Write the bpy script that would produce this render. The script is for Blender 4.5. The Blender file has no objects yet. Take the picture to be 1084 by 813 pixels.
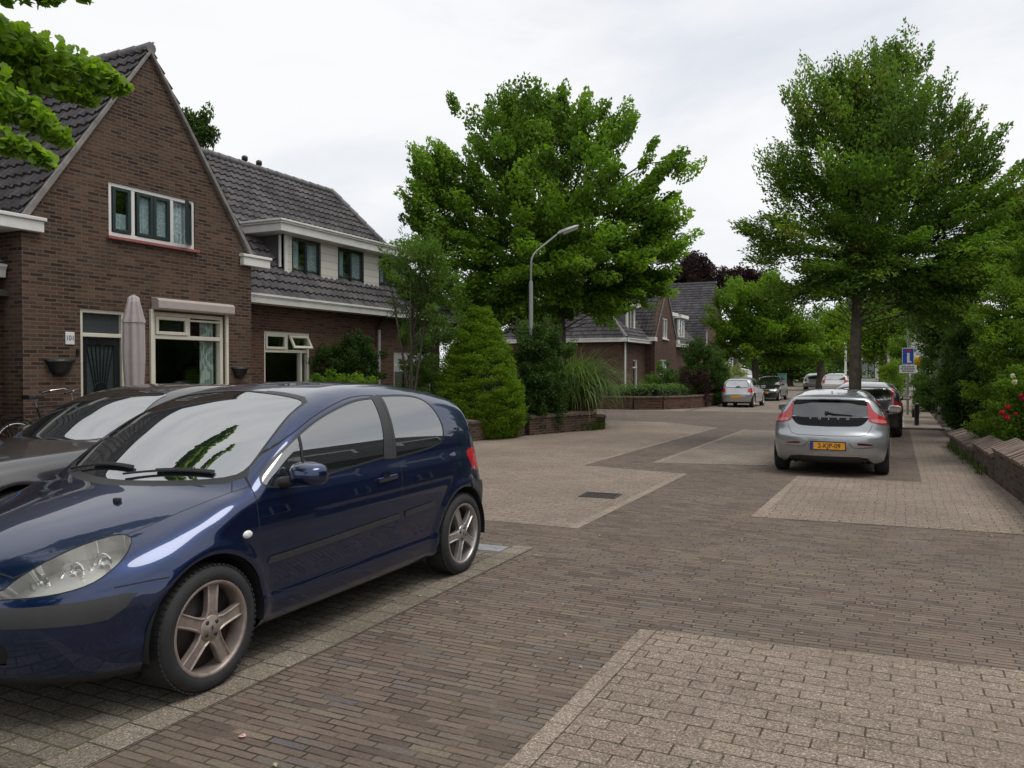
import bpy, bmesh, math, random
import numpy as np
from mathutils import Vector, Matrix

random.seed(7)
RNG = np.random.default_rng(11)
SC = bpy.context.scene
COL = SC.collection
PI = math.pi

# ---------------------------------------------------------------- objects
def tag(o, label=None, cat=None, group=None, kind=None):
    if label: o['label'] = label
    if cat: o['category'] = cat
    if group: o['group'] = group
    if kind: o['kind'] = kind
    return o

def thing(name, label, cat, loc=(0, 0, 0), rz=0.0, group=None):
    o = bpy.data.objects.new(name, None)
    o.empty_display_size = 0.2
    COL.objects.link(o)
    o.location = loc
    o.rotation_euler = (0, 0, rz)
    return tag(o, label, cat, group)

def base_of(o):
    v = Vector((0, 0, 0))
    while o is not None:
        v += Vector(o.location)
        o = o.parent
    return v

def link_mesh(name, me, mat=None, parent=None):
    o = bpy.data.objects.new(name, me)
    COL.objects.link(o)
    if mat is not None:
        for m in (mat if isinstance(mat, (list, tuple)) else [mat]):
            me.materials.append(m)
    if parent is not None:
        o.parent = parent
    return o

def copy_tree(o, parent=None):
    c = o.copy()
    COL.objects.link(c)
    if parent is not None:
        c.parent = parent
    for ch in list(o.children):
        copy_tree(ch, c)
    return c

class MB:
    """collects simple shapes and links them as one mesh object"""
    def __init__(self):
        self.v = []; self.f = []; self.m = []; self.s = []
    def add(self, vs, fs, mi=0, smooth=False):
        n = len(self.v)
        self.v += [tuple(p) for p in vs]
        self.f += [[i + n for i in q] for q in fs]
        self.m += [mi] * len(fs); self.s += [smooth] * len(fs)
        return self
    def box(self, x0, x1, y0, y1, z0, z1, mi=0):
        vs = [(x0,y0,z0),(x1,y0,z0),(x1,y1,z0),(x0,y1,z0),(x0,y0,z1),(x1,y0,z1),(x1,y1,z1),(x0,y1,z1)]
        return self.add(vs, [(3,2,1,0),(4,5,6,7),(0,1,5,4),(1,2,6,5),(2,3,7,6),(3,0,4,7)], mi)
    def bar(self, a, b, w, h, up=(0,0,1), mi=0):
        """box bar from a to b, w across, h along 'up'"""
        a = Vector(a); b = Vector(b); d = (b-a).normalized()
        s = d.cross(Vector(up)).normalized(); u = s.cross(d).normalized()
        vs = []
        for p in (a, b):
            for i, j in ((-1,-1),(1,-1),(1,1),(-1,1)):
                vs.append(p + s*(w/2*i) + u*(h/2*j))
        return self.add(vs, [(0,1,2,3),(7,6,5,4),(0,4,5,1),(1,5,6,2),(2,6,7,3),(3,7,4,0)], mi)
    def prism(self, poly, ex, mi=0):
        """poly: list of 3d points (flat), ex: extrude vector"""
        n = len(poly); ex = Vector(ex)
        vs = [Vector(p) for p in poly] + [Vector(p)+ex for p in poly]
        fs = [list(range(n))[::-1], list(range(n, 2*n))]
        for i in range(n):
            j = (i+1) % n
            fs.append([i, j, j+n, i+n])
        return self.add(vs, fs, mi)
    def tube(self, pts, r, n=8, mi=0, cap=True, smooth=True):
        pts = [Vector(p) for p in pts]
        rs = r if isinstance(r, (list, tuple)) else [r]*len(pts)
        vs = []; fs = []
        ref = None
        for i, p in enumerate(pts):
            if i == 0: d = pts[1]-p
            elif i == len(pts)-1: d = p-pts[i-1]
            else: d = (pts[i+1]-p).normalized() + (p-pts[i-1]).normalized()
            d.normalize()
            if ref is None:
                ref = Vector((0,0,1)) if abs(d.z) < .9 else Vector((1,0,0))
            s = d.cross(ref).normalized(); u = s.cross(d).normalized(); ref = u
            for k in range(n):
                a = 2*PI*k/n
                vs.append(p + (s*math.cos(a)+u*math.sin(a))*rs[i])
        for i in range(len(pts)-1):
            for k in range(n):
                k2 = (k+1) % n
                fs.append((i*n+k, i*n+k2, (i+1)*n+k2, (i+1)*n+k))
        self.add(vs, fs, mi, smooth)
        if cap:
            m = len(pts)-1
            self.add(vs[:n], [list(range(n))], mi); self.add(vs[m*n:], [list(range(n))[::-1]], mi)
        return self
    def lathe(self, prof, c=(0,0,0), axis='z', n=24, mi=0, smooth=True, a0=0, a1=2*PI):
        """prof: list of (r, h) swept round the axis"""
        c = Vector(c); vs = []; fs = []
        full = abs(a1-a0-2*PI) < 1e-6
        m = n if full else n+1
        for r, h in prof:
            for k in range(m):
                a = a0 + (a1-a0)*k/n
                if axis == 'z': p = (r*math.cos(a), r*math.sin(a), h)
                elif axis == 'x': p = (h, r*math.cos(a), r*math.sin(a))
                else: p = (r*math.cos(a), h, r*math.sin(a))
                vs.append(c+Vector(p))
        for i in range(len(prof)-1):
            for k in range(n):
                k2 = (k+1) % m
                fs.append((i*m+k, i*m+k2, (i+1)*m+k2, (i+1)*m+k))
        return self.add(vs, fs, mi, smooth)
    def build(self, name, mat, parent=None, bevel=0.0, seg=2, world=True, uv=True, fix=True):
        off = base_of(parent) if (parent is not None and world) else Vector((0,0,0))
        bm = bmesh.new()
        vv = [bm.verts.new(Vector(p)-off) for p in self.v]
        for q, mi, s in zip(self.f, self.m, self.s):
            try:
                f = bm.faces.new([vv[i] for i in q]); f.material_index = mi; f.smooth = s
            except ValueError:
                pass
        if fix: bmesh.ops.recalc_face_normals(bm, faces=bm.faces[:])
        if bevel > 0:
            ed = [e for e in bm.edges if len(e.link_faces) == 2 and e.calc_face_angle(0) > .6]
            bmesh.ops.bevel(bm, geom=ed, offset=bevel, segments=seg, profile=.6, affect='EDGES', clamp_overlap=True)
        if uv: box_uv(bm, off)
        me = bpy.data.meshes.new(name)
        bm.to_mesh(me); bm.free()
        return link_mesh(name, me, mat, parent)

def box_uv(bm, off=Vector((0,0,0))):
    ul = bm.loops.layers.uv.verify()
    for f in bm.faces:
        n = f.normal; ax, ay, az = abs(n.x), abs(n.y), abs(n.z)
        for l in f.loops:
            p = l.vert.co + off
            if az > ax and az > ay: l[ul].uv = (p.x, p.y)
            elif ax >= ay: l[ul].uv = (p.y, p.z)
            else: l[ul].uv = (p.x, p.z)

def np_mesh(name, verts, faces, mat, parent=None, attr=None, smooth=False, uvs=None):
    """fast mesh from arrays; faces (N,k); attr: dict name->(per vertex float)"""
    me = bpy.data.meshes.new(name)
    nv = len(verts); nf, k = faces.shape
    me.vertices.add(nv); me.loops.add(nf*k); me.polygons.add(nf)
    me.vertices.foreach_set('co', np.ascontiguousarray(verts, dtype=np.float32).ravel())
    me.loops.foreach_set('vertex_index', np.ascontiguousarray(faces, dtype=np.int32).ravel())
    me.polygons.foreach_set('loop_start', np.arange(0, nf*k, k, dtype=np.int32))
    me.polygons.foreach_set('loop_total', np.full(nf, k, dtype=np.int32))
    if smooth: me.polygons.foreach_set('use_smooth', np.ones(nf, dtype=bool))
    if attr:
        for nm, a in attr.items():
            at = me.attributes.new(nm, 'FLOAT', 'POINT')
            at.data.foreach_set('value', np.ascontiguousarray(a, dtype=np.float32))
    if uvs is not None:
        ul = me.uv_layers.new(name='UVMap')
        ul.data.foreach_set('uv', np.ascontiguousarray(uvs[faces.ravel()], dtype=np.float32).ravel())
    me.update(calc_edges=True)
    return link_mesh(name, me, mat, parent)

# ---------------------------------------------------------------- materials
class NT:
    def __init__(self, name):
        self.mat = bpy.data.materials.new(name); self.mat.use_nodes = True
        self.t = self.mat.node_tree; self.t.nodes.clear()
        self.out = self.t.nodes.new('ShaderNodeOutputMaterial')
    def n(self, typ, props=None, **ins):
        nd = self.t.nodes.new(typ)
        for k, v in (props or {}).items(): setattr(nd, k, v)
        for k, v in ins.items():
            self.set(nd, k.replace('_', ' '), v)
        return nd
    def set(self, nd, key, v):
        s = nd.inputs[key] if not isinstance(key, int) else nd.inputs[key]
        if hasattr(v, 'is_linked') or isinstance(v, bpy.types.NodeSocket):
            self.t.links.new(v, s)
        else:
            if isinstance(v, (tuple, list)) and len(v) == 3 and s.type == 'RGBA': v = (*v, 1)
            s.default_value = v
    def ramp(self, fac, stops, interp='LINEAR'):
        nd = self.t.nodes.new('ShaderNodeValToRGB'); cr = nd.color_ramp; cr.interpolation = interp
        while len(cr.elements) > 1: cr.elements.remove(cr.elements[-1])
        cr.elements[0].position = stops[0][0]; cr.elements[0].color = (*stops[0][1], 1) if len(stops[0][1]) == 3 else stops[0][1]
        for p, c in stops[1:]:
            e = cr.elements.new(p); e.color = (*c, 1) if len(c) == 3 else c
        self.t.links.new(fac, nd.inputs[0])
        return nd.outputs[0]
    def mix(self, a, b, fac, mode='MIX'):
        nd = self.t.nodes.new('ShaderNodeMix'); nd.data_type = 'RGBA'; nd.blend_type = mode
        self.set(nd, 6, a); self.set(nd, 7, b); self.set(nd, 0, fac)
        return nd.outputs[2]
    def math(self, op, a, b=None):
        nd = self.t.nodes.new('ShaderNodeMath'); nd.operation = op
        self.set(nd, 0, a)
        if b is not None: self.set(nd, 1, b)
        return nd.outputs[0]
    def coord(self, kind='Object'):
        return self.t.nodes.new('ShaderNodeTexCoord').outputs[kind]
    def uv(self):
        return self.t.nodes.new('ShaderNodeTexCoord').outputs['UV']
    def pos(self):
        return self.t.nodes.new('ShaderNodeNewGeometry').outputs['Position']
    def noise(self, vec, scale, detail=4, rough=.6):
        nd = self.n('ShaderNodeTexNoise', Scale=scale, Detail=detail, Roughness=rough)
        self.t.links.new(vec, nd.inputs['Vector'])
        return nd.outputs['Fac']
    def bump(self, h, strength=.4, dist=.01, normal=None):
        nd = self.n('ShaderNodeBump', Strength=strength, Distance=dist)
        self.t.links.new(h, nd.inputs['Height'])
        if normal is not None: self.t.links.new(normal, nd.inputs['Normal'])
        return nd.outputs['Normal']
    def principled(self, **k):
        nd = self.n('ShaderNodeBsdfPrincipled')
        for a, v in k.items(): self.set(nd, a.replace('_', ' '), v)
        self.t.links.new(nd.outputs[0], self.out.inputs[0])
        return nd
    def surf(self, sock):
        self.t.links.new(sock, self.out.inputs[0])

def plain(name, col, rough=.6, metal=0.0, noise=.12, nscale=6.0, bump=0.0, spec=.5, coat=0.0):
    t = NT(name); c = t.coord()
    f = t.noise(c, nscale, 5)
    lo = tuple(v*(1-noise) for v in col); hi = tuple(min(1, v*(1+noise)) for v in col)
    colr = t.ramp(f, [(.3, lo), (.7, hi)])
    p = t.principled(Base_Color=colr, Roughness=rough, Metallic=metal, Specular_IOR_Level=spec, Coat_Weight=coat)
    if bump > 0:
        t.set(p, 'Normal', t.bump(t.noise(c, nscale*12, 3), bump, .004))
    return t.mat

def bricks(name, palette, mortar, bw, bh, ms, offset=.5, rough=.85, bump=.5, dirt=.25, grain=60., dirtcol=None, moss=None, smooth=.1, wob=.0, bdist=.006, gc=.32, stain=None, fill=None, speck=None, rowjit=0.0):
    """palette: [(pos,color)] picked per brick at random"""
    t = NT(name); uv = t.uv()
    vec = uv
    if wob > 0:
        nz = t.n('ShaderNodeTexNoise', Scale=3.0, Detail=3.0)
        t.t.links.new(uv, nz.inputs['Vector'])
        sub = t.n('ShaderNodeVectorMath', {'operation': 'SUBTRACT'}); t.t.links.new(nz.outputs['Color'], sub.inputs[0]); sub.inputs[1].default_value = (.5,.5,.5)
        scl = t.n('ShaderNodeVectorMath', {'operation': 'SCALE'}); t.t.links.new(sub.outputs[0], scl.inputs[0]); scl.inputs[3].default_value = wob
        ad = t.n('ShaderNodeVectorMath', {'operation': 'ADD'}); t.t.links.new(uv, ad.inputs[0]); t.t.links.new(scl.outputs[0], ad.inputs[1])
        vec = ad.outputs[0]
    if rowjit > 0:      # every course starts a little differently
        sx = t.n('ShaderNodeSeparateXYZ'); t.t.links.new(vec, sx.inputs[0])
        wn = t.n('ShaderNodeTexWhiteNoise', {'noise_dimensions': '1D'}); t.t.links.new(t.math('FLOOR', t.math('DIVIDE', sx.outputs[1], bh)), wn.inputs['W'])
        cx = t.n('ShaderNodeCombineXYZ'); t.t.links.new(t.math('ADD', sx.outputs[0], t.math('MULTIPLY', wn.outputs['Value'], bw*rowjit)), cx.inputs[0]); t.t.links.new(sx.outputs[1], cx.inputs[1])
        vec = cx.outputs[0]
    b = t.n('ShaderNodeTexBrick', {'offset': offset, 'offset_frequency': 2, 'squash': 1.0}, Color1=(0,0,0,1), Color2=(1,1,1,1), Mortar=(.5,.5,.5,1), Scale=1.0,
            Mortar_Size=ms, Mortar_Smooth=smooth, Bias=0.0, Brick_Width=bw, Row_Height=bh)
    t.t.links.new(vec, b.inputs['Vector'])
    col = t.ramp(b.outputs['Color'], palette)
    g = t.noise(uv, grain, 3, .7)
    col = t.mix(col, t.ramp(g, [(.25, (1-gc*1.2,)*3), (.75, (1+gc,)*3)]), 1.0, 'MULTIPLY')
    d = t.noise(uv, .55, 6, .65)
    col = t.mix(col, t.ramp(d, [(.3, (1-dirt,)*3), (.7, (1+dirt*.6,)*3)]), 1.0, 'MULTIPLY')
    mcol = mortar
    if moss is not None:
        mm = t.ramp(t.noise(uv, .8, 5, .7), [(.48, (0,0,0)), (.66, (1,1,1))])
        mcol = t.mix(mortar, moss, mm)
    fac = b.outputs['Fac']
    if fill is not None:      # joints partly filled with sand
        mcol = t.mix(mcol, fill, t.ramp(t.noise(uv, 5.0, 4, .7), [(.46, (0,0,0)), (.62, (1,1,1))]))
    col = t.mix(col, mcol, fac)
    if dirtcol is not None:
        dm = t.ramp(t.noise(uv, 1.7, 7, .75), [(.55, (0,0,0)), (.78, (.7,.7,.7))])
        col = t.mix(col, dirtcol, dm)
    if speck is not None:
        vo = t.n('ShaderNodeTexVoronoi', Scale=speck); t.t.links.new(uv, vo.inputs['Vector'])
        sep = t.n('ShaderNodeSeparateColor'); t.t.links.new(vo.outputs['Color'], sep.inputs[0])
        col = t.mix(col, t.ramp(sep.outputs[0], [(0,(.50,.50,.50)),(.35,(.85,.85,.85)),(.7,(1.05,1.05,1.05)),(.92,(1.3,1.29,1.27)),(1.,(1.9,1.88,1.85))]), 1.0, 'MULTIPLY')
    if stain is not None:
        s1 = t.ramp(t.noise(uv, .35, 8, .72), [(.50, (0,0,0)), (.72, (.55,.55,.55))])
        col = t.mix(col, stain, s1)
    p = t.principled(Base_Color=col, Roughness=rough, Specular_IOR_Level=.25)
    h = t.math('SUBTRACT', t.math('MULTIPLY', g, .25), fac)
    h = t.math('ADD', h, t.math('MULTIPLY', b.outputs['Color'], .25))
    t.set(p, 'Normal', t.bump(h, bump, bdist))
    return t.mat

def leaf_mat(name, dark, mid, light, trans=.35, gloss=.25, tip=None):
    t = NT(name)
    a = t.n('ShaderNodeAttribute', {'attribute_name': 'tone'}).outputs['Fac']
    st = [(0., dark), (.5, mid), (1., light)]
    if tip: st = [(0., dark), (.45, mid), (.86, light), (.93, tip)]
    col = t.ramp(a, st)
    p = t.n('ShaderNodeBsdfPrincipled', Base_Color=col, Roughness=.5, Specular_IOR_Level=gloss)
    tr = t.n('ShaderNodeBsdfTranslucent', Color=t.mix(col, (1.35,1.5,.6), 1.0, 'MULTIPLY'))
    mx = t.n('ShaderNodeMixShader', Fac=trans)
    t.t.links.new(p.outputs[0], mx.inputs[1]); t.t.links.new(tr.outputs[0], mx.inputs[2])
    t.surf(mx.outputs[0])
    return t.mat

def glass_mat(name, tint=(.9,.95,.93), refl=1.0, ior=1.5):
    t = NT(name)
    bf = t.t.nodes.new('ShaderNodeNewGeometry').outputs['Backfacing']
    fr = t.n('ShaderNodeFresnel', IOR=t.math('ADD', t.math('MULTIPLY', bf, 1/ior-ior), ior)).outputs[0]
    tr = t.n('ShaderNodeBsdfTransparent', Color=tint)
    gl = t.n('ShaderNodeBsdfGlossy', Color=(refl,refl,refl), Roughness=.015)
    mx = t.n('ShaderNodeMixShader'); t.t.links.new(fr, mx.inputs[0])
    t.t.links.new(tr.outputs[0], mx.inputs[1]); t.t.links.new(gl.outputs[0], mx.inputs[2])
    t.surf(mx.outputs[0])
    return t.mat
# ---------------------------------------------------------------- car bodies
def curve(pts, sig=.02):
    px = np.array([p[0] for p in pts], float); py = np.array([p[1] for p in pts], float)
    h = np.diff(px); d = np.diff(py)/h
    m = np.zeros(len(px))
    m[1:-1] = np.where(d[:-1]*d[1:] > 0, 2*d[:-1]*d[1:]/(d[:-1]+d[1:]+1e-12), 0)
    m[0] = d[0]; m[-1] = d[-1]
    st = .004
    xs = np.arange(px[0]-.6, px[-1]+.6, st)
    i = np.clip(np.searchsorted(px, xs)-1, 0, len(h)-1)
    t = (xs-px[i])/h[i]
    tc = np.clip(t, 0, 1)
    y = (2*tc**3-3*tc**2+1)*py[i] + (tc**3-2*tc**2+tc)*h[i]*m[i] + (-2*tc**3+3*tc**2)*py[i+1] + (tc**3-tc**2)*h[i]*m[i+1]
    y = np.where(xs < px[0], py[0]+m[0]*(xs-px[0]), y); y = np.where(xs > px[-1], py[-1]+m[-1]*(xs-px[-1]), y)
    if sig > 0:
        k = np.arange(-int(3*sig/st)-1, int(3*sig/st)+2)*st; w = np.exp(-.5*(k/sig)**2); w /= w.sum()
        yp = np.pad(y, len(k)//2, mode='edge'); y = np.convolve(yp, w, 'valid')
    return lambda s: np.interp(s, xs, y)

def smax(a, b, k):
    h = np.maximum(k-np.abs(a-b), 0)/k
    return np.maximum(a, b)+h*h*k*.25

class CarShape:
    def __init__(self, C):
        self.C = C; self.L = C['L']
        self.T = curve(C['top'], C.get('tsig', .025)); self.Wp = curve(C['plan'], .05); self.ins = curve(C['inset'], C.get('isig', .015))
        self.bow = curve(C['bow'], .05); self.cr = curve(C['crown'], .05)
        self.Fr = curve(C['front'], .02); self.Rr = curve(C['rear'], .02)
        self.kT = curve(C['kT'], .05)
    def f(self, p):
        C = self.C
        s, x, z = p[..., 0], np.abs(p[..., 1]), p[..., 2]
        q = (x/.8)**2
        sb = s-self.bow(s)*q
        e = .01
        dT = (self.T(sb+e)-self.T(sb-e))/(2*e)
        f2 = (z-(self.T(sb)-self.cr(s)*q))/np.sqrt(1+dT*dT)
        W = self.Wp(s)-self.ins(z)
        for sw in C['axles']:
            d = np.hypot(s-sw, z-C['wz'])
            W = W+C.get('flare', .015)*np.exp(-((d-C['ra']-.01)/.05)**2)*(z > .2)
        di = (self.ins(z+e)-self.ins(z-e))/(2*e)
        f1 = (x-W)/np.sqrt(1+di*di)
        q4 = q*(.75+.25*q)
        f3 = (self.Fr(z)+C['fbow']*q4-s)/1.1
        f4 = (s-(self.Rr(z)-C['rbow']*q4))/1.1
        f5 = C['zb']-z
        r = smax(f2, f1, self.kT(s))
        r = smax(r, smax(f3, -10*np.ones_like(f3), .001), C.get('kF', .16))
        r = smax(r, f4, C.get('kR', .14))
        return smax(r, f5, .08)
    def grad(self, p, e=.003):
        g = np.zeros_like(p)
        for i in range(3):
            d = np.zeros(3); d[i] = e
            g[..., i] = (self.f(p+d)-self.f(p-d))/(2*e)
        return g
    def mesh(self, h):
        C = self.C
        s = np.arange(-.06, self.L+.08, h); nx = int(math.ceil((C['W']/2+.08)/h)); x = (np.arange(-nx, nx+1))*h
        z = np.arange(C['zb']-.06, C['H']+.1, h)
        S, X, Z = np.meshgrid(s, x, z, indexing='ij')
        F = self.f(np.stack([S, X, Z], -1))
        ins = F < 0
        nS, nX, nZ = F.shape
        c = np.zeros((nS-1, nX-1, nZ-1), int)
        for a in (0, 1):
            for b in (0, 1):
                for d in (0, 1):
                    c += ins[a:nS-1+a, b:nX-1+b, d:nZ-1+d]
        act = (c > 0) & (c < 8)
        idx = -np.ones(act.shape, int); ii = np.argwhere(act); idx[act] = np.arange(len(ii))
        acc = np.zeros((len(ii), 3)); cnt = np.zeros(len(ii))
        corners = [(a, b, d) for a in (0, 1) for b in (0, 1) for d in (0, 1)]
        for ci in corners:
            for ax in range(3):
                if ci[ax] == 0:
                    cj = list(ci); cj[ax] = 1
                    A = F[ii[:,0]+ci[0], ii[:,1]+ci[1], ii[:,2]+ci[2]]; B = F[ii[:,0]+cj[0], ii[:,1]+cj[1], ii[:,2]+cj[2]]
                    m = (A < 0) != (B < 0)
                    t = np.where(m, A/(A-B+1e-20), 0)
                    P = ii+np.array(ci)
                    P = P.astype(float); P[:, ax] += t
                    acc[m] += P[m]; cnt[m] += 1
        V = acc/cnt[:, None]
        V = np.stack([s[0]+V[:,0]*h, x[0]+V[:,1]*h, z[0]+V[:,2]*h], -1)
        for _ in range(4):
            g = self.grad(V); fv = self.f(V)
            stp = -(fv/np.maximum((g*g).sum(-1), .05))[:, None]*g
            V = V+np.clip(stp, -h, h)
        quads = []
        for ax in range(3):
            o = [k for k in range(3) if k != ax]
            sl0 = [slice(1, -1)]*3; sl0[ax] = slice(0, -1); sl1 = list(sl0); sl1[ax] = slice(1, None)
            A = ins[tuple(sl0)]; B = ins[tuple(sl1)]
            ch = np.argwhere(A != B)
            flip = A[A != B]
            base = ch.copy(); base[:, o[0]] += 1; base[:, o[1]] += 1
            def cell(d0, d1):
                q = base.copy(); q[:, o[0]] -= d0; q[:, o[1]] -= d1
                return idx[q[:,0], q[:,1], q[:,2]]
            q = np.stack([cell(1,1), cell(0,1), cell(0,0), cell(1,0)], -1)
            if ax == 1: flip = ~flip
            q[~flip] = q[~flip][:, ::-1]
            quads.append(q)
        Q = np.concatenate(quads)
        return V, Q

def poly_inside(poly, pts):
    n = len(poly); ins = np.zeros(len(pts), bool)
    x, y = pts[:,0], pts[:,1]; j = n-1
    for i in range(n):
        xi, yi = poly[i]; xj, yj = poly[j]
        m = ((yi > y) != (yj > y)) & (x < (xj-xi)*(y-yi)/(yj-yi+1e-15)+xi)
        ins ^= m; j = i
    return ins

def smooth_poly(pts, it=2):
    """Chaikin rounding of a closed outline; points given as (x,y,1) stay sharp"""
    P = [(p[0], p[1], len(p) > 2) for p in pts]
    for _ in range(it):
        Q = []
        n = len(P)
        for i in range(n):
            a = P[i]; b = P[(i+1) % n]
            if a[2]: Q.append(a)
            else: Q.append((a[0]*.75+b[0]*.25, a[1]*.75+b[1]*.25, False))
            if not b[2]: Q.append((a[0]*.25+b[0]*.75, a[1]*.25+b[1]*.75, False))
        P = Q
    return [(p[0], p[1]) for p in P]

def offset_poly(poly, d):
    n = len(poly); out = []
    ar = sum(poly[i][0]*poly[(i+1)%n][1]-poly[(i+1)%n][0]*poly[i][1] for i in range(n))
    sg = 1 if ar > 0 else -1
    for i in range(n):
        a = Vector(poly[i-1]); b = Vector(poly[i]); c = Vector(poly[(i+1)%n])
        e1 = (b-a); e2 = (c-b)
        if e1.length < 1e-9 or e2.length < 1e-9: out.append(tuple(b)); continue
        n1 = Vector((e1.y, -e1.x)).normalized()*sg; n2 = Vector((e2.y, -e2.x)).normalized()*sg
        m = (n1+n2); 
        if m.length < .1: m = n1
        m.normalize(); k = 1/max(.5, m.dot(n1))
        out.append(tuple(b+m*d*k))
    return out

def line_poly(pts, w):
    """open polyline -> thin closed outline"""
    L = []; R = []
    for i, p in enumerate(pts):
        a = Vector(pts[max(i-1, 0)]); b = Vector(pts[min(i+1, len(pts)-1)])
        t = (b-a).normalized(); n = Vector((-t.y, t.x))*w/2
        L.append(tuple(Vector(p)+n)); R.append(tuple(Vector(p)-n))
    return L+R[::-1]

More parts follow.
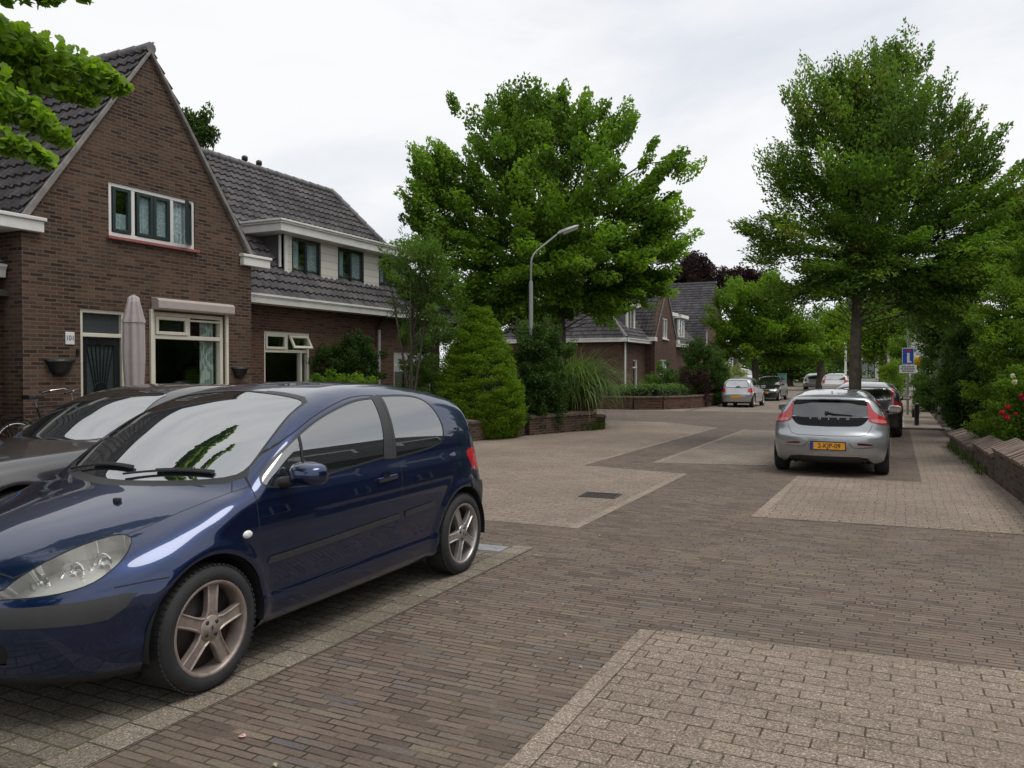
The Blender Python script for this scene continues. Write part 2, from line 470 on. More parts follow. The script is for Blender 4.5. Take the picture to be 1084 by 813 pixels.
class CarMesh:
    """cuts outlines into the body skin and splits it into parts"""
    def __init__(self, C, h):
        self.S = CarShape(C); self.C = C; self.h = h
        V, Q = self.S.mesh(h)
        self.bm = bmesh.new()
        vv = [self.bm.verts.new(v) for v in V.tolist()]
        for q in Q.tolist():
            try: self.bm.faces.new([vv[i] for i in q])
            except ValueError: pass
        self.lay = self.bm.faces.layers.int.new('part')
        self.names = ['body']
    def faces_where(self, pred):
        fs = self.bm.faces[:]
        c = np.array([f.calc_center_median()[:] for f in fs]); 
        for f in fs: f.normal_update()
        n = np.array([f.normal[:] for f in fs])
        m = pred(c, n)
        return [f for f, k in zip(fs, m) if k]
    def cut(self, name, e1, e2, poly, pred, delete=False, only=None):
        """poly in (p.e1, p.e2); name: part that takes the faces inside"""
        e1 = Vector(e1); e2 = Vector(e2); dn = e1.cross(e2).normalized()
        E = np.array([e1[:], e2[:]])
        P = np.array(poly); lo = P.min(0)-3*self.h; hi = P.max(0)+3*self.h
        def pr(c, n):
            uv = c@E.T
            return pred(c, n) & (uv > lo).all(1) & (uv < hi).all(1)
        cand = self.faces_where(pr)
        n = len(poly)
        # basis coordinates: solve point from (u,v) assuming e1,e2 orthonormal
        for i in range(n):
            a = P[i]; b = P[(i+1) % n]
            if np.hypot(*(b-a)) < 1e-6: continue
            a3 = e1*a[0]+e2*a[1]; b3 = e1*b[0]+e2*b[1]
            t = (b3-a3); L = t.length; t.normalize(); nn = t.cross(dn)
            near = []; far = []
            for f in cand:
                cc = f.calc_center_median(); r = cc-a3
                r = r-dn*r.dot(dn)
                rad = max((v.co-cc).length for v in f.verts)
                if abs(r.dot(nn)) <= rad and -rad <= r.dot(t) <= L+rad: near.append(f)
                else: far.append(f)
            if near:
                es = set(); vs = set()
                for f in near: es.update(f.edges); vs.update(f.verts)
                r = bmesh.ops.bisect_plane(self.bm, geom=near+list(es)+list(vs), dist=1e-5, plane_co=a3, plane_no=nn)
                near = [g for g in r['geom'] if isinstance(g, bmesh.types.BMFace)]
            cand = [f for f in far if f.is_valid]+[f for f in near if f.is_valid]
            cand = list(set(cand))
        if not cand: return
        c = np.array([f.calc_center_median()[:] for f in cand])
        ins = poly_inside(poly, c@E.T)
        sel = [f for f, k in zip(cand, ins) if k]
        if only is not None:
            ok = [self.names.index(o) for o in only]
            sel = [f for f in sel if f[self.lay] in ok]
        if delete:
            bmesh.ops.delete(self.bm, geom=sel, context='FACES'); return
        if name not in self.names: self.names.append(name)
        k = self.names.index(name)
        for f in sel: f[self.lay] = k
    def side(self, name, poly, delete=False, zmin=0, only=None):
        self.cut(name, (1,0,0), (0,0,1), poly, lambda c, n: (np.abs(c[:,1]) > .45) & (np.abs(n[:,1]) > .25) & (c[:,2] > zmin), delete, only)
    def front(self, name, poly, only=None):
        for sg in (1, -1):
            self.cut(name, (0,1,0), (0,0,1), [(p[0]*sg, p[1]) for p in poly], lambda c, n: (n[:,0] < -.12) & (c[:,0] < 2.6), only=only)
    def rear(self, name, poly, sym=True, only=None):
        for sg in ((1, -1) if sym else (1,)):
            self.cut(name, (0,1,0), (0,0,1), [(p[0]*sg, p[1]) for p in poly], lambda c, n: (n[:,0] > .12) & (c[:,0] > 1.8), only=only)
    def oblique(self, name, ang, poly, pred, only=None):
        for sg in (1, -1):
            e1 = (math.cos(ang), math.sin(ang)*sg, 0)
            self.cut(name, e1, (0,0,1), poly, lambda c, n, sg=sg: (c[:,1]*sg > .2) & pred(c, n), only=only)
    def arches(self):
        C = self.C
        for sw in C['axles']:
            po = [(sw+C['ra']*math.cos(a), C['wz']+C['ra']*math.sin(a)) for a in np.linspace(0, 2*PI, 48, endpoint=False)]
            self.cut('x', (1,0,0), (0,0,1), po, lambda c, n: (np.abs(c[:,1]) > .5), True)
    def emit(self, mats, parent, names=None, split=(), inset=None, skirt=None, copies=()):
        """one object per part; 'split' parts become two objects (left/right)"""
        L = self.C['L']; res = {}
        inset = inset or {}; skirt = skirt or {}
        merged = [self.names.index(x) for x in ('seam', 'seal') if x in self.names]
        for k, nm in enumerate(self.names):
            if k in merged: continue
            fs = [f for f in self.bm.faces if f[self.lay] == k or (k == 0 and f[self.lay] in merged)]
            if not fs: continue
            groups = [fs]
            todo = [(nm, inset.get(nm, 0.0), skirt.get(nm, 0.0), mats[nm])]+[(c[1], c[2], c[4] if len(c) > 4 else 0, c[3]) for c in copies if c[0] == nm]
            if nm in split:
                groups = [[f for f in fs if f.calc_center_median().y > 0], [f for f in fs if f.calc_center_median().y <= 0]]
            for g, (onm, ins_d, sk_d, mat) in [(g, td) for g in groups for td in todo]:
                if not g: continue
                ids = {}; vs = []; fc = []
                for f in g:
                    q = []
                    for v in f.verts:
                        if v not in ids: ids[v] = len(vs); vs.append(v.co[:])
                        q.append(ids[v])
                    fc.append(q)
                A = np.array(vs); N = self.S.grad(A); N /= np.maximum(np.linalg.norm(N, axis=1), 1e-9)[:, None]
                A0 = A; A = A+N*ins_d
                B = np.stack([A[:,1], L/2-A[:,0], A[:,2]], -1); NB = np.stack([N[:,1], -N[:,0], N[:,2]], -1)
                q0 = fc[len(fc)//2]; d0 = 0
                for q in fc[::max(1, len(fc)//60)]:
                    a, b, c = B[q[0]], B[q[1]], B[q[2]]
                    d0 += np.sign(np.dot(np.cross(b-a, c-a), NB[q[0]]))
                if d0 < 0: fc = [q[::-1] for q in fc]
                if sk_d:
                    inner = set(g); base = {}
                    for f in g:
                        for e in f.edges:
                            if sum(1 for x in e.link_faces if x in inner) == 1:
                                pair = []
                                for v in (e.verts[0], e.verts[1]):
                                    if v not in base:
                                        base[v] = len(B)
                                        p = A0[ids[v]]+N[ids[v]]*(ins_d-sk_d)
                                        B = np.vstack([B, [[p[1], L/2-p[0], p[2]]]]); NB = np.vstack([NB, NB[ids[v]][None]])
                                    pair.append(base[v])
                                fc.append([ids[e.verts[0]], ids[e.verts[1]], pair[1], pair[0]])
                me = bpy.data.meshes.new(onm)
                me.from_pydata(B.tolist(), [], fc)
                me.polygons.foreach_set('use_smooth', np.ones(len(fc), bool))
                if k == 0:
                    mi = [0 if f[self.lay] == 0 else 1+merged.index(f[self.lay]) for f in g]
                    me.polygons.foreach_set('material_index', np.array(mi+[0]*(len(fc)-len(mi)), dtype=np.int32))
                    mat = [mats['body']]+[mats[self.names[q]] for q in merged]
                me.update()
                me.normals_split_custom_set_from_vertices(NB.tolist())
                o = link_mesh((names or {}).get(onm, onm), me, mat, parent)
                res.setdefault(onm, []).append(o)
        self.bm.free()
        return res

def adopt(child, parent):
    child.parent = parent

def car_materials():
    M = {}
    M['rubber'] = plain('tyre_rubber', (.018,.018,.019), .75, noise=.3, nscale=9, bump=.25)
    M['black'] = plain('black_trim', (.017,.017,.018), .5, noise=.15, bump=.1, nscale=8)
    M['trim'] = plain('grey_black_trim', (.03,.031,.033), .55, noise=.15, bump=.15, nscale=10)
    M['well'] = plain('wheel_well', (.008,.008,.008), .9)
    M['seam'] = plain('panel_gap', (.006,.006,.008), .8)
    M['chrome'] = plain('chrome', (.75,.75,.76), .12, 1.0, noise=.03)
    M['alloy'] = plain('dusty_alloy', (.30,.25,.22), .5, .55, noise=.28, nscale=14)
    M['alloy2'] = plain('silver_alloy', (.42,.40,.385), .35, .75, noise=.15, nscale=14)
    M['disc'] = plain('brake_disc', (.05,.043,.04), .6, .6)
    t = NT('car_glass'); t.principled(Base_Color=(.012,.016,.017), Roughness=.0, IOR=5.2); M['glass'] = t.mat
    t = NT('side_glass'); t.principled(Base_Color=(.012,.016,.017), Roughness=.0, IOR=3.4); M['glass3'] = t.mat
    t = NT('dark_car_glass'); t.principled(Base_Color=(.012,.016,.017), Roughness=.02, IOR=2.1); M['glass2'] = t.mat
    t = NT('red_lens'); t.principled(Base_Color=(.42,.012,.02), Roughness=.12, Coat_Weight=1.0); M['red'] = t.mat
    t = NT('dark_red_lens'); t.principled(Base_Color=(.10,.006,.012), Roughness=.12, Coat_Weight=1.0); M['darkred'] = t.mat
    t = NT('clear_lens')
    pr = t.n('ShaderNodeBsdfPrincipled', Base_Color=(.56,.555,.52), Roughness=.16, Coat_Weight=1.0)
    tr = t.n('ShaderNodeBsdfTransparent', Color=(.97,.965,.94)); mx = t.n('ShaderNodeMixShader')
    t.t.links.new(t.ramp(t.noise(t.coord(), 5.0, 4), [(.35,(.05,.05,.05)),(.7,(.24,.24,.24))]), mx.inputs[0])
    t.t.links.new(tr.outputs[0], mx.inputs[1]); t.t.links.new(pr.outputs[0], mx.inputs[2]); t.surf(mx.outputs[0]); M['lens'] = t.mat
    M['reflector'] = plain('lamp_reflector', (.50,.50,.49), .35, .75, noise=.1)
    M['lensred'] = plain('pale_red_lens', (.50,.16,.14), .15, noise=.1, coat=1.0)
    M['white'] = plain('lens_white', (.7,.7,.68), .2, noise=.03)
    return M

def paint(name, col, metal=.35, rough=.28, flake=.12, dust=.0):
    t = NT(name); c = t.coord()
    f = t.noise(c, 900., 1)
    colr = t.ramp(f, [(.35, tuple(v*(1-flake) for v in col)), (.65, tuple(v*(1+flake) for v in col))])
    d = t.ramp(t.noise(c, 2.2, 7, .7), [(.42, (0,0,0)), (.75, (dust,)*3)])
    colr = t.mix(colr, (.20,.18,.15), d)
    p = t.principled(Base_Color=colr, Metallic=metal, Roughness=rough, Coat_Weight=1.0, Coat_Roughness=.025, Coat_IOR=1.65)
    sp = t.ramp(t.noise(c, 160., 2, .5), [(.70, (.02,.02,.02)), (.80, (.30,.30,.30))])
    t.set(p, 'Coat Roughness', sp)
    return t.mat

def wheel_parts(M, parent, x, y, r, w, rim_r, sg, spokes=5, rot=0., style='five', alloy='alloy', full=True):
    """wheel about the local x axis; sg = +1/-1 side that faces out"""
    z = r
    def X(h): return h*sg
    tb = MB()
    prof = [(rim_r-.012, X(-w/2)), (rim_r+.012, X(-w/2-.004)), (r-.05, X(-w/2-.006)), (r-.016, X(-w/2+.012)), (r-.004, X(-w/2+.028)), (r, X(-w*.2)), (r, X(w*.2)), (r-.004, X(w/2-.028)), (r-.014, X(w/2-.012)), (r-.035, X(w/2+.004)), (rim_r+.022, X(w/2+.006)), (rim_r+.004, X(w/2-.002)), (rim_r-.008, X(w/2-.012))]
    tb.lathe(prof, (x, y, z), 'x', 56)
    if full:
        for k in range(-2, 3):      # tread grooves seen as raised blocks on the shoulder
            pass
        nb = 64
        for k in range(nb):
            a = 2*PI*k/nb
            for hx in (w/2-.030, -w/2+.030):
                c = Vector((x+X(hx), y+math.cos(a)*(r-.002), z+math.sin(a)*(r-.002)))
                t = Vector((0, -math.sin(a), math.cos(a))); o = Vector((0, math.cos(a), math.sin(a)))
                tb.bar(c-t*.010-o*.001, c+t*.009-o*.001, .03, .008, up=o)
    rim = MB()
    rim.lathe([(rim_r+.004, X(w/2-.001)), (rim_r-.002, X(w/2+.002)), (rim_r-.012, X(w/2-.002)), (rim_r-.017, X(w/2-.012)), (rim_r-.022, X(w/2-.05)), (rim_r-.03, X(-w/2+.01)), (rim_r, X(-w/2))], (x, y, z), 'x', 48)
    ha = X(w/2-.014)
    hubr = .062
    if style == 'five':
        for k in range(spokes):
            a = rot+2*PI*k/spokes
            o = Vector((0, math.sin(a), math.cos(a))); t = Vector((0, math.cos(a), -math.sin(a))); xx = Vector((sg, 0, 0))
            c = Vector((x, y, z))
            vs = []
            for rad, wd, h0 in ((.035, .048, .0), (.085, .034, .003), (.13, .033, .001), (rim_r-.025, .037, -.006), (rim_r-.012, .041, -.010)):
                ce = c+o*rad+xx*(abs(ha)+h0)
                vs.append([ce-t*wd-xx*.03, ce-t*wd, ce-t*(wd-.007)+xx*.004, ce-t*(wd-.013)-xx*.003, ce+t*(wd-.013)-xx*.003, ce+t*(wd-.007)+xx*.004, ce+t*wd, ce+t*wd-xx*.03])
            fl = [p for q in vs for p in q]; fs = []
            for i in range(4):
                for j in range(7):
                    fs.append((i*8+j, i*8+j+1, i*8+8+j+1, i*8+8+j))
            fs.append(tuple(range(7, -1, -1))); fs.append(tuple(range(32, 40)))
            rim.add(fl, fs)
        rim.lathe([(0, ha+X(.012)), (.03, ha+X(.012)), (.036, ha+X(.006)), (.06, ha+X(.006)), (.066, ha), (.066, ha-X(.03))], (x, y, z), 'x', 28)
    else:
        n = spokes
        for k in range(n):
            a = rot+2*PI*k/n
            o = Vector((0, math.sin(a), math.cos(a))); xx = Vector((sg, 0, 0)); c = Vector((x, y, z))+xx*(abs(ha))
            rim.bar(c+o*.03, c+o*(rim_r-.01)-xx*.01, .03, .02, up=xx)
        rim.lathe([(0, ha+X(.012)), (.05, ha+X(.012)), (.06, ha), (.06, ha-X(.03))], (x, y, z), 'x', 20)
    wh = rim.build('wheel', M[alloy], parent, world=False)
    tb.build('tyre', M['rubber'], wh, world=False)
    db = MB().lathe([(0, ha-X(.07)), (rim_r-.03, ha-X(.07)), (rim_r-.03, ha-X(.085)), (0, ha-X(.085))], (x, y, z), 'x', 32)
    db.build('brake_disc', M['disc'], wh, world=False)
    if full:
        for k in range(4):
            bb = MB()
            a = rot+PI/4+PI/2*k
            bb.lathe([(0, ha+X(.010)), (.010, ha+X(.010)), (.012, ha+X(.004))], (x, y+.043*math.sin(a), z+.043*math.cos(a)), 'x', 8)
            bb.build('wheel_bolt', M['disc'], wh, world=False)
        em = MB()      # small rampant emblem on the hub
        xe = x+ha+X(.0128)
        pts = [(-.004,-.014),(.004,-.012),(.002,-.004),(.010,.000),(.006,.006),(.002,.004),(.004,.012),(-.003,.015),(-.008,.010),(-.003,.006),(-.009,.000),(-.004,-.005)]
        em.add([(xe, y+p[0], z+p[1]) for p in pts], [list(range(len(pts)))])
        em.build('hub_emblem', M['disc'], wh, world=False)
    return wh

def arch_liners(CM, M, parent):
    C = CM.C; L = C['L']
    for sw in C['axles']:
        y = L/2-sw
        for sg in (1, -1):
            b = MB()
            wo = float(CM.S.Wp(sw))-.004
            n = 40; vs = []; fs = []
            for k in range(n+1):
                a = -.17+(PI+.34)*k/n
                for xx in (wo, .50):
                    vs.append((xx*sg, y+C['ra']*1.002*math.cos(a), C['wz']+C['ra']*1.002*math.sin(a)))
            for k in range(n): fs.append((2*k, 2*k+1, 2*k+3, 2*k+2))
            b.add(vs, fs, 0, True)
            b.add([(.50*sg, y+C['ra']*math.cos(-.17+(PI+.34)*k/n), C['wz']+C['ra']*math.sin(-.17+(PI+.34)*k/n)) for k in range(n+1)], [list(range(n+1))])
            b.build('wheel_arch_liner', M['well'], parent, world=False)

def mirror_parts(M, pm, parent, x, y, z, sg, scale=1.0):
    """door mirror: rounded shell, arm, glass (faces backwards, -y)"""
    b = MB(); vs = []; fs = []; n = 16
    secs = [(-.055,.80),(-.05,.95),(-.02,1.0),(.03,.92),(.07,.66),(.085,.30)]
    for dy, k in secs:
        for j in range(n):
            a = 2*PI*j/n
            ca, sa = math.cos(a), math.sin(a)
            ex = .115*k*math.copysign(abs(ca)**.55, ca); ez = .072*k*math.copysign(abs(sa)**.6, sa)
            if ca*sg > 0: ez *= .88
            vs.append((x+ex*scale, y+dy*scale, z+(ez-.004*k)*scale))
    for i in range(len(secs)-1):
        for j in range(n):
            fs.append((i*n+j, i*n+(j+1) % n, (i+1)*n+(j+1) % n, (i+1)*n+j))
    fs.append(tuple(range((len(secs)-1)*n, len(secs)*n)))
    b.add(vs, fs, 0, True)
    o = b.build('mirror', pm, parent, world=False)
    g = MB().box(x-.09*scale, x+.09*scale, y-.052*scale, y-.045*scale, z-.05*scale, z+.05*scale).build('mirror_glass', M['glass'], o, world=False)
    a = MB().tube([(x-sg*.20*scale, y+.06*scale, z-.055*scale), (x-sg*.12*scale, y+.05*scale, z-.048*scale), (x-sg*.06*scale, y+.02*scale, z-.035*scale)], [.035*scale,.034*scale,.03*scale], 8)
    a.build('mirror_arm', M['black'], o, world=False)
    return o
BLUE = dict(L=4.20, W=1.75, H=1.56, zb=.19, axles=(.88, 3.488), wz=.32, ra=.375, flare=.016,
    top=[(-.3,.55),(0,.70),(.10,.755),(.25,.81),(.5,.885),(.8,.955),(.97,.99),(1.03,1.01),(1.12,1.065),(1.4,1.24),(1.7,1.395),(1.95,1.478),(2.2,1.52),(2.5,1.54),(2.9,1.535),(3.3,1.50),(3.6,1.45),(3.80,1.39),(3.90,1.28),(4.0,1.10),(4.08,.96),(4.2,.86),(4.4,.75)],
    plan=[(0,.80),(.3,.845),(.6,.865),(1.0,.868),(1.4,.872),(2.2,.875),(3.0,.873),(3.5,.87),(3.8,.85),(4.2,.81)],
    inset=[(.15,.075),(.22,.05),(.30,.026),(.352,.016),(.375,.020),(.40,.026),(.44,.022),(.50,.014),(.6,.002),(.72,.0),(.82,.008),(.92,.026),(1.0,.047),(1.06,.058),(1.15,.080),(1.25,.118),(1.35,.170),(1.5,.275),(1.6,.35)],
    bow=[(0,.30),(.3,.28),(.9,.23),(1.1,.21),(1.5,.16),(2.0,.10),(2.6,0),(3.4,-.05),(3.8,-.10),(4.2,-.14)],
    crown=[(0,.05),(.4,.075),(.9,.05),(1.1,.03),(1.8,.05),(2.5,.06),(3.5,.055),(3.9,.03),(4.2,.03)],
    front=[(.1,.14),(.2,.075),(.3,.035),(.45,.0),(.55,-.005),(.62,.008),(.7,.04),(.78,.10),(.9,.3)],
    rear=[(.15,4.08),(.25,4.12),(.4,4.17),(.55,4.20),(.66,4.195),(.75,4.15),(.9,4.12),(1.0,4.10),(1.2,4.08),(1.5,4.0)],
    fbow=.36, rbow=.22, kF=.20, kR=.16,
    kT=[(0,.10),(.4,.15),(.9,.12),(1.15,.06),(1.6,.06),(2.0,.11),(3.0,.12),(3.8,.10),(4.2,.10)])
#SHAPE_END
def blue_car(M):
    C = BLUE; L = C['L']; CM = CarMesh(C, .019)
    root = thing('parked_car', 'shiny dark blue three-door hatchback parked nearest the camera on the pale paving', 'car', (-3.985, 2.106+L/2, 0), PI)
    CM.arches()
    up = lambda c, n: n[:,2] > .2
    # bonnet
    hood = [(1.235,.655),(1.15,.738),(1.05,.715),(.88,.67),(.69,.64),(.60,.615),(.50,.575),(.36,.51),(.24,.455),(.17,.40),(.135,.2),(.13,0)]
    hp = hood+[(a, -b) for a, b in hood[::-1][1:]]
    hp = hp+[(1.215,-.60),(1.10,-.48),(1.01,-.3),(.985,0),(1.01,.3),(1.10,.48),(1.215,.60)]
    CM.cut('seam', (1,0,0), (0,1,0), offset_poly(hp, .003), up)
    CM.cut('bonnet', (1,0,0), (0,1,0), offset_poly(hp, -.003), up)
    # cowl and windscreen
    ws = [(0,1.494),(.30,1.476),(.50,1.452),(.575,1.432),(.60,1.405),(.645,1.29),(.685,1.16),(.70,1.07),(.66,1.03),(.5,1.012),(.25,1.004),(0,1.0)]
    wp = ws+[(-a, b) for a, b in ws[::-1][1:-1]]
    wp = smooth_poly(wp, 1)
    fr = lambda c, n: (n[:,0] < -.2) & (c[:,2] > .93) & (c[:,0] > .8)
    cw = [(0,.985),(.45,.99),(.66,1.0),(.735,1.035),(.70,1.08),(.5,1.05),(0,1.05)]
    CM.cut('cowl', (0,1,0), (0,0,1), cw+[(-a, b) for a, b in cw[::-1][1:-1]], fr)
    CM.cut('seal', (0,1,0), (0,0,1), offset_poly(wp, .008), fr)
    CM.cut('windscreen', (0,1,0), (0,0,1), offset_poly(wp, -.006), fr)
    # door
    door = [(1.235,1.0),(1.22,.92),(1.22,.78),(1.24,.58),(1.27,.47),(1.33,.40),(1.45,.365),(2.0,.38),(2.38,.40),(2.50,.50),(2.585,.66),(2.622,.80),(2.638,.92),(2.60,1.0),(2.575,1.04),(2.635,1.25),(2.665,1.445),(2.40,1.447),(2.2,1.42),(1.9,1.348),(1.66,1.262),(1.45,1.165),(1.33,1.095)]
    door = smooth_poly(door, 1)
    CM.side('seam', offset_poly(door, .003), only=['body'])
    CM.side('door', offset_poly(door, -.003), only=['body', 'seam'])
    # rear side gap behind the window goes on as the sill line; glass
    fw = smooth_poly([(1.30,.985),(1.31,1.025),(1.38,1.075),(1.48,1.14),(1.66,1.23),(1.90,1.318),(2.21,1.39),(2.40,1.418),(2.56,1.423,1),(2.535,1.25),(2.455,1.033,1),(1.93,1.0),(1.46,.965)], 2)
    CM.side('seal', offset_poly(fw, .012)); CM.side('door_window', fw)
    CM.side('seal', [(1.668,1.3),(1.69,1.3),(1.622,.9),(1.600,.9)], only=['door_window'])
    rw = smooth_poly([(2.695,1.434,1),(3.0,1.432),(3.19,1.405),(3.275,1.33),(3.315,1.22),(3.30,1.12),(3.22,1.062),(2.93,1.035),(2.61,1.02,1)], 2)
    CM.side('seal', offset_poly(rw, .012)); CM.side('rear_side_window', rw)
    CM.side('pillar_trim', [(2.552,1.44),(2.69,1.448),(2.60,1.01),(2.463,1.015)], only=['body','door','seam','seal'])
    CM.side('seam', line_poly([(2.66,1.45),(2.63,1.25),(2.57,1.02)], .006))
    # strips
    CM.side('rub_strip', [(1.285,.562),(1.30,.598),(1.5,.60),(2.56,.632),(2.56,.594),(1.5,.562)])
    CM.side('rub_strip', [(2.64,.634),(3.02,.648),(3.04,.632),(3.03,.612),(2.64,.597)])
    CM.side('seam', line_poly([(.62,.640),(.52,.640),(.40,.632)], .006))
    CM.side('seam', line_poly([(3.70,.64),(3.66,.78),(3.60,.84)], .006))
    CM.cut('seam', (1,0,0), (0,1,0), line_poly([(1.24,.785),(1.15,.742)], .006), up)
    CM.cut('seam', (1,0,0), (0,1,0), line_poly([(1.24,-.785),(1.15,-.742)], .006), up)
    # filler: bumper strip round the nose and tail, dark lower lip
    low = lambda c, n: (c[:,0] < .6) & (c[:,2] < .7)
    strip = [(-.1,.487),(.60,.490),(.72,.492),(.77,.50),(.805,.545),(.822,.596),(.80,.603),(.70,.588),(.55,.575),(-.1,.566)]
    for sg in (1, -1):
        CM.cut('bumper_strip', (0,1,0), (0,0,1), [(a*sg, b) for a, b in strip], low)
    CM.cut('lower_lip', (0,1,0), (0,0,1), [(-1,.1),(1,.1),(1,.246),(-1,.246)], low)
    CM.cut('grille', (0,1,0), (0,0,1), smooth_poly([(-.42,.29),(.42,.29),(.46,.40),(.36,.455),(-.36,.455),(-.46,.40)], 1), low)
    CM.rear('rear_bumper_strip', [(-.01,.52),(.70,.52),(.88,.53),(.88,.70),(.70,.66),(-.01,.655)])
    CM.side('rear_bumper_strip', [(3.68,.50),(3.9,.52),(4.2,.52),(4.2,.66),(3.9,.69),(3.66,.735),(3.60,.735)])
    # lamps
    t = math.radians(-35); e = (math.cos(t), math.sin(t))
    hl3 = [(.12,.39,.635),(.17,.42,.682),(.25,.46,.733),(.35,.50,.775),(.45,.54,.806),(.54,.59,.826),(.575,.63,.826),(.58,.66,.812),(.53,.70,.775),(.47,.72,.735),(.39,.72,.688),(.33,.69,.655),(.26,.63,.632),(.19,.55,.618),(.11,.40,.608),(.09,.28,.602),(.09,.24,.610),(.10,.30,.622)]
    hl = smooth_poly([(p[0]*e[0]-p[1]*e[1]*1.0, p[2]) for p in hl3], 1)
    # project along the 45 degree direction: u = s*cos - x*sin
    ang = math.radians(-35)
    hl = smooth_poly([(p[0]*math.cos(ang)-p[1]*math.sin(ang), p[2]) for p in hl3], 1)
    pr = lambda c, n: (c[:,0] < .75) & (c[:,2] > .5) & (n[:,0] < .1)
    CM.oblique('seam', -ang, offset_poly(hl, .005), pr); CM.oblique('headlight', -ang, hl, pr)
    tl3 = [(3.76,.80,.975),(3.82,.80,.91),(3.80,.84,.84),(3.68,.85,.815),(3.64,.84,.88),(3.60,.83,.95),(3.67,.82,.975)]
    tl = smooth_poly([(3.60,.955),(3.68,.985),(3.8,.99),(4.2,.96),(4.2,.80),(3.8,.81),(3.69,.815),(3.645,.88)], 1)
    CM.side('tail_light', tl)
    CM.rear('tail_light', [(.62,.80),(.9,.80),(.9,.98),(.66,.98)])
    rwd = [(0,1.34),(.45,1.33),(.56,1.28),(.62,1.06),(.55,1.03),(0,1.02)]
    CM.rear('seal', offset_poly([(-.01,1.36),(.46,1.35),(.58,1.29),(.645,1.06),(.57,1.01),(-.01,1.0)], .0)); CM.rear('rear_window', [(-.01,1.34),(.45,1.33),(.56,1.28),(.62,1.06),(.55,1.03),(-.01,1.02)])
    pm = paint('dark_blue_paint', (.0028,.0185,.080), .80, .30, dust=.02)
    mats = dict(body=pm, seam=M['seam'], bonnet=pm, cowl=M['black'], seal=M['black'], windscreen=M['glass'], door=pm, door_window=M['glass3'], rear_side_window=M['glass3'],
                pillar_trim=M['trim'], rub_strip=M['trim'], bumper_strip=M['trim'], lower_lip=M['black'], grille=M['well'], rear_bumper_strip=M['trim'], headlight=M['lens'], tail_light=M['red'], rear_window=M['glass'])
    R = CM.emit(mats, root, names=dict(seam='panel_gap', seal='window_seal'), split=('pillar_trim','door','door_window','rear_side_window','headlight','tail_light','rub_strip'),
                inset=dict(rub_strip=.009, bumper_strip=.014, rear_bumper_strip=.010, grille=-.01, windscreen=-.003, door_window=-.003, rear_side_window=-.002, seam=-.004),
                skirt=dict(rub_strip=.012, bumper_strip=.018, rear_bumper_strip=.014), copies=[('headlight', 'reflector', -.085, M['reflector'], -.085)])
    for a, b in (('reflector','headlight'), ('door_window','door')):
        for x, y in zip(R[a], R[b]): x.parent = y
    arch_liners(CM, M, root)
    # lamp bowls behind the lens
    for sg, par in ((1, R['headlight'][0]), (-1, R['headlight'][1])):
        b = MB()
        for s, x, z, r in ((.235,.46,.655,.042),(.335,.545,.685,.058),(.43,.615,.715,.055)):
            c = Vector((x*sg, L/2-s, z))
            d = Vector((.45*sg, .85, .2)).normalized()
            q = Vector((0,1,0)).rotation_difference(d)
            for k, (r0, h0, r1, h1) in enumerate(((r,.0,r*.93,.008),(r*.93,.008,r*.75,-.02),(r*.75,-.02,r*.3,-.035),(r*.3,-.035,r*.28,-.005),(r*.28,-.005,0.001,.0))):
                n = 18; vs = []
                for rr, hh in ((r0,h0),(r1,h1)):
                    for j in range(n):
                        a = 2*PI*j/n
                        vs.append(c+q@Vector((rr*math.cos(a), hh-.030, rr*math.sin(a))))
                b.add(vs, [(j, (j+1) % n, n+(j+1) % n, n+j) for j in range(n)], 0, True)
        b.build('lamp_bowl', M['chrome'], par, world=False)
    # wheels, near side is local -x
    for sg in (1, -1):
        for sw in C['axles']:
            w = wheel_parts(M, root, sg*(.775-.005), L/2-sw, .32, .205, .236, sg, 5, math.radians(-7 if sw < 1 else 22)*1.0, 'five', 'alloy' if sw < 1 else 'alloy2')
    # mirrors
    for sg in (1, -1):
        mirror_parts(M, pm, R['door'][0 if sg > 0 else 1], sg*(.965 if sg < 0 else .90), L/2-(1.50 if sg < 0 else 1.70), 1.035 if sg < 0 else 1.0, sg, 1.0)
    # door handles, key lock, repeaters
    for sg, k in ((1, 0), (-1, 1)):
        wx = float(CM.S.Wp(2.42)-CM.S.ins(.885))
        h = MB(); h.bar((sg*(wx+.012), L/2-2.33, .884), (sg*(wx+.012), L/2-2.55, .892), .022, .034)
        h.build('handle', pm, R['door'][k], bevel=.008, world=False)
        h2 = MB(); h2.lathe([(0,0),(.045,0.0),(.05,-.006)], (sg*(wx+.001), L/2-2.44, .885), 'x', 20); h2.build('handle_recess', M['seam'], R['door'][k], world=False)
        rp = MB(); wx = float(CM.S.Wp(1.14))
        vs = []; n = 16
        for rr, dx in ((1.0, 0), (.8, .010), (.4, .014)):
            for j in range(n):
                a = 2*PI*j/n; vs.append((sg*(wx+dx-.001), L/2-1.13+.034*rr*math.cos(a), .75+.022*rr*math.sin(a)))
        rp.add(vs, [(i*n+j, i*n+(j+1) % n, (i+1)*n+(j+1) % n, (i+1)*n+j) for i in range(2) for j in range(n)]+[tuple(range(2*n, 3*n))], 0, True)
        rp.build('side_repeater', M['white'], root, world=False)
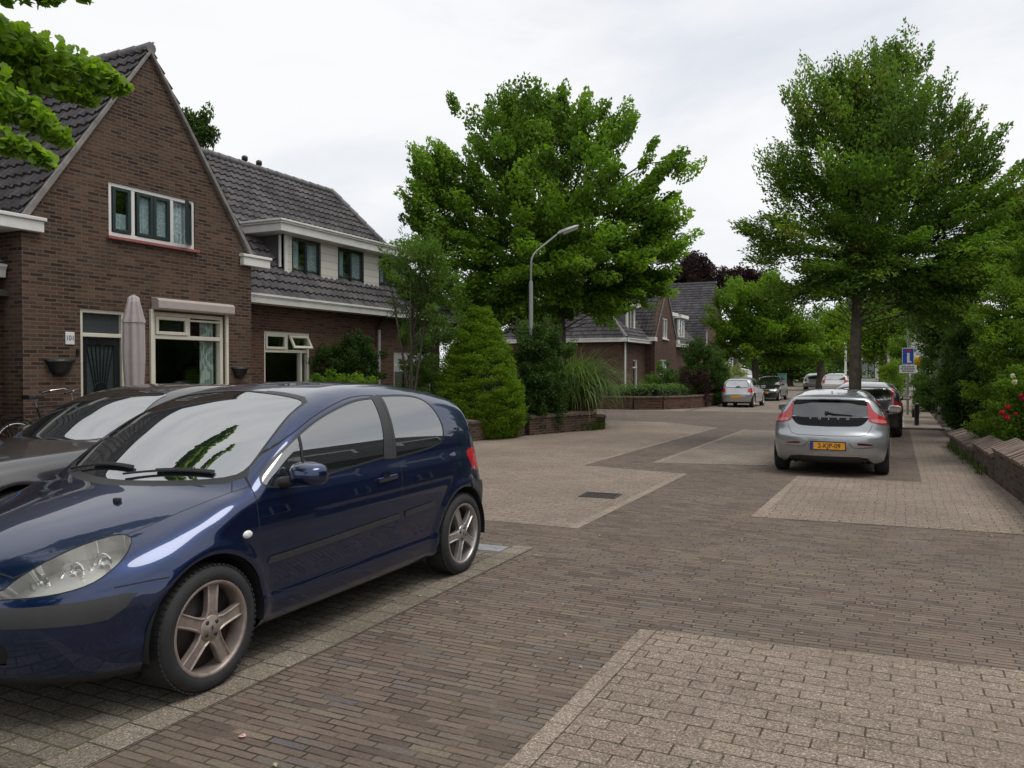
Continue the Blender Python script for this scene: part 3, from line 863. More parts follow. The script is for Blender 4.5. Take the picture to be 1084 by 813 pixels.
    # wipers
    for x0, x1, k in ((.58, -.02, 0), (-.02, -.55, 1)):
        w = MB()
        def P(x, s, dz):
            q = np.array([[s, x, 1.02]])
            for _ in range(12):
                q[0, 2] -= CM.S.f(q)[0]*1.2
            return Vector((x, L/2-s, q[0,2]+dz))
        s0 = 1.025+.21*(x0/.8)**2; s1 = 1.075+.21*(x1/.8)**2
        n = 8
        w.tube([P(x0+(x1-x0)*i/n, (s0+.02)+(s1-s0)*i/n, .018) for i in range(n+1)], .007, 6)
        w.tube([P(x0+(x1-x0)*(.35+.65*i/n), s0+.03+(s1-s0)*(.35+.65*i/n)+.005, .012) for i in range(n+1)], .010, 6)
        w.build('wiper', M['black'], root, world=False)
    for sx in (.30, -.30):
        zz = 1.0
        MB().box(sx-.018, sx+.018, L/2-.80, L/2-.77, float(CM.S.T(.75))-.013, float(CM.S.T(.75))+.012).build('washer_jet', M['black'], root, bevel=.006, world=False)
    return root
# ---------------------------------------------------------------- the other cars
SILVER = dict(L=4.37, W=1.80, H=1.36, zb=.20, axles=(.90, 3.547), wz=.315, ra=.36, flare=.012,
    top=[(-.3,.5),(0,.62),(.10,.68),(.3,.75),(.6,.81),(1.0,.87),(1.15,.90),(1.25,.935),(1.6,1.10),(2.0,1.25),(2.3,1.31),(2.7,1.325),(3.2,1.31),(3.6,1.275),(3.95,1.225),(4.02,1.195),(4.08,1.12),(4.20,.93),(4.27,.80),(4.37,.72),(4.5,.66)],
    plan=[(0,.80),(.3,.86),(.6,.885),(1.0,.89),(2.2,.895),(3.2,.90),(3.6,.90),(4.0,.885),(4.37,.86)],
    inset=[(.15,.085),(.25,.055),(.35,.03),(.48,.012),(.6,.002),(.72,.0),(.80,.012),(.86,.035),(.92,.065),(1.0,.11),(1.1,.185),(1.2,.265),(1.3,.35),(1.4,.43)],
    bow=[(0,.30),(.3,.28),(.9,.23),(1.1,.21),(1.5,.16),(2.0,.10),(2.6,0),(3.4,-.04),(3.9,-.08),(4.3,-.16)],
    crown=[(0,.05),(.4,.07),(.9,.05),(1.1,.03),(1.8,.05),(2.5,.06),(3.5,.05),(3.9,.03),(4.2,.02)],
    front=[(.1,.14),(.2,.06),(.3,.03),(.45,.0),(.55,.01),(.7,.06),(.78,.10),(.9,.3)],
    rear=[(.15,4.22),(.25,4.30),(.35,4.345),(.5,4.37),(.60,4.365),(.64,4.345),(.70,4.30),(.78,4.27),(.9,4.22),(1.2,4.1),(1.5,4.0)],
    fbow=.34, rbow=.24, kF=.20, kR=.12, kT=[(0,.10),(.4,.15),(.9,.13),(1.2,.06),(1.8,.07),(2.2,.10),(3.4,.11),(4.0,.07),(4.2,.05)])

def text_mesh(txt, size, mat, name, parent, loc, rot, extrude=.002, bold=0.0, align='CENTER', sx=1.0):
    cu = bpy.data.curves.new('lettering', 'FONT'); cu.body = txt; cu.size = size; cu.extrude = extrude; cu.align_x = align; cu.align_y = 'CENTER'; cu.offset = bold
    o = bpy.data.objects.new('lettering', cu); COL.objects.link(o)
    dg = bpy.context.evaluated_depsgraph_get()
    me = bpy.data.meshes.new_from_object(o.evaluated_get(dg))
    bpy.data.objects.remove(o); bpy.data.curves.remove(cu)
    me.materials.clear()
    r = link_mesh(name, me, mat, parent)
    r.location = loc; r.rotation_euler = rot; r.scale = (sx, 1, 1)
    return r

def surf_y(CM, x, z, rear=True):
    """local y of the skin at lateral x and height z, found from outside"""
    L = CM.C['L']; s = L+.2 if rear else -.2
    for _ in range(200):
        v = float(CM.S.f(np.array([[s, x, z]]))[0])
        if v < .001: break
        s += (-1 if rear else 1)*max(.002, v*.7)
    return L/2-s

def silver_car(M):
    C = SILVER; L = C['L']; CM = CarMesh(C, .022)
    root = thing('parked_car', 'silver hatchback with tall red tail lights seen from behind in the right-hand bay', 'car', (-.95, 13.0+L/2*.92, 0), math.radians(.3)); root.scale = (.92,.92,.985)
    CM.arches()
    R0 = CM.rear
    # side glass and doors
    door = smooth_poly([(1.42,.90),(1.36,.78),(1.38,.5),(1.45,.36),(1.6,.33),(2.45,.33),(2.5,.6),(2.53,.88),(2.55,1.26),(2.3,1.255),(1.9,1.15),(1.6,1.01)], 1)
    CM.side('seam', offset_poly(door, .004)); CM.side('door', offset_poly(door, -.004))
    d2 = smooth_poly([(2.53,.34),(3.12,.34),(3.2,.6),(3.42,.74),(3.52,.9),(3.4,1.2),(3.1,1.25),(2.57,1.262),(2.55,.88),(2.52,.6)], 1)
    CM.side('seam', offset_poly(d2, .004)); CM.side('rear_door', offset_poly(d2, -.004))
    CM.side('seal', smooth_poly([(1.42,.885),(1.6,.985),(1.95,1.13),(2.3,1.225),(2.7,1.245),(3.2,1.225),(3.6,1.13),(3.72,1.03),(3.5,.945),(2.5,.905)], 1))
    CM.side('side_window', smooth_poly([(1.48,.90),(1.62,.975),(1.95,1.11),(2.3,1.205),(2.50,1.222),(2.48,.925)], 1))
    CM.side('side_window', smooth_poly([(2.58,.93),(2.6,1.226),(2.75,1.228),(3.2,1.205),(3.55,1.10),(3.62,1.03),(3.45,.97)], 1))
    # windscreen
    ws = [(0,1.29),(.35,1.27),(.52,1.235),(.60,1.12),(.68,.96),(.62,.93),(0,.91)]
    CM.cut('windscreen', (0,1,0), (0,0,1), smooth_poly(ws+[(-a,b) for a,b in ws[::-1][1:-1]], 1), lambda c, n: (n[:,0] < -.2) & (c[:,2] > .85) & (c[:,0] > .9))
    # tail: glass, gloss black panel, lid gap, lamps
    glass = [(-.01,1.165),(.35,1.168),(.50,1.175),(.565,1.15),(.59,1.0),(.585,.905),(-.01,.905)]
    panel = [(-.01,.915,1),(.585,.915),(.60,.90),(.57,.85),(.50,.792),(.42,.775),(-.01,.768,1)]
    lid = [(-.01,.632),(.50,.637),(.585,.66),(.635,.74),(.66,.80)]
    R0('seam', line_poly(lid, .007)); 
    R0('black_panel', smooth_poly(panel, 1)); R0('rear_window', smooth_poly([(-.01,1.165,1),(.35,1.168),(.50,1.175),(.565,1.15),(.59,1.0),(.585,.905),(-.01,.905,1)], 1))
    R0('glass_shade_band', [(-.01,1.171),(.36,1.174),(.50,1.181),(.572,1.152),(.578,1.09),(.46,1.098),(.30,1.128),(-.01,1.134)])  # spoiler's shade on the glass, painted as a wavy black band
    lamp = smooth_poly([(.585,1.155),(.572,1.16),(.588,1.0),(.592,.90),(.615,.85),(.70,.825),(.86,.80),(.90,.82),(.90,.87),(.80,.92),(.72,.965),(.66,1.02),(.62,1.09)], 1)
    for sg in (1, -1):
        CM.cut('tail_light', (0,1,0), (0,0,1), [(a*sg, b) for a, b in lamp], lambda c, n: (n[:,0] > -.1) & (c[:,0] > 3.7))
    lampl = smooth_poly([(.64,.885),(.70,.885),(.80,.875),(.86,.85),(.86,.815),(.70,.835),(.64,.85)], 1)
    for sg in (1, -1):
        CM.cut('lamp_lens', (0,1,0), (0,0,1), [(a*sg, b) for a, b in lampl], lambda c, n: (n[:,0] > -.1) & (c[:,0] > 3.7), only=['tail_light'])
    R0('rear_reflector', smooth_poly([(.44,.535),(.66,.515),(.69,.49),(.46,.495),(.44,.51)], 1))
    R0('bumper_groove', smooth_poly([(.31,.56),(.36,.49),(.42,.455),(.68,.47),(.70,.46),(.42,.44),(.34,.475),(.29,.56)], 1))
    R0('plate_recess', smooth_poly([(-.01,.575),(.33,.575),(.30,.44),(.26,.39),(-.01,.385)], 0))
    low = lambda c, n: (c[:,0] > 3.9) & (c[:,2] < .5)
    for sg in (1, -1):
        CM.cut('diffuser_trim', (0,1,0), (0,0,1), [(a*sg, b) for a, b in smooth_poly([(-.01,.345),(.45,.345),(.62,.335),(.72,.26),(.75,.20),(.70,.20),(.60,.30),(.45,.32),(-.01,.322)], 0)], low)
        CM.cut('lower_bumper', (0,1,0), (0,0,1), [(a*sg, b) for a, b in [(-.01,.322),(.45,.32),(.60,.30),(.70,.19),(.70,.1),(-.01,.1)]], low)
    # nose
    low = lambda c, n: (c[:,0] < .6)
    CM.cut('grille', (0,1,0), (0,0,1), smooth_poly([(-.42,.36),(.42,.36),(.46,.50),(.36,.56),(-.36,.56),(-.46,.50)], 1), low)
    CM.oblique('headlight', math.radians(35), smooth_poly([(.62,.60),(.80,.62),(.95,.70),(.90,.74),(.72,.71),(.60,.65)], 1), lambda c, n: (c[:,0] < .8) & (c[:,2] > .5))
    pm = paint('silver_blue_paint', (.335,.355,.37), .62, .30)
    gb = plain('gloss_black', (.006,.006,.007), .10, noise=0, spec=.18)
    mats = dict(body=pm, seam=M['seam'], door=pm, rear_door=pm, seal=M['black'], side_window=M['glass'], windscreen=M['glass'], black_panel=gb, glass_shade_band=gb, rear_window=M['glass2'], tail_light=M['red'], lamp_lens=M['lensred'],
                rear_reflector=M['darkred'], bumper_groove=pm, plate_recess=pm, diffuser_trim=M['alloy2'], lower_bumper=M['black'], grille=M['well'], headlight=M['lens'])
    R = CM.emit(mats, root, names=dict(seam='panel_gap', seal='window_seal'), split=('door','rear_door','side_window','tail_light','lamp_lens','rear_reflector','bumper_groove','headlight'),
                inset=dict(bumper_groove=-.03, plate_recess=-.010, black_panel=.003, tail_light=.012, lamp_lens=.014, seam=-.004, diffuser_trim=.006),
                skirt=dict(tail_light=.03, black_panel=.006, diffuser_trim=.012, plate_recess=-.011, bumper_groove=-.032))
    for a, b in zip(R['lamp_lens'], R['tail_light']): a.parent = b
    arch_liners(CM, M, root)
    for sg in (1, -1):
        for sw in C['axles']:
            wheel_parts(M, root, sg*.80, L/2-sw, .315, .22, .235, sg, 5, .3, 'five', 'alloy2', full=False)
        mirror_parts(M, pm, root, sg*1.00, L/2-1.62, .955, sg, 1.0)
    # spoiler over the rear window
    sp = MB(); n = 24; top = []; bot = []; lip = []
    for i in range(n+1):
        x = -.56+1.12*i/n
        y0 = surf_y(CM, x, 1.185)
        k = abs(x)/.56
        top.append((x, y0+.16, 1.205-.03*k**2+.028)); lip.append((x, y0-.055+.03*k*k, 1.192-.018*k**2)); bot.append((x, y0-.035+.03*k*k, 1.172-.018*k*k)) 
    base = [(p[0], p[1]-.01, p[2]-.045) for p in top]
    vs = top+lip+bot+base; m = n+1
    fs = [(a*m+i, a*m+i+1, (a+1)*m+i+1, (a+1)*m+i) for a in range(3) for i in range(n)]+[(0, m, 2*m, 3*m), (n, 3*m+n, 2*m+n, m+n)]
    sp.add(vs, fs, 0, True)
    so = sp.build('spoiler', pm, root, world=False)
    MB().box(-.17, .17, surf_y(CM, 0, 1.18)-.062, surf_y(CM, 0, 1.18)-.02, 1.178, 1.190).build('high_brake_light', M['darkred'], so, world=False)
    # maker's lettering on the gloss panel, plate
    for k, ch in enumerate('VOLVO'):
        x = (-.29+.145*k)
        y = surf_y(CM, x, .885)
        text_mesh(ch, .047, M['alloy2'], 'badge_letter', root, (x, y-.012, .888), (math.radians(62), 0, 0), .003, .0, sx=1.3)
    y = surf_y(CM, 0, .48)-.012
    pl = MB().box(-.262, .262, y, y+.022, .425, .535).build('number_plate', plain('plate_yellow', (.78,.36,.015), .35, noise=.05), root, bevel=.004, world=False)
    MB().box(-.262, -.222, y-.0015, y+.004, .427, .533).build('plate_band', plain('plate_blue', (.01,.05,.30), .4), pl, world=False)
    text_mesh('2-KJP-09', .098, M['black'], 'plate_lettering', pl, (.02, y-.002, .479), (PI/2, 0, 0), .001, .0012, sx=1.0)
    fr = MB()
    for a in ((-.275,.275,.535,.548), (-.275,.275,.412,.425)): fr.box(a[0], a[1], y-.003, y+.022, a[2], a[3])
    for a in ((-.275,-.262), (.262,.275)): fr.box(a[0], a[1], y-.003, y+.022, .425, .535)
    fr.build('plate_frame', M['black'], pl, world=False)
    # wiper, exhausts
    w = MB(); yy = [surf_y(CM, x, z)-.02 for x, z in ((-.02,.985),(.10,.965),(.36,.945))]
    w.tube([(-.03, yy[0], .99), (.06, yy[1]-.01, .965), (.36, yy[2], .945)], [.022,.014,.008], 8)
    w.tube([(-.04, yy[0]-.003, 1.0), (-.045, yy[0]-.01, .955)], .025, 8)
    w.build('rear_wiper', M['black'], root, world=False)
    for sg in (1, -1):
        e = MB()
        for dx in (0,):
            x = sg*(.56); y = surf_y(CM, x, .27)
            e.lathe([(.030, -.012), (.036, -.012), (.036, .2), (.030, .2), (.030, -.012)], (x-.045, y, .235), 'y', 16); e.lathe([(.030, -.012), (.036, -.012), (.036, .2), (.030, .2), (.030, -.012)], (x+.045, y, .235), 'y', 16)
        e.build('exhaust_pipe', M['disc'], root, world=False)
    b = MB(); z0 = 1.30; b.prism([(.0,L/2-3.55,float(CM.S.T(3.55))-.01),(.0,L/2-3.70,float(CM.S.T(3.7))-.01),(.0,L/2-3.68,float(CM.S.T(3.68))+.045)], (.03,0,0))
    b.build('antenna_fin', pm, root, bevel=.006, world=False)
    return root

def scaled(C, L, W, H, H0, **kw):
    """a body of another size from the same family of curves"""
    a = L/C['L']; b = W/C['W']; h = H/H0
    D = dict(C); D['L'] = L; D['W'] = W; D['H'] = C['H']*h
    D['axles'] = tuple(x*a for x in C['axles'])
    for k in ('top', 'crown'): D[k] = [(s*a, z*h) for s, z in C[k]]
    D['plan'] = [(s*a, w*b) for s, w in C['plan']]; D['bow'] = [(s*a, z) for s, z in C['bow']]; D['kT'] = [(s*a, z) for s, z in C['kT']]
    D['inset'] = [(z*h, x) for z, x in C['inset']]; D['front'] = [(z*h, s) for z, s in C['front']]; D['rear'] = [(z*h, s*a) for z, s in C['rear']]
    D.update(kw)
    return D

def plain_car(M, C, h, label, pm, loc, rz, sh=0.0, ref=None, lamps='side', plate=None, tall_lamps=False, detail=True, group=None, roofrack=False, rimr=.20, dark_strip=False):
    """hatchback with windows, doors, lamps, plate, mirrors and wheels; outlines in fractions of the blue car's curves"""
    a = C['L']/4.20; hz = C['H']/1.56; b = C['W']/1.75
    if sh:      # longer bonnet: everything behind the front axle moves back
        C = dict(C); q = lambda s: s+sh*min(1, max(0, (s-.35)/.5))
        for k in ('top','bow','crown','kT','plan'): C[k] = [(q(s), z) for s, z in C[k]]
        C['rear'] = [(z, s+sh) for z, s in C['rear']]; C['axles'] = (C['axles'][0]+.08, C['axles'][1]+sh); C['L'] = C['L']+sh
    L = C['L']
    CM = CarMesh(C, h)
    root = thing('parked_car', label, 'car', (loc[0], loc[1], 0), rz, group)
    CM.arches()
    P = lambda q: [(s*a+sh, z*hz) for s, z in q]
    X = lambda q: [(x*b, z*hz) for x, z in q]
    door = smooth_poly(P([(1.235,1.0),(1.22,.80),(1.27,.47),(1.4,.37),(2.25,.37),(2.32,.6),(2.36,.92),(2.36,1.0),(2.40,1.44),(2.2,1.42),(1.9,1.348),(1.66,1.262),(1.45,1.165)]), 1)
    CM.side('seam', offset_poly(door, .005)); CM.side('door', offset_poly(door, -.004))
    d2 = smooth_poly(P([(2.36,.37),(2.98,.37),(3.06,.6),(3.30,.76),(3.42,.98),(3.36,1.3),(3.2,1.42),(2.44,1.455),(2.40,1.0),(2.40,.92)]), 1)
    CM.side('seam', offset_poly(d2, .005)); CM.side('rear_door', offset_poly(d2, -.004))
    CM.side('seal', offset_poly(smooth_poly(P([(1.30,.985),(1.38,1.075),(1.66,1.23),(1.90,1.318),(2.21,1.39),(2.56,1.423),(3.2,1.41),(3.35,1.3),(3.40,1.1),(2.93,1.03),(1.93,1.0)]), 1), .01))
    CM.side('door_window', smooth_poly(P([(1.34,.99),(1.40,1.075),(1.66,1.225),(1.90,1.31),(2.21,1.38),(2.33,1.395),(2.33,1.02)]), 1))
    CM.side('rear_door_window', smooth_poly(P([(2.42,1.03),(2.44,1.41),(2.9,1.41),(3.16,1.385),(3.28,1.28),(3.32,1.12),(2.93,1.045)]), 1))
    ws = [(0,1.494),(.30,1.476),(.50,1.452),(.575,1.432),(.645,1.29),(.70,1.10),(.69,1.05),(.5,1.02),(0,1.005)]
    wsp = X(ws+[(-p, q) for p, q in ws[::-1][1:-1]])
    fr = lambda c, n: (n[:,0] < -.2) & (c[:,2] > .9*hz) & (c[:,0] > .7*a+sh)
    CM.cut('seal', (0,1,0), (0,0,1), offset_poly(wsp, .012), fr); CM.cut('windscreen', (0,1,0), (0,0,1), wsp, fr)
    low = lambda c, n: (c[:,0] < .6) & (c[:,2] < .8)
    CM.cut('grille', (0,1,0), (0,0,1), X(smooth_poly([(-.42,.29),(.42,.29),(.46,.42),(.36,.47),(-.36,.47),(-.46,.42)], 1)), low)
    CM.cut('upper_grille', (0,1,0), (0,0,1), X(smooth_poly([(-.36,.60),(.36,.60),(.40,.70),(-.40,.70)], 1)), low)
    CM.cut('lower_lip', (0,1,0), (0,0,1), [(-1,.1),(1,.1),(1,.25*hz),(-1,.25*hz)], low)
    hl = smooth_poly([(.52,.62),(.72,.63),(.88,.76),(.90,.82),(.78,.80),(.58,.72)], 1)
    CM.oblique('headlight', math.radians(35), X(hl), lambda c, n: (c[:,0] < .8) & (c[:,2] > .4))
    rp = lambda c, n: (n[:,0] > .05) & (c[:,0] > L-.9)
    CM.rear('seal', X([(-.01,1.40),(.46,1.39),(.58,1.33),(.665,1.06),(.58,1.01),(-.01,1.0)]))
    CM.rear('rear_window', X([(-.01,1.37),(.45,1.36),(.56,1.30),(.63,1.07),(.56,1.035),(-.01,1.025)]))
    tl = [(.64,1.0),(.70,1.36),(.60,1.38),(.62,1.0),(.62,.72),(.9,.70),(.9,.98)] if tall_lamps else [(.60,.82),(.62,.98),(.9,1.0),(.9,.78),(.66,.77)]
    for sg in (1, -1): CM.cut('tail_light', (0,1,0), (0,0,1), [(p*sg, q) for p, q in X(smooth_poly(tl, 1))], lambda c, n: (n[:,0] > -.15) & (c[:,0] > L-.75))
    CM.rear('seam', line_poly(X([(-.01,.66),(.62,.66),(.64,.80)]), .009))
    CM.rear('lower_bumper', X([(-.01,.1),(1,.1),(1,.30),(-.01,.30)]))
    if dark_strip: CM.side('rub_strip', P([(1.3,.57),(3.0,.60),(3.0,.56),(1.3,.53)]))
    mats = dict(body=pm, seam=M['seam'], door=pm, rear_door=pm, seal=M['black'], door_window=M['glass'], rear_door_window=M['glass'], windscreen=M['glass'], grille=M['well'], upper_grille=M['well'], lower_lip=M['black'],
                headlight=M['lens'], rear_window=M['glass'], tail_light=M['red'], lower_bumper=M['black'], rub_strip=M['trim'])
    R = CM.emit(mats, root, names=dict(seam='panel_gap', seal='window_seal'), split=('door','rear_door','door_window','rear_door_window','headlight','tail_light','rub_strip'),
                inset=dict(grille=-.01, seam=-.004, tail_light=.006, headlight=.002), skirt=dict(tail_light=.015), copies=[('headlight', 'reflector', -.03, M['reflector'], -.03)])
    for p, q in (('reflector','headlight'), ('door_window','door'), ('rear_door_window','rear_door')):
        for x, y in zip(R.get(p, []), R.get(q, [])): x.parent = y
    arch_liners(CM, M, root)
    for sg in (1, -1):
        for sw in C['axles']:
            wheel_parts(M, root, sg*(C['W']/2-.105), L/2-sw, C['wz'], .19, rimr, sg, 5 if detail else 7, .4, 'five' if detail else 'bars', 'alloy2', full=False)
        mirror_parts(M, pm, root, sg*(C['W']/2+.09), L/2-1.50*a-sh, 1.035*hz, sg, .95)
    if plate:
        for rear in plate:
            y = surf_y(CM, 0, (.55 if rear else .36)*hz, rear)
            z = (.55 if rear else .52)*hz
            y += -.012 if rear else .012
            pl = MB().box(-.26, .26, min(y, y+(.015 if rear else -.015)), max(y, y+(.015 if rear else -.015)), z-.055, z+.055).build('number_plate', M['plate'], root, bevel=.004, world=False)
    if roofrack:
        for sg in (1, -1):
            rb = MB(); pts = []
            for s in np.linspace(1.75*a, 3.5*a, 8):
                x = .56*b; pts.append((sg*x, L/2-s, float(CM.S.T(s)-CM.S.cr(s)*(x/.8)**2)+(.045 if 1.8*a < s < 3.4*a else .0)))
            rb.tube(pts, .015, 8); rb.build('roof_rail', M['black'], root, world=False)
    return root

def other_cars(M):
    M['plate'] = plain('plate_amber', (.75,.36,.02), .4, noise=.05)
    # dark grey car beside the blue one
    G = scaled(BLUE, 4.15, 1.74, 1.475, 1.54)
    G['top'] = [(s, z+.09*max(0, min(1, 1.15-s))) for s, z in G['top']]; G['crown'] = [(s, c*(.6 if s < 1 else 1)) for s, c in G['crown']]
    plain_car(M, G, .027, 'dusty dark grey hatchback standing between the blue car and the brick house', paint('dark_grey_paint', (.055,.054,.056), .55, .36, dust=.10), (-7.28, 3.92-.75+4.9/2), PI, sh=.75, rimr=.22)
    r = None
    # small silver hatchback further down on the left
    S = scaled(BLUE, 3.70, 1.62, 1.42, 1.54)
    r = plain_car(M, S, .034, 'small silver hatchback seen from behind, parked left by the curved brick wall', paint('pale_silver_paint', (.42,.43,.44), .6, .3), (-6.12, 34.9+1.6), math.radians(-3), plate=(True,), rimr=.19); r.scale = (.83,.86,.91)
    # black car facing the camera behind it
    B = scaled(BLUE, 4.05, 1.70, 1.46, 1.54)
    r = plain_car(M, B, .038, 'black car facing the camera parked nose to nose behind the small silver hatchback', paint('black_paint', (.012,.012,.013), .3, .3), (-6.05, 42.6+1.7), PI+math.radians(-3), plate=(False,), rimr=.21); r.scale = (.76,.82,.87)
    # dark car in front of the silver one
    D = scaled(BLUE, 4.0, 1.66, 1.33, 1.54)
    plain_car(M, D, .034, 'dark car mostly hidden ahead of the silver hatchback beside the tree trunk', paint('charcoal_paint', (.03,.032,.036), .4, .3), (-.70, 20.9+2.0), math.radians(-.5), plate=(True,), tall_lamps=True, rimr=.21)
    # far end of the street
    F = scaled(BLUE, 4.3, 1.78, 1.36, 1.54)
    plain_car(M, F, .05, 'white car with tall red lamps far down the street beside the tree trunk', paint('white_paint', (.70,.70,.70), .05, .3), (-3.9, 62.5), math.radians(-2), tall_lamps=True, detail=False, rimr=.2)
    E = scaled(BLUE, 4.2, 1.74, 1.32, 1.54)
    plain_car(M, E, .05, 'far silver estate car at the end of the street left of the white car', paint('grey_silver_paint', (.36,.36,.38), .5, .3), (-6.0, 70.), math.radians(2), detail=False, rimr=.2)
    V = scaled(BLUE, 4.4, 1.80, 1.75, 1.54)
    plain_car(M, V, .06, 'distant white car half hidden by greenery behind the black car', paint('chalk_white_paint', (.72,.72,.71), .05, .35), (-13.6, 74.), math.radians(60), detail=False, rimr=.2)
# ---------------------------------------------------------------- houses
def house_materials():
    H = {}
    H['brick'] = bricks('dark_brown_brick', [(0,(.034,.020,.015)),(.25,(.066,.036,.025)),(.5,(.094,.053,.036)),(.75,(.122,.074,.049)),(1,(.060,.045,.036))], (.118,.092,.070), .22, .0625, .009, rough=.9, bump=.6, dirt=.38, grain=35, stain=(.055,.042,.034))
    H['brick2'] = bricks('red_brown_brick', [(0,(.057,.027,.019)),(.4,(.100,.045,.031)),(.7,(.128,.062,.042)),(1,(.077,.045,.034))], (.112,.086,.066), .22, .0625, .009, rough=.9, bump=.6, dirt=.25, grain=35)
    H['brick3'] = bricks('orange_brown_brick', [(0,(.13,.065,.045)),(.5,(.20,.105,.07)),(1,(.26,.15,.10))], (.26,.21,.17), .22, .0625, .009, rough=.9, dirt=.2, grain=35)
    H['tile'] = bricks('grey_roof_tile', [(0,(.135,.125,.130)),(.5,(.180,.168,.174)),(1,(.225,.210,.214))], (.07,.066,.07), .215, .275, .004, offset=.0, rough=.55, bump=.15, dirt=.35, grain=22, dirtcol=(.10,.10,.085))
    H['ridge'] = plain('ridge_tile', (.12,.112,.114), .6, noise=.3, nscale=4)
    H['verge'] = plain('cement_verge', (.19,.175,.165), .85, noise=.3, nscale=5, bump=.2)
    H['white'] = plain('white_paint', (.66,.655,.62), .5, noise=.10, nscale=3)
    H['cream'] = plain('cream_paint', (.60,.575,.48), .5, noise=.08, nscale=3)
    H['green'] = plain('dark_green_paint', (.008,.022,.022), .35, noise=.1)
    H['dark'] = plain('black_paint_wood', (.012,.014,.016), .3, noise=.15)
    H['sill'] = plain('red_sill', (.26,.085,.085), .6, noise=.15)
    H['lead'] = plain('lead_flashing', (.22,.235,.26), .5, .3, noise=.2, nscale=4)
    H['grey'] = plain('grey_board', (.115,.11,.12), .6, noise=.1)
    H['pipe'] = plain('grey_pvc', (.33,.335,.33), .5, noise=.1)
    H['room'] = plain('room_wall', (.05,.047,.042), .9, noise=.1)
    H['pane'] = glass_mat('window_pane', ior=1.6)
    H['stone'] = plain('grey_concrete', (.24,.225,.20), .9, noise=.25, nscale=5, bump=.3)
    H['shutter'] = plain('beige_shutter_box', (.37,.315,.29), .5, noise=.06)
    t = NT('lace_curtain'); c = t.uv()
    v = t.n('ShaderNodeTexVoronoi', Scale=22.0); t.t.links.new(c, v.inputs['Vector'])
    t.principled(Base_Color=t.ramp(v.outputs['Distance'], [(.1, (.55,.60,.64)), (.6, (.34,.39,.44))]), Roughness=.9); H['lace'] = t.mat
    t = NT('zigzag_curtain'); c = t.uv()
    w = t.n('ShaderNodeTexWave', {'wave_type':'BANDS','bands_direction':'X'}, Scale=1.6, Distortion=6.0, Detail=0.0); t.t.links.new(c, w.inputs['Vector']); w.inputs['Detail Scale'].default_value = 2.5
    t.principled(Base_Color=t.ramp(w.outputs['Fac'], [(.45, (.30,.34,.33)), (.55, (.56,.58,.57))]), Roughness=.9); H['curtain'] = t.mat
    t = NT('siding_boards'); p = t.uv()
    s = t.n('ShaderNodeSeparateXYZ'); t.t.links.new(p, s.inputs[0])
    fr = t.math('FRACT', t.math('MULTIPLY', s.outputs[1], 5.5))
    m = t.ramp(fr, [(.0,(.25,.24,.21)),(.07,(.62,.60,.53)),(.95,(.62,.60,.53)),(1.,(.25,.24,.21))])
    pr = t.principled(Base_Color=m, Roughness=.55); t.set(pr, 'Normal', t.bump(fr, .5, .02)); H['siding'] = t.mat
    return H

def facade(name, poly, axis, plane, openings, mat, parent, thick=-.22):
    """poly [(u,z)] in the wall plane; axis 'x': wall faces +x at x=plane (u=y); 'y': wall faces -y at y=plane (u=x)"""
    bm = bmesh.new()
    P = (lambda u, z: Vector((plane, u, z))) if axis == 'x' else (lambda u, z: Vector((u, plane, z)))
    bm.faces.new([bm.verts.new(P(u, z)) for u, z in poly])
    for (u0, u1, z0, z1) in openings:
        for u in (u0, u1):
            bmesh.ops.bisect_plane(bm, geom=bm.verts[:]+bm.edges[:]+bm.faces[:], plane_co=P(u, 0), plane_no=(0,1,0) if axis == 'x' else (1,0,0), dist=1e-5)
        for z in (z0, z1):
            bmesh.ops.bisect_plane(bm, geom=bm.verts[:]+bm.edges[:]+bm.faces[:], plane_co=(0,0,z), plane_no=(0,0,1), dist=1e-5)
    kill = []
    for f in bm.faces:
        c = f.calc_center_median(); u = c.y if axis == 'x' else c.x
        if any(o[0] < u < o[1] and o[2] < c.z < o[3] for o in openings): kill.append(f)
    bmesh.ops.delete(bm, geom=kill, context='FACES')
    out = Vector((1,0,0)) if axis == 'x' else Vector((0,-1,0))
    for f in bm.faces:
        f.normal_update()
        if f.normal.dot(out) < 0: f.normal_flip()
    # thickness by hand: copy pushed inwards, rims on boundary edges
    faces = bm.faces[:]; bound = [e for e in bm.edges if len(e.link_faces) == 1]
    vm = {}
    for v in bm.verts[:]: vm[v] = None
    for v in list(vm): vm[v] = bm.verts.new(v.co+out*thick)
    for f in faces: bm.faces.new([vm[v] for v in f.verts][::-1])
    for e in bound:
        a, b = e.verts
        bm.faces.new((a, b, vm[b], vm[a]))
    bmesh.ops.recalc_face_normals(bm, faces=bm.faces[:])
    off = base_of(parent) if parent else Vector((0,0,0))
    box_uv(bm)
    for v in bm.verts: v.co -= off
    me = bpy.data.meshes.new(name); bm.to_mesh(me); bm.free()
    return link_mesh(name, me, mat, parent)

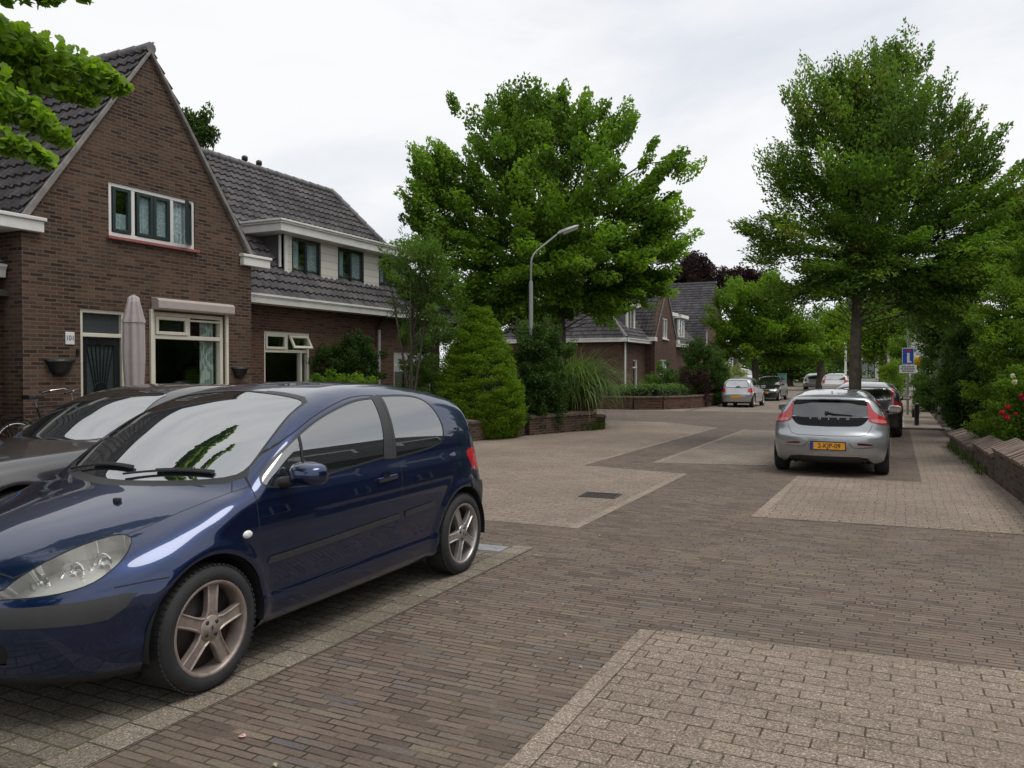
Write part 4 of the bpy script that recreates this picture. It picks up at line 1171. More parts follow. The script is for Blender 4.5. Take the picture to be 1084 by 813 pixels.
def tiles(name, O, U, V, lu, lv, clip, mat, parent, tw=.215, th=.275, ns=6, detail=True):
    """pantile sheet: O corner at the eave, U along it, V up the slope; clip = convex outline [(u,v)]"""
    O = Vector(O); U = Vector(U).normalized(); V = Vector(V).normalized(); N = U.cross(V).normalized()
    if N.z < 0: N = -N
    nu = int(lu/tw*ns)+1 if detail else 2; nr = int(math.ceil(lv/th))
    us = np.linspace(0, lu, nu)
    ph = (us/tw) % 1.0
    wave = .036*np.where(ph < .62, np.cos(ph/.62*2*PI)*.5-.5, .55*np.sin((ph-.62)/.38*PI)) if detail else np.zeros(nu)
    rows = []
    for r in range(nr):
        rows.append((r*th, .058)); rows.append(((r+1)*th-.0005, .012))
    verts = []; uv = []
    jit = RNG.normal(0, .0025, (nr, int(lu/tw)+2))
    for k, (v, h) in enumerate(rows):
        hh = h+wave+jit[k//2][np.minimum((us/tw).astype(int), jit.shape[1]-1)]
        P = np.array(O)[None]+us[:,None]*np.array(U)+v*np.array(V)+hh[:,None]*np.array(N)
        verts.append(P); uv.append(np.stack([us, np.full(nu, v+.001)], -1))
    verts.insert(0, verts[0]-np.array(N)*.06); uv.insert(0, uv[0])
    A = np.concatenate(verts); W = np.concatenate(uv); n = len(verts)
    bm = bmesh.new(); ul = bm.loops.layers.uv.verify()
    vv = [bm.verts.new(p) for p in A.tolist()]
    for k in range(n-1):
        for i in range(nu-1):
            ids = (k*nu+i, k*nu+i+1, (k+1)*nu+i+1, (k+1)*nu+i)
            f = bm.faces.new([vv[j] for j in ids]); f.smooth = (k % 2 == 1)
            for l, j in zip(f.loops, ids): l[ul].uv = W[j]
    if clip:
        m = len(clip); cen = Vector((sum(c[0] for c in clip)/m, sum(c[1] for c in clip)/m))
        for i in range(m):
            a = Vector(clip[i]); b = Vector(clip[(i+1) % m]); d = (b-a).normalized(); nn = Vector((d.y, -d.x))
            if (cen-a).dot(nn) > 0: nn = -nn
            bmesh.ops.bisect_plane(bm, geom=bm.verts[:]+bm.edges[:]+bm.faces[:], plane_co=O+U*a.x+V*a.y, plane_no=U*nn.x+V*nn.y, clear_outer=True, dist=1e-5)
    off = base_of(parent)
    for v in bm.verts: v.co -= off
    bm.normal_update()
    fl = [f for f in bm.faces if f.normal.dot(N) < -.01]
    if len(fl) > len(bm.faces)/2: bmesh.ops.reverse_faces(bm, faces=bm.faces[:])
    me = bpy.data.meshes.new(name); bm.to_mesh(me); bm.free()
    return link_mesh(name, me, mat, parent)

def ridge(a, b, r, mat, parent, name='ridge_tiles'):
    a = Vector(a); b = Vector(b); n = max(2, int((b-a).length/.36)); m = MB()
    for i in range(n):
        p = a.lerp(b, i/n); q = a.lerp(b, (i+1.12)/n)
        m.tube([p, p.lerp(q, .04), q], [r*1.02, r*1.04, r*.86], 10)
    return m.build(name, mat, parent)

def gutter(a, b, out, mat, parent, h=.20, d=.16, name='gutter'):
    """moulded wooden gutter: top edge at a/b, 'out' points away from the wall"""
    a = Vector(a); b = Vector(b); o = Vector(out).normalized(); z = Vector((0,0,1))
    prof = [(0,0),(0,-.045),(-.022,-.052),(-.022,-.075),(-.035,-.085),(-.045,-h),(-d-.25,-h),(-d-.25,-h+.05),(-d,-.03),(-d,0),(-d+.02,0),(-d+.02,-.06),(-.02,-.06),(-.02,0)]
    vs = []
    for p in (a, b):
        for x, y in prof: vs.append(p+o*x+z*y)
    n = len(prof); m = MB()
    m.add(vs, [(i, (i+1) % n, n+(i+1) % n, n+i) for i in range(n)]+[list(range(n)), list(range(n, 2*n))[::-1]])
    return m.build(name, mat, parent)

def win(parent, mat, X, y0, y1, z0, z1, H, w=.06, dep=.10, mull=(), trans=(), out=1, axis='x', pane=True, name='window', nudge=.05):
    """outer frame with mullions and transoms; outside face at X-nudge*out"""
    def B(m, a0, a1, b0, b1, f0, f1):
        xs = sorted((X-out*f0, X-out*f1))
        if axis == 'x': m.box(xs[0], xs[1], a0, a1, b0, b1)
        else: m.box(a0, a1, xs[0], xs[1], b0, b1)
    f = MB(); e = nudge
    B(f, y0, y0+w, z0, z1, e, e+dep); B(f, y1-w, y1, z0, z1, e, e+dep)
    B(f, y0+w, y1-w, z1-w, z1, e, e+dep); B(f, y0+w, y1-w, z0, z0+w, e, e+dep)
    for y in mull: B(f, y-w/2, y+w/2, z0+w, z1-w, e+.002, e+dep)
    for z in trans: B(f, y0+w, y1-w, z-w/2, z+w/2, e+.004, e+dep)
    o = f.build(name, mat, parent, bevel=.006, seg=1)
    if pane:
        p = MB(); B(p, y0+w*.5, y1-w*.5, z0+w*.5, z1-w*.5, e+dep*.62, e+dep*.66); p.build('pane', H['pane'], o)
    return o

def sash(parent, mat, X, y0, y1, z0, z1, H, w=.05, out=1, name='sash', nudge=.04, dep=.05, pane=True, axis='x'):
    return win(parent, mat, X, y0, y1, z0, z1, H, w, dep, out=out, name=name, nudge=nudge, pane=pane, axis=axis)

def folds(parent, mat, X, y0, y1, z0, z1, n=14, amp=.025, name='curtain'):
    m = MB(); k = n*6; vs = []
    for z in (z0, z1):
        for i in range(k+1):
            u = i/k; vs.append((X+amp*math.sin(u*n*2*PI), y0+(y1-y0)*u, z))
    m.add(vs, [(i, i+1, k+2+i, k+1+i) for i in range(k)], 0, True)
    return m.build(name, mat, parent, fix=False)

def downpipe(parent, mat, pts, r=.04, name='downpipe'):
    m = MB(); m.tube(pts, r, 10)
    o = m.build(name, mat, parent)
    return o

def near_houses(H):
    # ---------------- house with the steep gable
    g = thing('brick_house', 'dark brown brick house with steep gable, number plate and green upper windows', 'house', (-14.5, 8.0, 0))
    XG = -12.0; XW = -12.75; ya, yb, yc = 7.8, 12.6, 10.13; ze, za = 3.93, 7.24
    door = (8.76, 9.62, .12, 2.63); liv = (10.17, 11.85, .55, 2.67); upw = (9.30, 11.14, 3.89, 4.80)
    facade('gable_wall', [(ya,-.1),(yb,-.1),(yb,ze),(yc,za),(ya,ze)], 'x', XG, [door, liv, upw], H['brick'], g)
    for q in (ya, yb-.22): MB().box(XW-.6, XG-.222, q, q+.22, -.1, ze+.05).build('side_wall', H['brick'], g)
    facade('front_wall', [(-3.,-.1),(ya+.0,-.1),(ya,3.15),(-3.,3.15)], 'x', XW, [], H['brick'], g)
    MB().box(-19.8,-19.6,-3,10.1,-.1,3.3).build('back_wall', H['brick'], g)
    facade('end_wall', [(-19.6,-.1),(XW,-.1),(XW,3.2),(-16.2,6.9),(-19.6,3.2)], 'y', -3.0, [], H['brick'], g)
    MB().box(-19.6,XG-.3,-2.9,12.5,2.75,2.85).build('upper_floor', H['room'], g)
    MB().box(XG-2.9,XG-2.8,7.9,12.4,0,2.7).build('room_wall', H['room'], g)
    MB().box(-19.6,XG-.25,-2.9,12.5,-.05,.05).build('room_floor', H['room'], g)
    # roofs
    sl = math.atan2(7.2-3.22, 3.8); V = (-math.cos(sl), 0, math.sin(sl)); lv = math.hypot(3.8, 3.98)
    k1 = .86
    tiles('main_roof', (-12.40,-3.2,3.22), (0,1,0), V, 13.33, lv*k1, None, H['tile'], g)
    tiles('back_roof', (-20.0+7.6*(1-k1),-3.2,3.22), (0,1,0), (math.cos(sl),0,math.sin(sl)), 13.33, lv, None, H['tile'], g, detail=False)
    gs = math.atan2(za+.05-ze+.08, yc-ya+.12); Vl = (0, math.cos(gs), math.sin(gs)); ll = (yc-ya+.12)/math.cos(gs)
    Lg = 4.3
    tiles('gable_roof', (-16.25,ya-.12,ze-.08), (1,0,0), Vl, Lg+.0, ll, None, H['tile'], g)
    tiles('gable_roof', (-16.25,yb+.12,ze-.08), (1,0,0), (0,-(yb+.12-yc),za+.05-ze+.08), Lg+.0, math.hypot(yb+.12-yc, za+.05-ze+.08), None, H['tile'], g)
    ridge((-11.93,yc,za+.07), (-16.6,yc,za+.07), .10, H['ridge'], g)
    ridge((-12.40-3.8*k1,-3.2,3.26+3.98*k1), (-12.40-3.8*k1,yc-.2,3.26+3.98*k1), .10, H['ridge'], g)
    for sg, y0 in ((1, ya), (-1, yb)):
        v = MB()
        yo = y0-.14*sg
        v.prism([(XG+.075,yo,ze-.10),(XG+.075,yc,za+.06),(XG+.075,yc,za-.03),(XG+.075,y0-.06*sg,ze-.17)], (-.11,0,0))
        v.build('verge', H['verge'], g, bevel=.01, seg=1)
    # valley
    MB().bar((-12.42,ya+.02,3.5+.35), (-16.2,yc-.1,7.3), .16, .02, up=(.5,-.5,.7)).build('valley_lead', H['lead'], g)
    # box gutters at the feet of the gable and along the main eaves
    for nm, yy0, yy1, s in (('left', ya-.46, ya+.30, -1), ('right', yb-.30, yb+.46, 1)):
        m = MB(); m.box(XG-1.2, XG+.10, yy0, yy1, ze-.19, ze-.02)
        m.box(XG-1.2, XG+.13, yy0-.03, yy1+.03, ze-.02, ze+.035)
        o = m.build('box_gutter', H['white'], g, bevel=.008, seg=1)
        MB().box(XG-1.1, XG+.02, min(yy0,yy1)+.06, max(yy0,yy1)-.06, ze+.03, ze+.055).build('gutter_lining', H['lead'], o)
    gutter((-12.30,-3.2,3.24), (-12.30,ya-.03,3.24), (1,0,0), H['white'], g)
    downpipe(g, H['pipe'], [(-12.30,ya-.42,ze-.2),(-12.30,ya-.42,3.55),(-12.40,ya-.24,3.3),(-12.40,ya-.20,.0)], .035)
    # front door with fan bars
    fr = win(g, H['cream'], XG, *door, H, w=.065, dep=.11, trans=(2.20,), pane=False, name='door_frame', nudge=.03)
    MB().box(XG-.105,XG-.10,door[0]+.05,door[1]-.05,2.225,2.58).build('fanlight', plain('frosted_glass', (.055,.062,.066), .12, noise=.25, nscale=40), fr)
    dm = MB(); y0, y1 = door[0]+.068, door[1]-.068
    for b in ((y0,y0+.10,.15,2.165),(y1-.10,y1,.15,2.165),(y0+.10,y1-.10,2.04,2.165),(y0+.10,y1-.10,1.02,1.24),(y0+.10,y1-.10,.15,.42)): dm.box(XG-.12,XG-.075,*b)
    dm.box(XG-.115,XG-.095,y0+.10,y1-.10,.42,1.02)
    d = dm.build('front_door', H['dark'], g, bevel=.006, seg=1)
    MB().box(XG-.115,XG-.108,y0+.10,y1-.10,1.24,2.04).build('door_glass', plain('door_glass', (.045,.06,.062), .15, noise=.3, nscale=30), d)
    for k in range(-3, 4):
        yy = (y0+y1)/2
        MB().bar((XG-.10,yy+k*.028,1.24),(XG-.10,yy+k*.085,2.04),.012,.02,up=(1,0,0)).build('door_bar', H['dark'], d)
    ab = MB(); ab.tube([(XG-.10,(y0+y1)/2+.13*math.cos(a),1.25+.16*math.sin(a)) for a in np.linspace(0,PI,10)], .008, 6); ab.build('door_bar', H['dark'], d)
    MB().box(XG-.08,XG-.062,y0+.20,y1-.20,1.10,1.17).build('letter_flap', plain('flap_metal', (.40,.40,.39), .35, .5), d, bevel=.005, seg=1)
    MB().lathe([(0,.06),(.025,.05),(.03,.03),(.012,.02),(.012,0)], (XG-.078,y0+.05,1.12), 'x', 14).build('door_knob', H['white'], d)
    MB().box(XG-.22,XG+.25,door[0]-.05,door[1]+.05,-.02,.12).build('door_step', H['stone'], g, bevel=.01)
    # living room window with roller shutter box
    lw = win(g, H['cream'], XG, *liv, H, w=.075, dep=.12, trans=(2.22,), name='living_room_window', nudge=.02)
    MB().box(XG-.12,XG-.022,11.0-.03,11.0+.03,2.255,2.60).build('mullion', H['cream'], lw)
    sash(lw, H['cream'], XG, liv[0]+.08, 10.965, 2.26, 2.59, H, w=.06, nudge=.0)
    MB().box(XG-.09,XG-.02,11.03,liv[1]-.08,2.53,2.565).build('vent_bar', H['cream'], lw)
    folds(lw, H['curtain'], XG-.175, 11.40, 11.74, .6, 2.55, 5)
    MB().lathe([(0,0),(.05,.0),(.07,.05),(.05,.10),(.03,.12),(0,.12)], (XG-.22,10.95,.98), 'z', 14).build('window_vase', H['shutter'], lw)
    MB().box(XG-.34,XG-.16,liv[0],liv[1],.90,.93).build('window_board', H['cream'], lw)
    MB().box(XG-.10,XG+.08,liv[0]-.06,liv[1]+.06,.47,.55).build('sill', H['stone'], g, bevel=.01, seg=1)
    sb = MB(); prof = [(0,2.70),(.17,2.70),(.19,2.73),(.19,2.86),(.15,2.90),(0,2.92)]
    sb.prism([(XG+.002+p[0],liv[0]-.03,p[1]) for p in prof], (0,liv[1]-liv[0]+.14,0)); sb.build('shutter_box', H['shutter'], g, bevel=.006, seg=1)
    for yy in (liv[0]-.045, liv[1]+.05): MB().box(XG+.002,XG+.045,yy-.03,yy+.03,.50,2.70).build('shutter_rail', H['cream'], g)
    # upper window, three green casements, the right one ajar
    uw = win(g, H['white'], XG, *upw, H, w=.07, dep=.12, mull=(9.80,10.63), name='upper_window', nudge=.02)
    for a, b in ((9.385,9.745),(9.865,10.215),(10.225,10.58)):
        s = sash(uw, H['green'], XG, a, b, 3.965, 4.735, H, w=.06, nudge=.005, dep=.05)
        folds(s, H['lace'], XG-.075, a+.02, b-.02, 3.98, 4.30 if a < 9.5 else 4.72, 5, .008)
    s = sash(uw, H['green'], XG, 0, .40, -.385, .385, H, w=.06, nudge=-XG*0+.0, dep=.05)
    for o in [s]+list(s.children):
        for v in o.data.vertices: v.co = Vector(v.co)+base_of(o)-Vector((XG,0,0))
    hinge = Vector((XG, 11.07, 4.35)); ang = math.radians(38)
    for o in [s]+list(s.children):
        for v in o.data.vertices:
            p = v.co; y = p.y-.40; x = p.x
            q = Vector((x*math.cos(ang)-y*math.sin(ang), x*math.sin(ang)+y*math.cos(ang), p.z))
            v.co = q+hinge-base_of(o)
    folds(uw, H['lace'], XG-.10, 10.70, 11.05, 3.98, 4.72, 4, .012)
    MB().box(XG-.12,XG+.07,upw[0]-.05,upw[1]+.06,3.83,3.885).build('red_sill', H['sill'], g, bevel=.008, seg=1)
    # number tile
    t = MB().box(XG+.001,XG+.018,8.49,8.645,2.03,2.23).build('number_tile', H['white'], g, bevel=.004, seg=1)
    text_mesh('101', .112, plain('tile_blue', (.05,.05,.16), .5), 'tile_number', t, Vector((XG+.0185,8.567,2.13))-base_of(g), (PI/2,0,PI/2), .001, .002, sx=.9)
    MB().box(XG+.001,XG+.03,8.68,8.72,1.86,1.96).build('door_bell', H['dark'], g)
    # ---------------- house with the long white dormer
    d = thing('brick_house', 'brown brick house with long white timber dormer under a grey tiled roof', 'house', (-16.0, 16.5, 0))
    yE = 21.4
    kit = (13.78, 15.34, .70, 2.50); far = (18.9, 20.9, .55, 2.12)
    facade('front_wall', [(yb+.0,-.1),(yE,-.1),(yE,3.15),(yb,3.15)], 'x', XW, [kit, far], H['brick2'], d)
    facade('end_wall', [(-19.6,-.1),(XW-.22,-.1),(XW-.22,3.1),(-19.6,3.1)], 'y', yE, [], H['brick2'], d, thick=.2)
    MB().box(-19.8,-19.6,10.1,yE,-.1,3.3).build('back_wall', H['brick2'], d)
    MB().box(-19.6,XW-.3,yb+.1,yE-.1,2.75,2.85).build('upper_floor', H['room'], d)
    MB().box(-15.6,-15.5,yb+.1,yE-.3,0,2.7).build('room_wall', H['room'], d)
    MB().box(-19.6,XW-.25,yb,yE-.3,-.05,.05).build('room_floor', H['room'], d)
    yR = 20.55; yC = yE+.45; u0 = 10.13
    tiles('main_roof', (-12.40,u0,3.22), (0,1,0), V, yC-u0, lv, [(0,0),(yC-u0,0),(yR-u0,lv),(0,lv)], H['tile'], d)
    tiles('back_roof', (-20.0,u0,3.22), (0,1,0), (math.cos(sl),0,math.sin(sl)), yC-u0, lv, [(0,0),(yC-u0,0),(yR-u0,lv),(0,lv)], H['tile'], d, detail=False)
    hv = Vector((0, yR-yC, 3.98)); tiles('hip_roof', (-12.40,yC,3.22), (-1,0,0), hv, 7.6, hv.length, [(0,0),(7.6,0),(3.8,hv.length)], H['tile'], d, detail=False)
    ridge((-16.2,u0+.2,7.25), (-16.2,yR,7.25), .10, H['ridge'], d); ridge((-12.42,yC,3.27), (-16.2,yR,7.27), .10, H['ridge'], d)
    gutter((-12.30,yb+.1,3.26), (-12.30,yC+.05,3.26), (1,0,0), H['white'], d)
    gutter((-12.30,yC+.1,3.26), (-20.0,yC+.1,3.26), (0,1,0), H['white'], d)
    for yy in (16.9, 17.45):
        m = MB(); m.lathe([(.06,7.15),(.06,7.40),(.085,7.40),(.085,7.50),(.05,7.53),(0,7.53)], (-16.3,yy,0), 'z', 14); m.build('flue', H['dark'], d)
    # dormer
    XD = -13.05; yA, yB = 14.80, 20.1; zb, zt = 3.74, 4.80
    wins = [(15.05,16.12),(16.80,17.92),(18.62,19.75)]
    facade('dormer_front', [(yA,zb-.1),(yB,zb-.1),(yB,zt+.05),(yA,zt+.05)], 'x', XD, [(a,b,zb,zt) for a,b in wins], H['siding'], d, thick=-.12)
    for yy, s in ((yA, 1), (yB, -1)):
        c = MB(); th = .06*s
        c.prism([(XD-.002,yy,zb-.1),(XD-.002,yy,zt+.05),(XD-1.25,yy,zt+.05)], (0,th,0)); c.build('dormer_cheek', H['grey'], d)
    MB().box(XD-.01,XD+.02,yA-.015,yA+.09,zb-.05,zt).build('corner_board', H['white'], d)
    downpipe(d, H['white'], [(XD-.10,yA-.05,zt),(XD-.10,yA-.05,zt-.75)], .035, 'dormer_pipe')
    MB().box(XD-1.6,XD-.13,yA+.07,yB-.07,zb-.1,zb-.05).build('dormer_floor', H['room'], d)
    r = MB(); r.box(XD-1.9, XD+.30, yA-.45, yB+.35, zt+.02, zt+.20); r.box(XD-1.9, XD+.34, yA-.49, yB+.39, zt+.20, zt+.245); r.box(XD-1.9, XD+.37, yA-.52, yB+.42, zt+.245, zt+.29)
    ro = r.build('dormer_roof', H['white'], d, bevel=.006, seg=1)
    for k, (a, b) in enumerate(wins):
        f = win(d, H['dark'], XD, a, b, zb, zt-.02, H, w=.055, dep=.07, mull=((a+b)/2,), name='dormer_window', nudge=.0)
        if k < 3:
            folds(f, H['lace'], XD-.115, a+.03, a+.36, zb, zt-.03, 5, .015); folds(f, H['lace'], XD-.115, b-.45, b-.03, zb, zt-.03, 6, .015)
        MB().box(XD-.05,XD+.06,a-.05,b+.05,zb-.035,zb-.002).build('dormer_sill', H['white'], f)
    fl = MB(); fl.bar((XD+.10,yA-.1,zb-.085),(XD+.10,yB+.1,zb-.085),.30,.02,up=(math.sin(sl),0,math.cos(sl))); fl.build('dormer_flashing', H['lead'], d)
    # ground floor windows
    k = win(d, H['cream'], XW, *kit, H, w=.07, dep=.11, mull=(), trans=(2.05,), name='kitchen_window', nudge=.03)
    MB().box(XW-.14,XW-.032,14.53,14.59,2.085,2.43).build('mullion', H['cream'], k)
    MB().box(XW-.14,XW-.034,15.03,15.08,.77,2.015).build('mullion', H['cream'], k)
    sash(k, H['cream'], XW, kit[0]+.075, 14.52, 2.09, 2.43, H, w=.055, nudge=.01)
    s = sash(k, H['cream'], 0, 0, .66, -.34, 0, H, w=.06, nudge=.0)
    for o in [s]+list(s.children):
        for v in o.data.vertices:
            p = Vector(v.co)+base_of(o); a = math.radians(28)
            q = Vector((p.x*math.cos(a)-p.z*math.sin(a), p.y, p.x*math.sin(a)+p.z*math.cos(a)))
            v.co = q+Vector((XW-.0,14.61,2.43))-base_of(o)
    win(d, H['cream'], XW, *far, H, w=.07, dep=.11, mull=(19.9,), trans=(1.75,), name='side_window', nudge=.03)
    for b in (kit, far): MB().box(XW-.10,XW+.07,b[0]-.05,b[1]+.05,b[2]-.08,b[2]).build('sill', H['stone'], d, bevel=.01, seg=1)
    p = downpipe(d, H['pipe'], [(-12.65,18.05,2.75),(-12.68,18.05,0)], .045); MB().tube([(-12.45,18.05,3.1),(-12.52,18.05,2.98),(-12.65,18.05,2.85),(-12.65,18.05,2.7)], .05, 10).build('pipe_elbow', H['dark'], p)
    return g, d

def far_house(H, name, label, ox, oy, wallm, L=24., gab=(4.3,9.6), wins=(), dorm=(), zr=7.2):
    """same family of terrace: long roof parallel to the street, hipped near end, one cross gable; near end at y=oy, front wall at x=ox"""
    d = thing('brick_house', label, 'house', (ox-3.5, oy+L/2, 0))
    facade('front_wall', [(oy,-.2),(oy+L,-.2),(oy+L,3.1),(oy,3.1)], 'x', ox, [(oy+a,oy+b,z0,z1) for a,b,z0,z1 in wins], wallm, d)
    facade('end_wall', [(ox-7.,-.2),(ox-.22,-.2),(ox-.22,3.1),(ox-7.,3.1)], 'y', oy, [], wallm, d, thick=-.2)
    MB().box(ox-7.2,ox-7.,oy,oy+L,-.2,3.2).build('back_wall', wallm, d)
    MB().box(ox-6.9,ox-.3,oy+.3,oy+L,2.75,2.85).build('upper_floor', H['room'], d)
    for a, b, z0, z1 in wins:
        w = win(d, H['white'], ox, oy+a, oy+b, z0, z1, H, w=.07, dep=.1, trans=(z1-.42,), name='window', nudge=.03)
    xe = ox+.35; rise = zr-3.2; sl = math.atan2(rise, 3.85); lv = math.hypot(rise, 3.85); V = (-math.cos(sl),0,math.sin(sl))
    hp = 3.4
    tiles('main_roof', (xe,oy-.35,3.2), (0,1,0), V, L, lv, [(0,0),(L,0),(L,lv),(hp,lv)], H['tile'], d, ns=4)
    tiles('back_roof', (xe-7.7,oy-.35,3.2), (0,1,0), (-V[0],0,V[2]), L, lv, [(0,0),(L,0),(L,lv),(hp,lv)], H['tile'], d, detail=False)
    hv = Vector((0,hp,rise)); tiles('hip_roof', (xe,oy-.35,3.2), (-1,0,0), hv, 7.7, hv.length, [(0,0),(7.7,0),(3.85,hv.length)], H['tile'], d, ns=4)
    ridge((xe,oy-.35,3.25), (xe-3.85,oy-.35+hp,zr+.06), .10, H['ridge'], d); ridge((xe-3.85,oy-.35+hp,zr+.06), (xe-3.85,oy+L,zr+.06), .10, H['ridge'], d)
    gutter((xe+.1,oy-.5,3.24), (xe+.1,oy+L,3.24), (1,0,0), H['white'], d); gutter((xe+.1,oy-.45,3.24), (xe-7.7,oy-.45,3.24), (0,-1,0), H['white'], d)
    ga, gb = oy+gab[0], oy+gab[1]; gc = (ga+gb)/2; zg = 6.5; xg = ox+.55
    facade('gable_wall', [(ga,-.2),(gb,-.2),(gb,3.5),(gc+.25,zg),(gc-.25,zg),(ga,3.5)], 'x', xg, [(gc-.75,gc+.35,3.4,4.6),(ga+1.2,ga+2.6,.6,2.2)], wallm, d)
    MB().box(ox-.3,xg-.23,ga,ga+.2,-.2,3.6).build('side_wall', wallm, d); MB().box(ox-.3,xg-.23,gb-.2,gb,-.2,3.6).build('side_wall', wallm, d)
    w = win(d, H['white'], xg, gc-.75, gc+.35, 3.4, 4.6, H, w=.08, dep=.1, mull=(gc-.2,), name='gable_window', nudge=.02)
    MB().box(xg-.1,xg+.08,gc-.82,gc+.42,3.33,3.395).build('sill', H['white'], w)
    w = win(d, H['white'], xg, ga+1.2, ga+2.6, .6, 2.2, H, w=.08, dep=.1, mull=(ga+1.9,), trans=(1.75,), name='window', nudge=.02)
    for y0, sg in ((ga-.1, 1), (gb+.1, -1)):
        v = Vector((0, (gc-y0), zg-3.38)); tiles('gable_roof', (xg-4.2,y0,3.38), (1,0,0), v, 4.25, v.length, None, H['tile'], d, ns=4)
        MB().prism([(xg+.06,y0,3.36),(xg+.06,gc,zg+.02),(xg+.06,gc,zg-.12),(xg+.06,y0+.1*sg,3.3)], (-.1,0,0)).build('verge', H['verge'], d)
        MB().box(xg-1,xg+.12,min(y0-.35*sg,y0+.2*sg),max(y0-.35*sg,y0+.2*sg),3.2,3.42).build('box_gutter', H['white'], d)
    for (a, b, xd) in dorm:
        a += oy; b += oy; z0, z1 = 3.75, 4.95
        f = MB(); f.box(xd-.1,xd,a,a+.14,z0-.1,z1); f.box(xd-.1,xd,b-.14,b,z0-.1,z1); f.box(xd-.1,xd,a+.14,b-.14,z0-.1,z0); f.build('dormer_front', H['white'], d)
        win(d, H['white'], xd, a+.14, b-.14, z0, z1-.02, H, w=.07, dep=.07, mull=((a+b)/2,), name='dormer_window', nudge=.01)
        for yy, s in ((a, 1), (b, -1)): MB().prism([(xd-.101,yy,z0-.1),(xd-.101,yy,z1+.02),(xd-1.5,yy,z1+.02)], (0,.05*s,0)).build('dormer_cheek', H['grey'], d)
        MB().box(xd-1.8,xd+.25,a-.2,b+.2,z1+.02,z1+.24).build('dormer_roof', H['white'], d, bevel=.01, seg=1)
    return d

def far_houses(H):
    d = far_house(H, 'x', 'far brick house with hipped tiled roof and narrow front gable across the side street', -12.75, 39.6, H['brick2'], L=17., gab=(4.2,9.0), wins=((1.9,2.75,.25,2.15),), dorm=((1.55,2.95,-12.95),(9.6,11.2,-12.9),(12.4,14.0,-12.9)))
    downpipe(d, H['white'], [(-12.62,39.75,3.0),(-12.62,39.75,0)], .05)
    # house closing the view, roof facing the camera
    h = thing('brick_house', 'distant brick house whose large grey roof with one small skylight faces the camera', 'house', (-19., 64., 0))
    x0, x1, y0, yr, zr = -27., -12.9, 58.5, 63.0, 8.3
    facade('front_wall', [(x0,-.3),(x1,-.3),(x1,3.2),(x0,3.2)], 'y', y0, [], H['brick3'], h, thick=-.2)
    facade('end_wall', [(y0+.2,-.3),(yr*2-y0,-.3),(yr*2-y0,3.2),(yr,zr-.1),(y0+.2,3.2)], 'x', x1, [(y0+1.5,y0+2.6,3.4,4.6),(y0+3,y0+4.6,.8,2.3)], H['brick2'], h)
    win(h, H['white'], x1, y0+1.5, y0+2.6, 3.4, 4.6, H, name='window'); win(h, H['white'], x1, y0+3, y0+4.6, .8, 2.3, H, name='window')
    v = Vector((0,yr-y0+.4,zr-3.0)); tiles('front_roof', (x0,y0-.4,3.0), (1,0,0), v, x1-x0+.2, v.length, None, H['tile'], h, ns=4)
    v2 = Vector((0,-(yr-y0+.4),zr-3.0)); tiles('back_roof', (x0,2*yr-y0+.4,3.0), (1,0,0), v2, x1-x0+.2, v.length, None, H['tile'], h, detail=False)
    ridge((x0,yr,zr+.05), (x1+.2,yr,zr+.05), .12, H['ridge'], h)
    c = Vector((-17.0,y0-.4,3.0))+v*.86; n = Vector((0,-v.z,v.y)).normalized()
    MB().bar(c+n*.10, c+n*.10+v.normalized()*.7, .55, .06, up=n).build('skylight', H['lead'], h)
    MB().box(-20.6,-19.6,yr-.4,yr+.4,zr-.3,zr+.7).build('chimney', H['brick3'], h)
    gutter((x0,y0-.45,3.05), (x1+.2,y0-.45,3.05), (0,-1,0), H['white'], h)
    # pale house glimpsed at the end of the street
    p = thing('rendered_house', 'white house glimpsed at street end between the tree trunk and the sign', 'house', (0.5, 74., 0))
    facade('front_wall', [(-3.5,-.3),(4.5,-.3),(4.5,4.6),(-3.5,4.6)], 'y', 70., [(-2.6,-1.6,.9,2.3),(1.0,2.4,.9,2.3)], H['white'], p, thick=-.2)
    facade('end_wall', [(70.2,-.3),(78,-.3),(78,4.6),(70.2,4.6)], 'x', 4.5, [], H['white'], p)
    for a, b in ((-2.6,-1.6),(1.0,2.4)): win(p, H['dark'], 70., a, b, .9, 2.3, H, out=-1, axis='y', name='window', mull=((a+b)/2,))
    v = Vector((0,4.4,3.4)); tiles('roof', (-3.9,69.6,4.5), (1,0,0), v, 8.8, v.length, None, H['tile'], p, detail=False)
    v = Vector((0,-4.4,3.4)); tiles('roof', (-3.9,78.4,4.5), (1,0,0), v, 8.8, v.length, None, H['tile'], p, detail=False)
    # roof showing above the shrubs on the right
    q = thing('brick_house', 'brick house mostly hidden by shrubs on the right, its grey roof showing', 'house', (9., 36., 0))
    facade('front_wall', [(30.,-.2),(42.,-.2),(42.,3.0),(30.,3.0)], 'x', 12.0, [], H['brick2'], q)
    facade('street_wall', [(5.2,-.2),(12.0,-.2),(12.0,3.0),(8.6,6.0),(5.2,3.0)], 'y', 30.0, [], H['brick2'], q, thick=-.2)
    MB().box(5.2,5.4,30.2,42,-.2,3.0).build('side_wall', H['brick2'], q)
    v = Vector((3.7,0,3.2)); tiles('roof', (4.9,29.7,2.9), (0,1,0), v, 12.6, v.length, None, H['tile'], q, ns=4)
    v = Vector((-3.7,0,3.2)); tiles('roof', (12.3,29.7,2.9), (0,1,0), v, 12.6, v.length, None, H['tile'], q, detail=False)
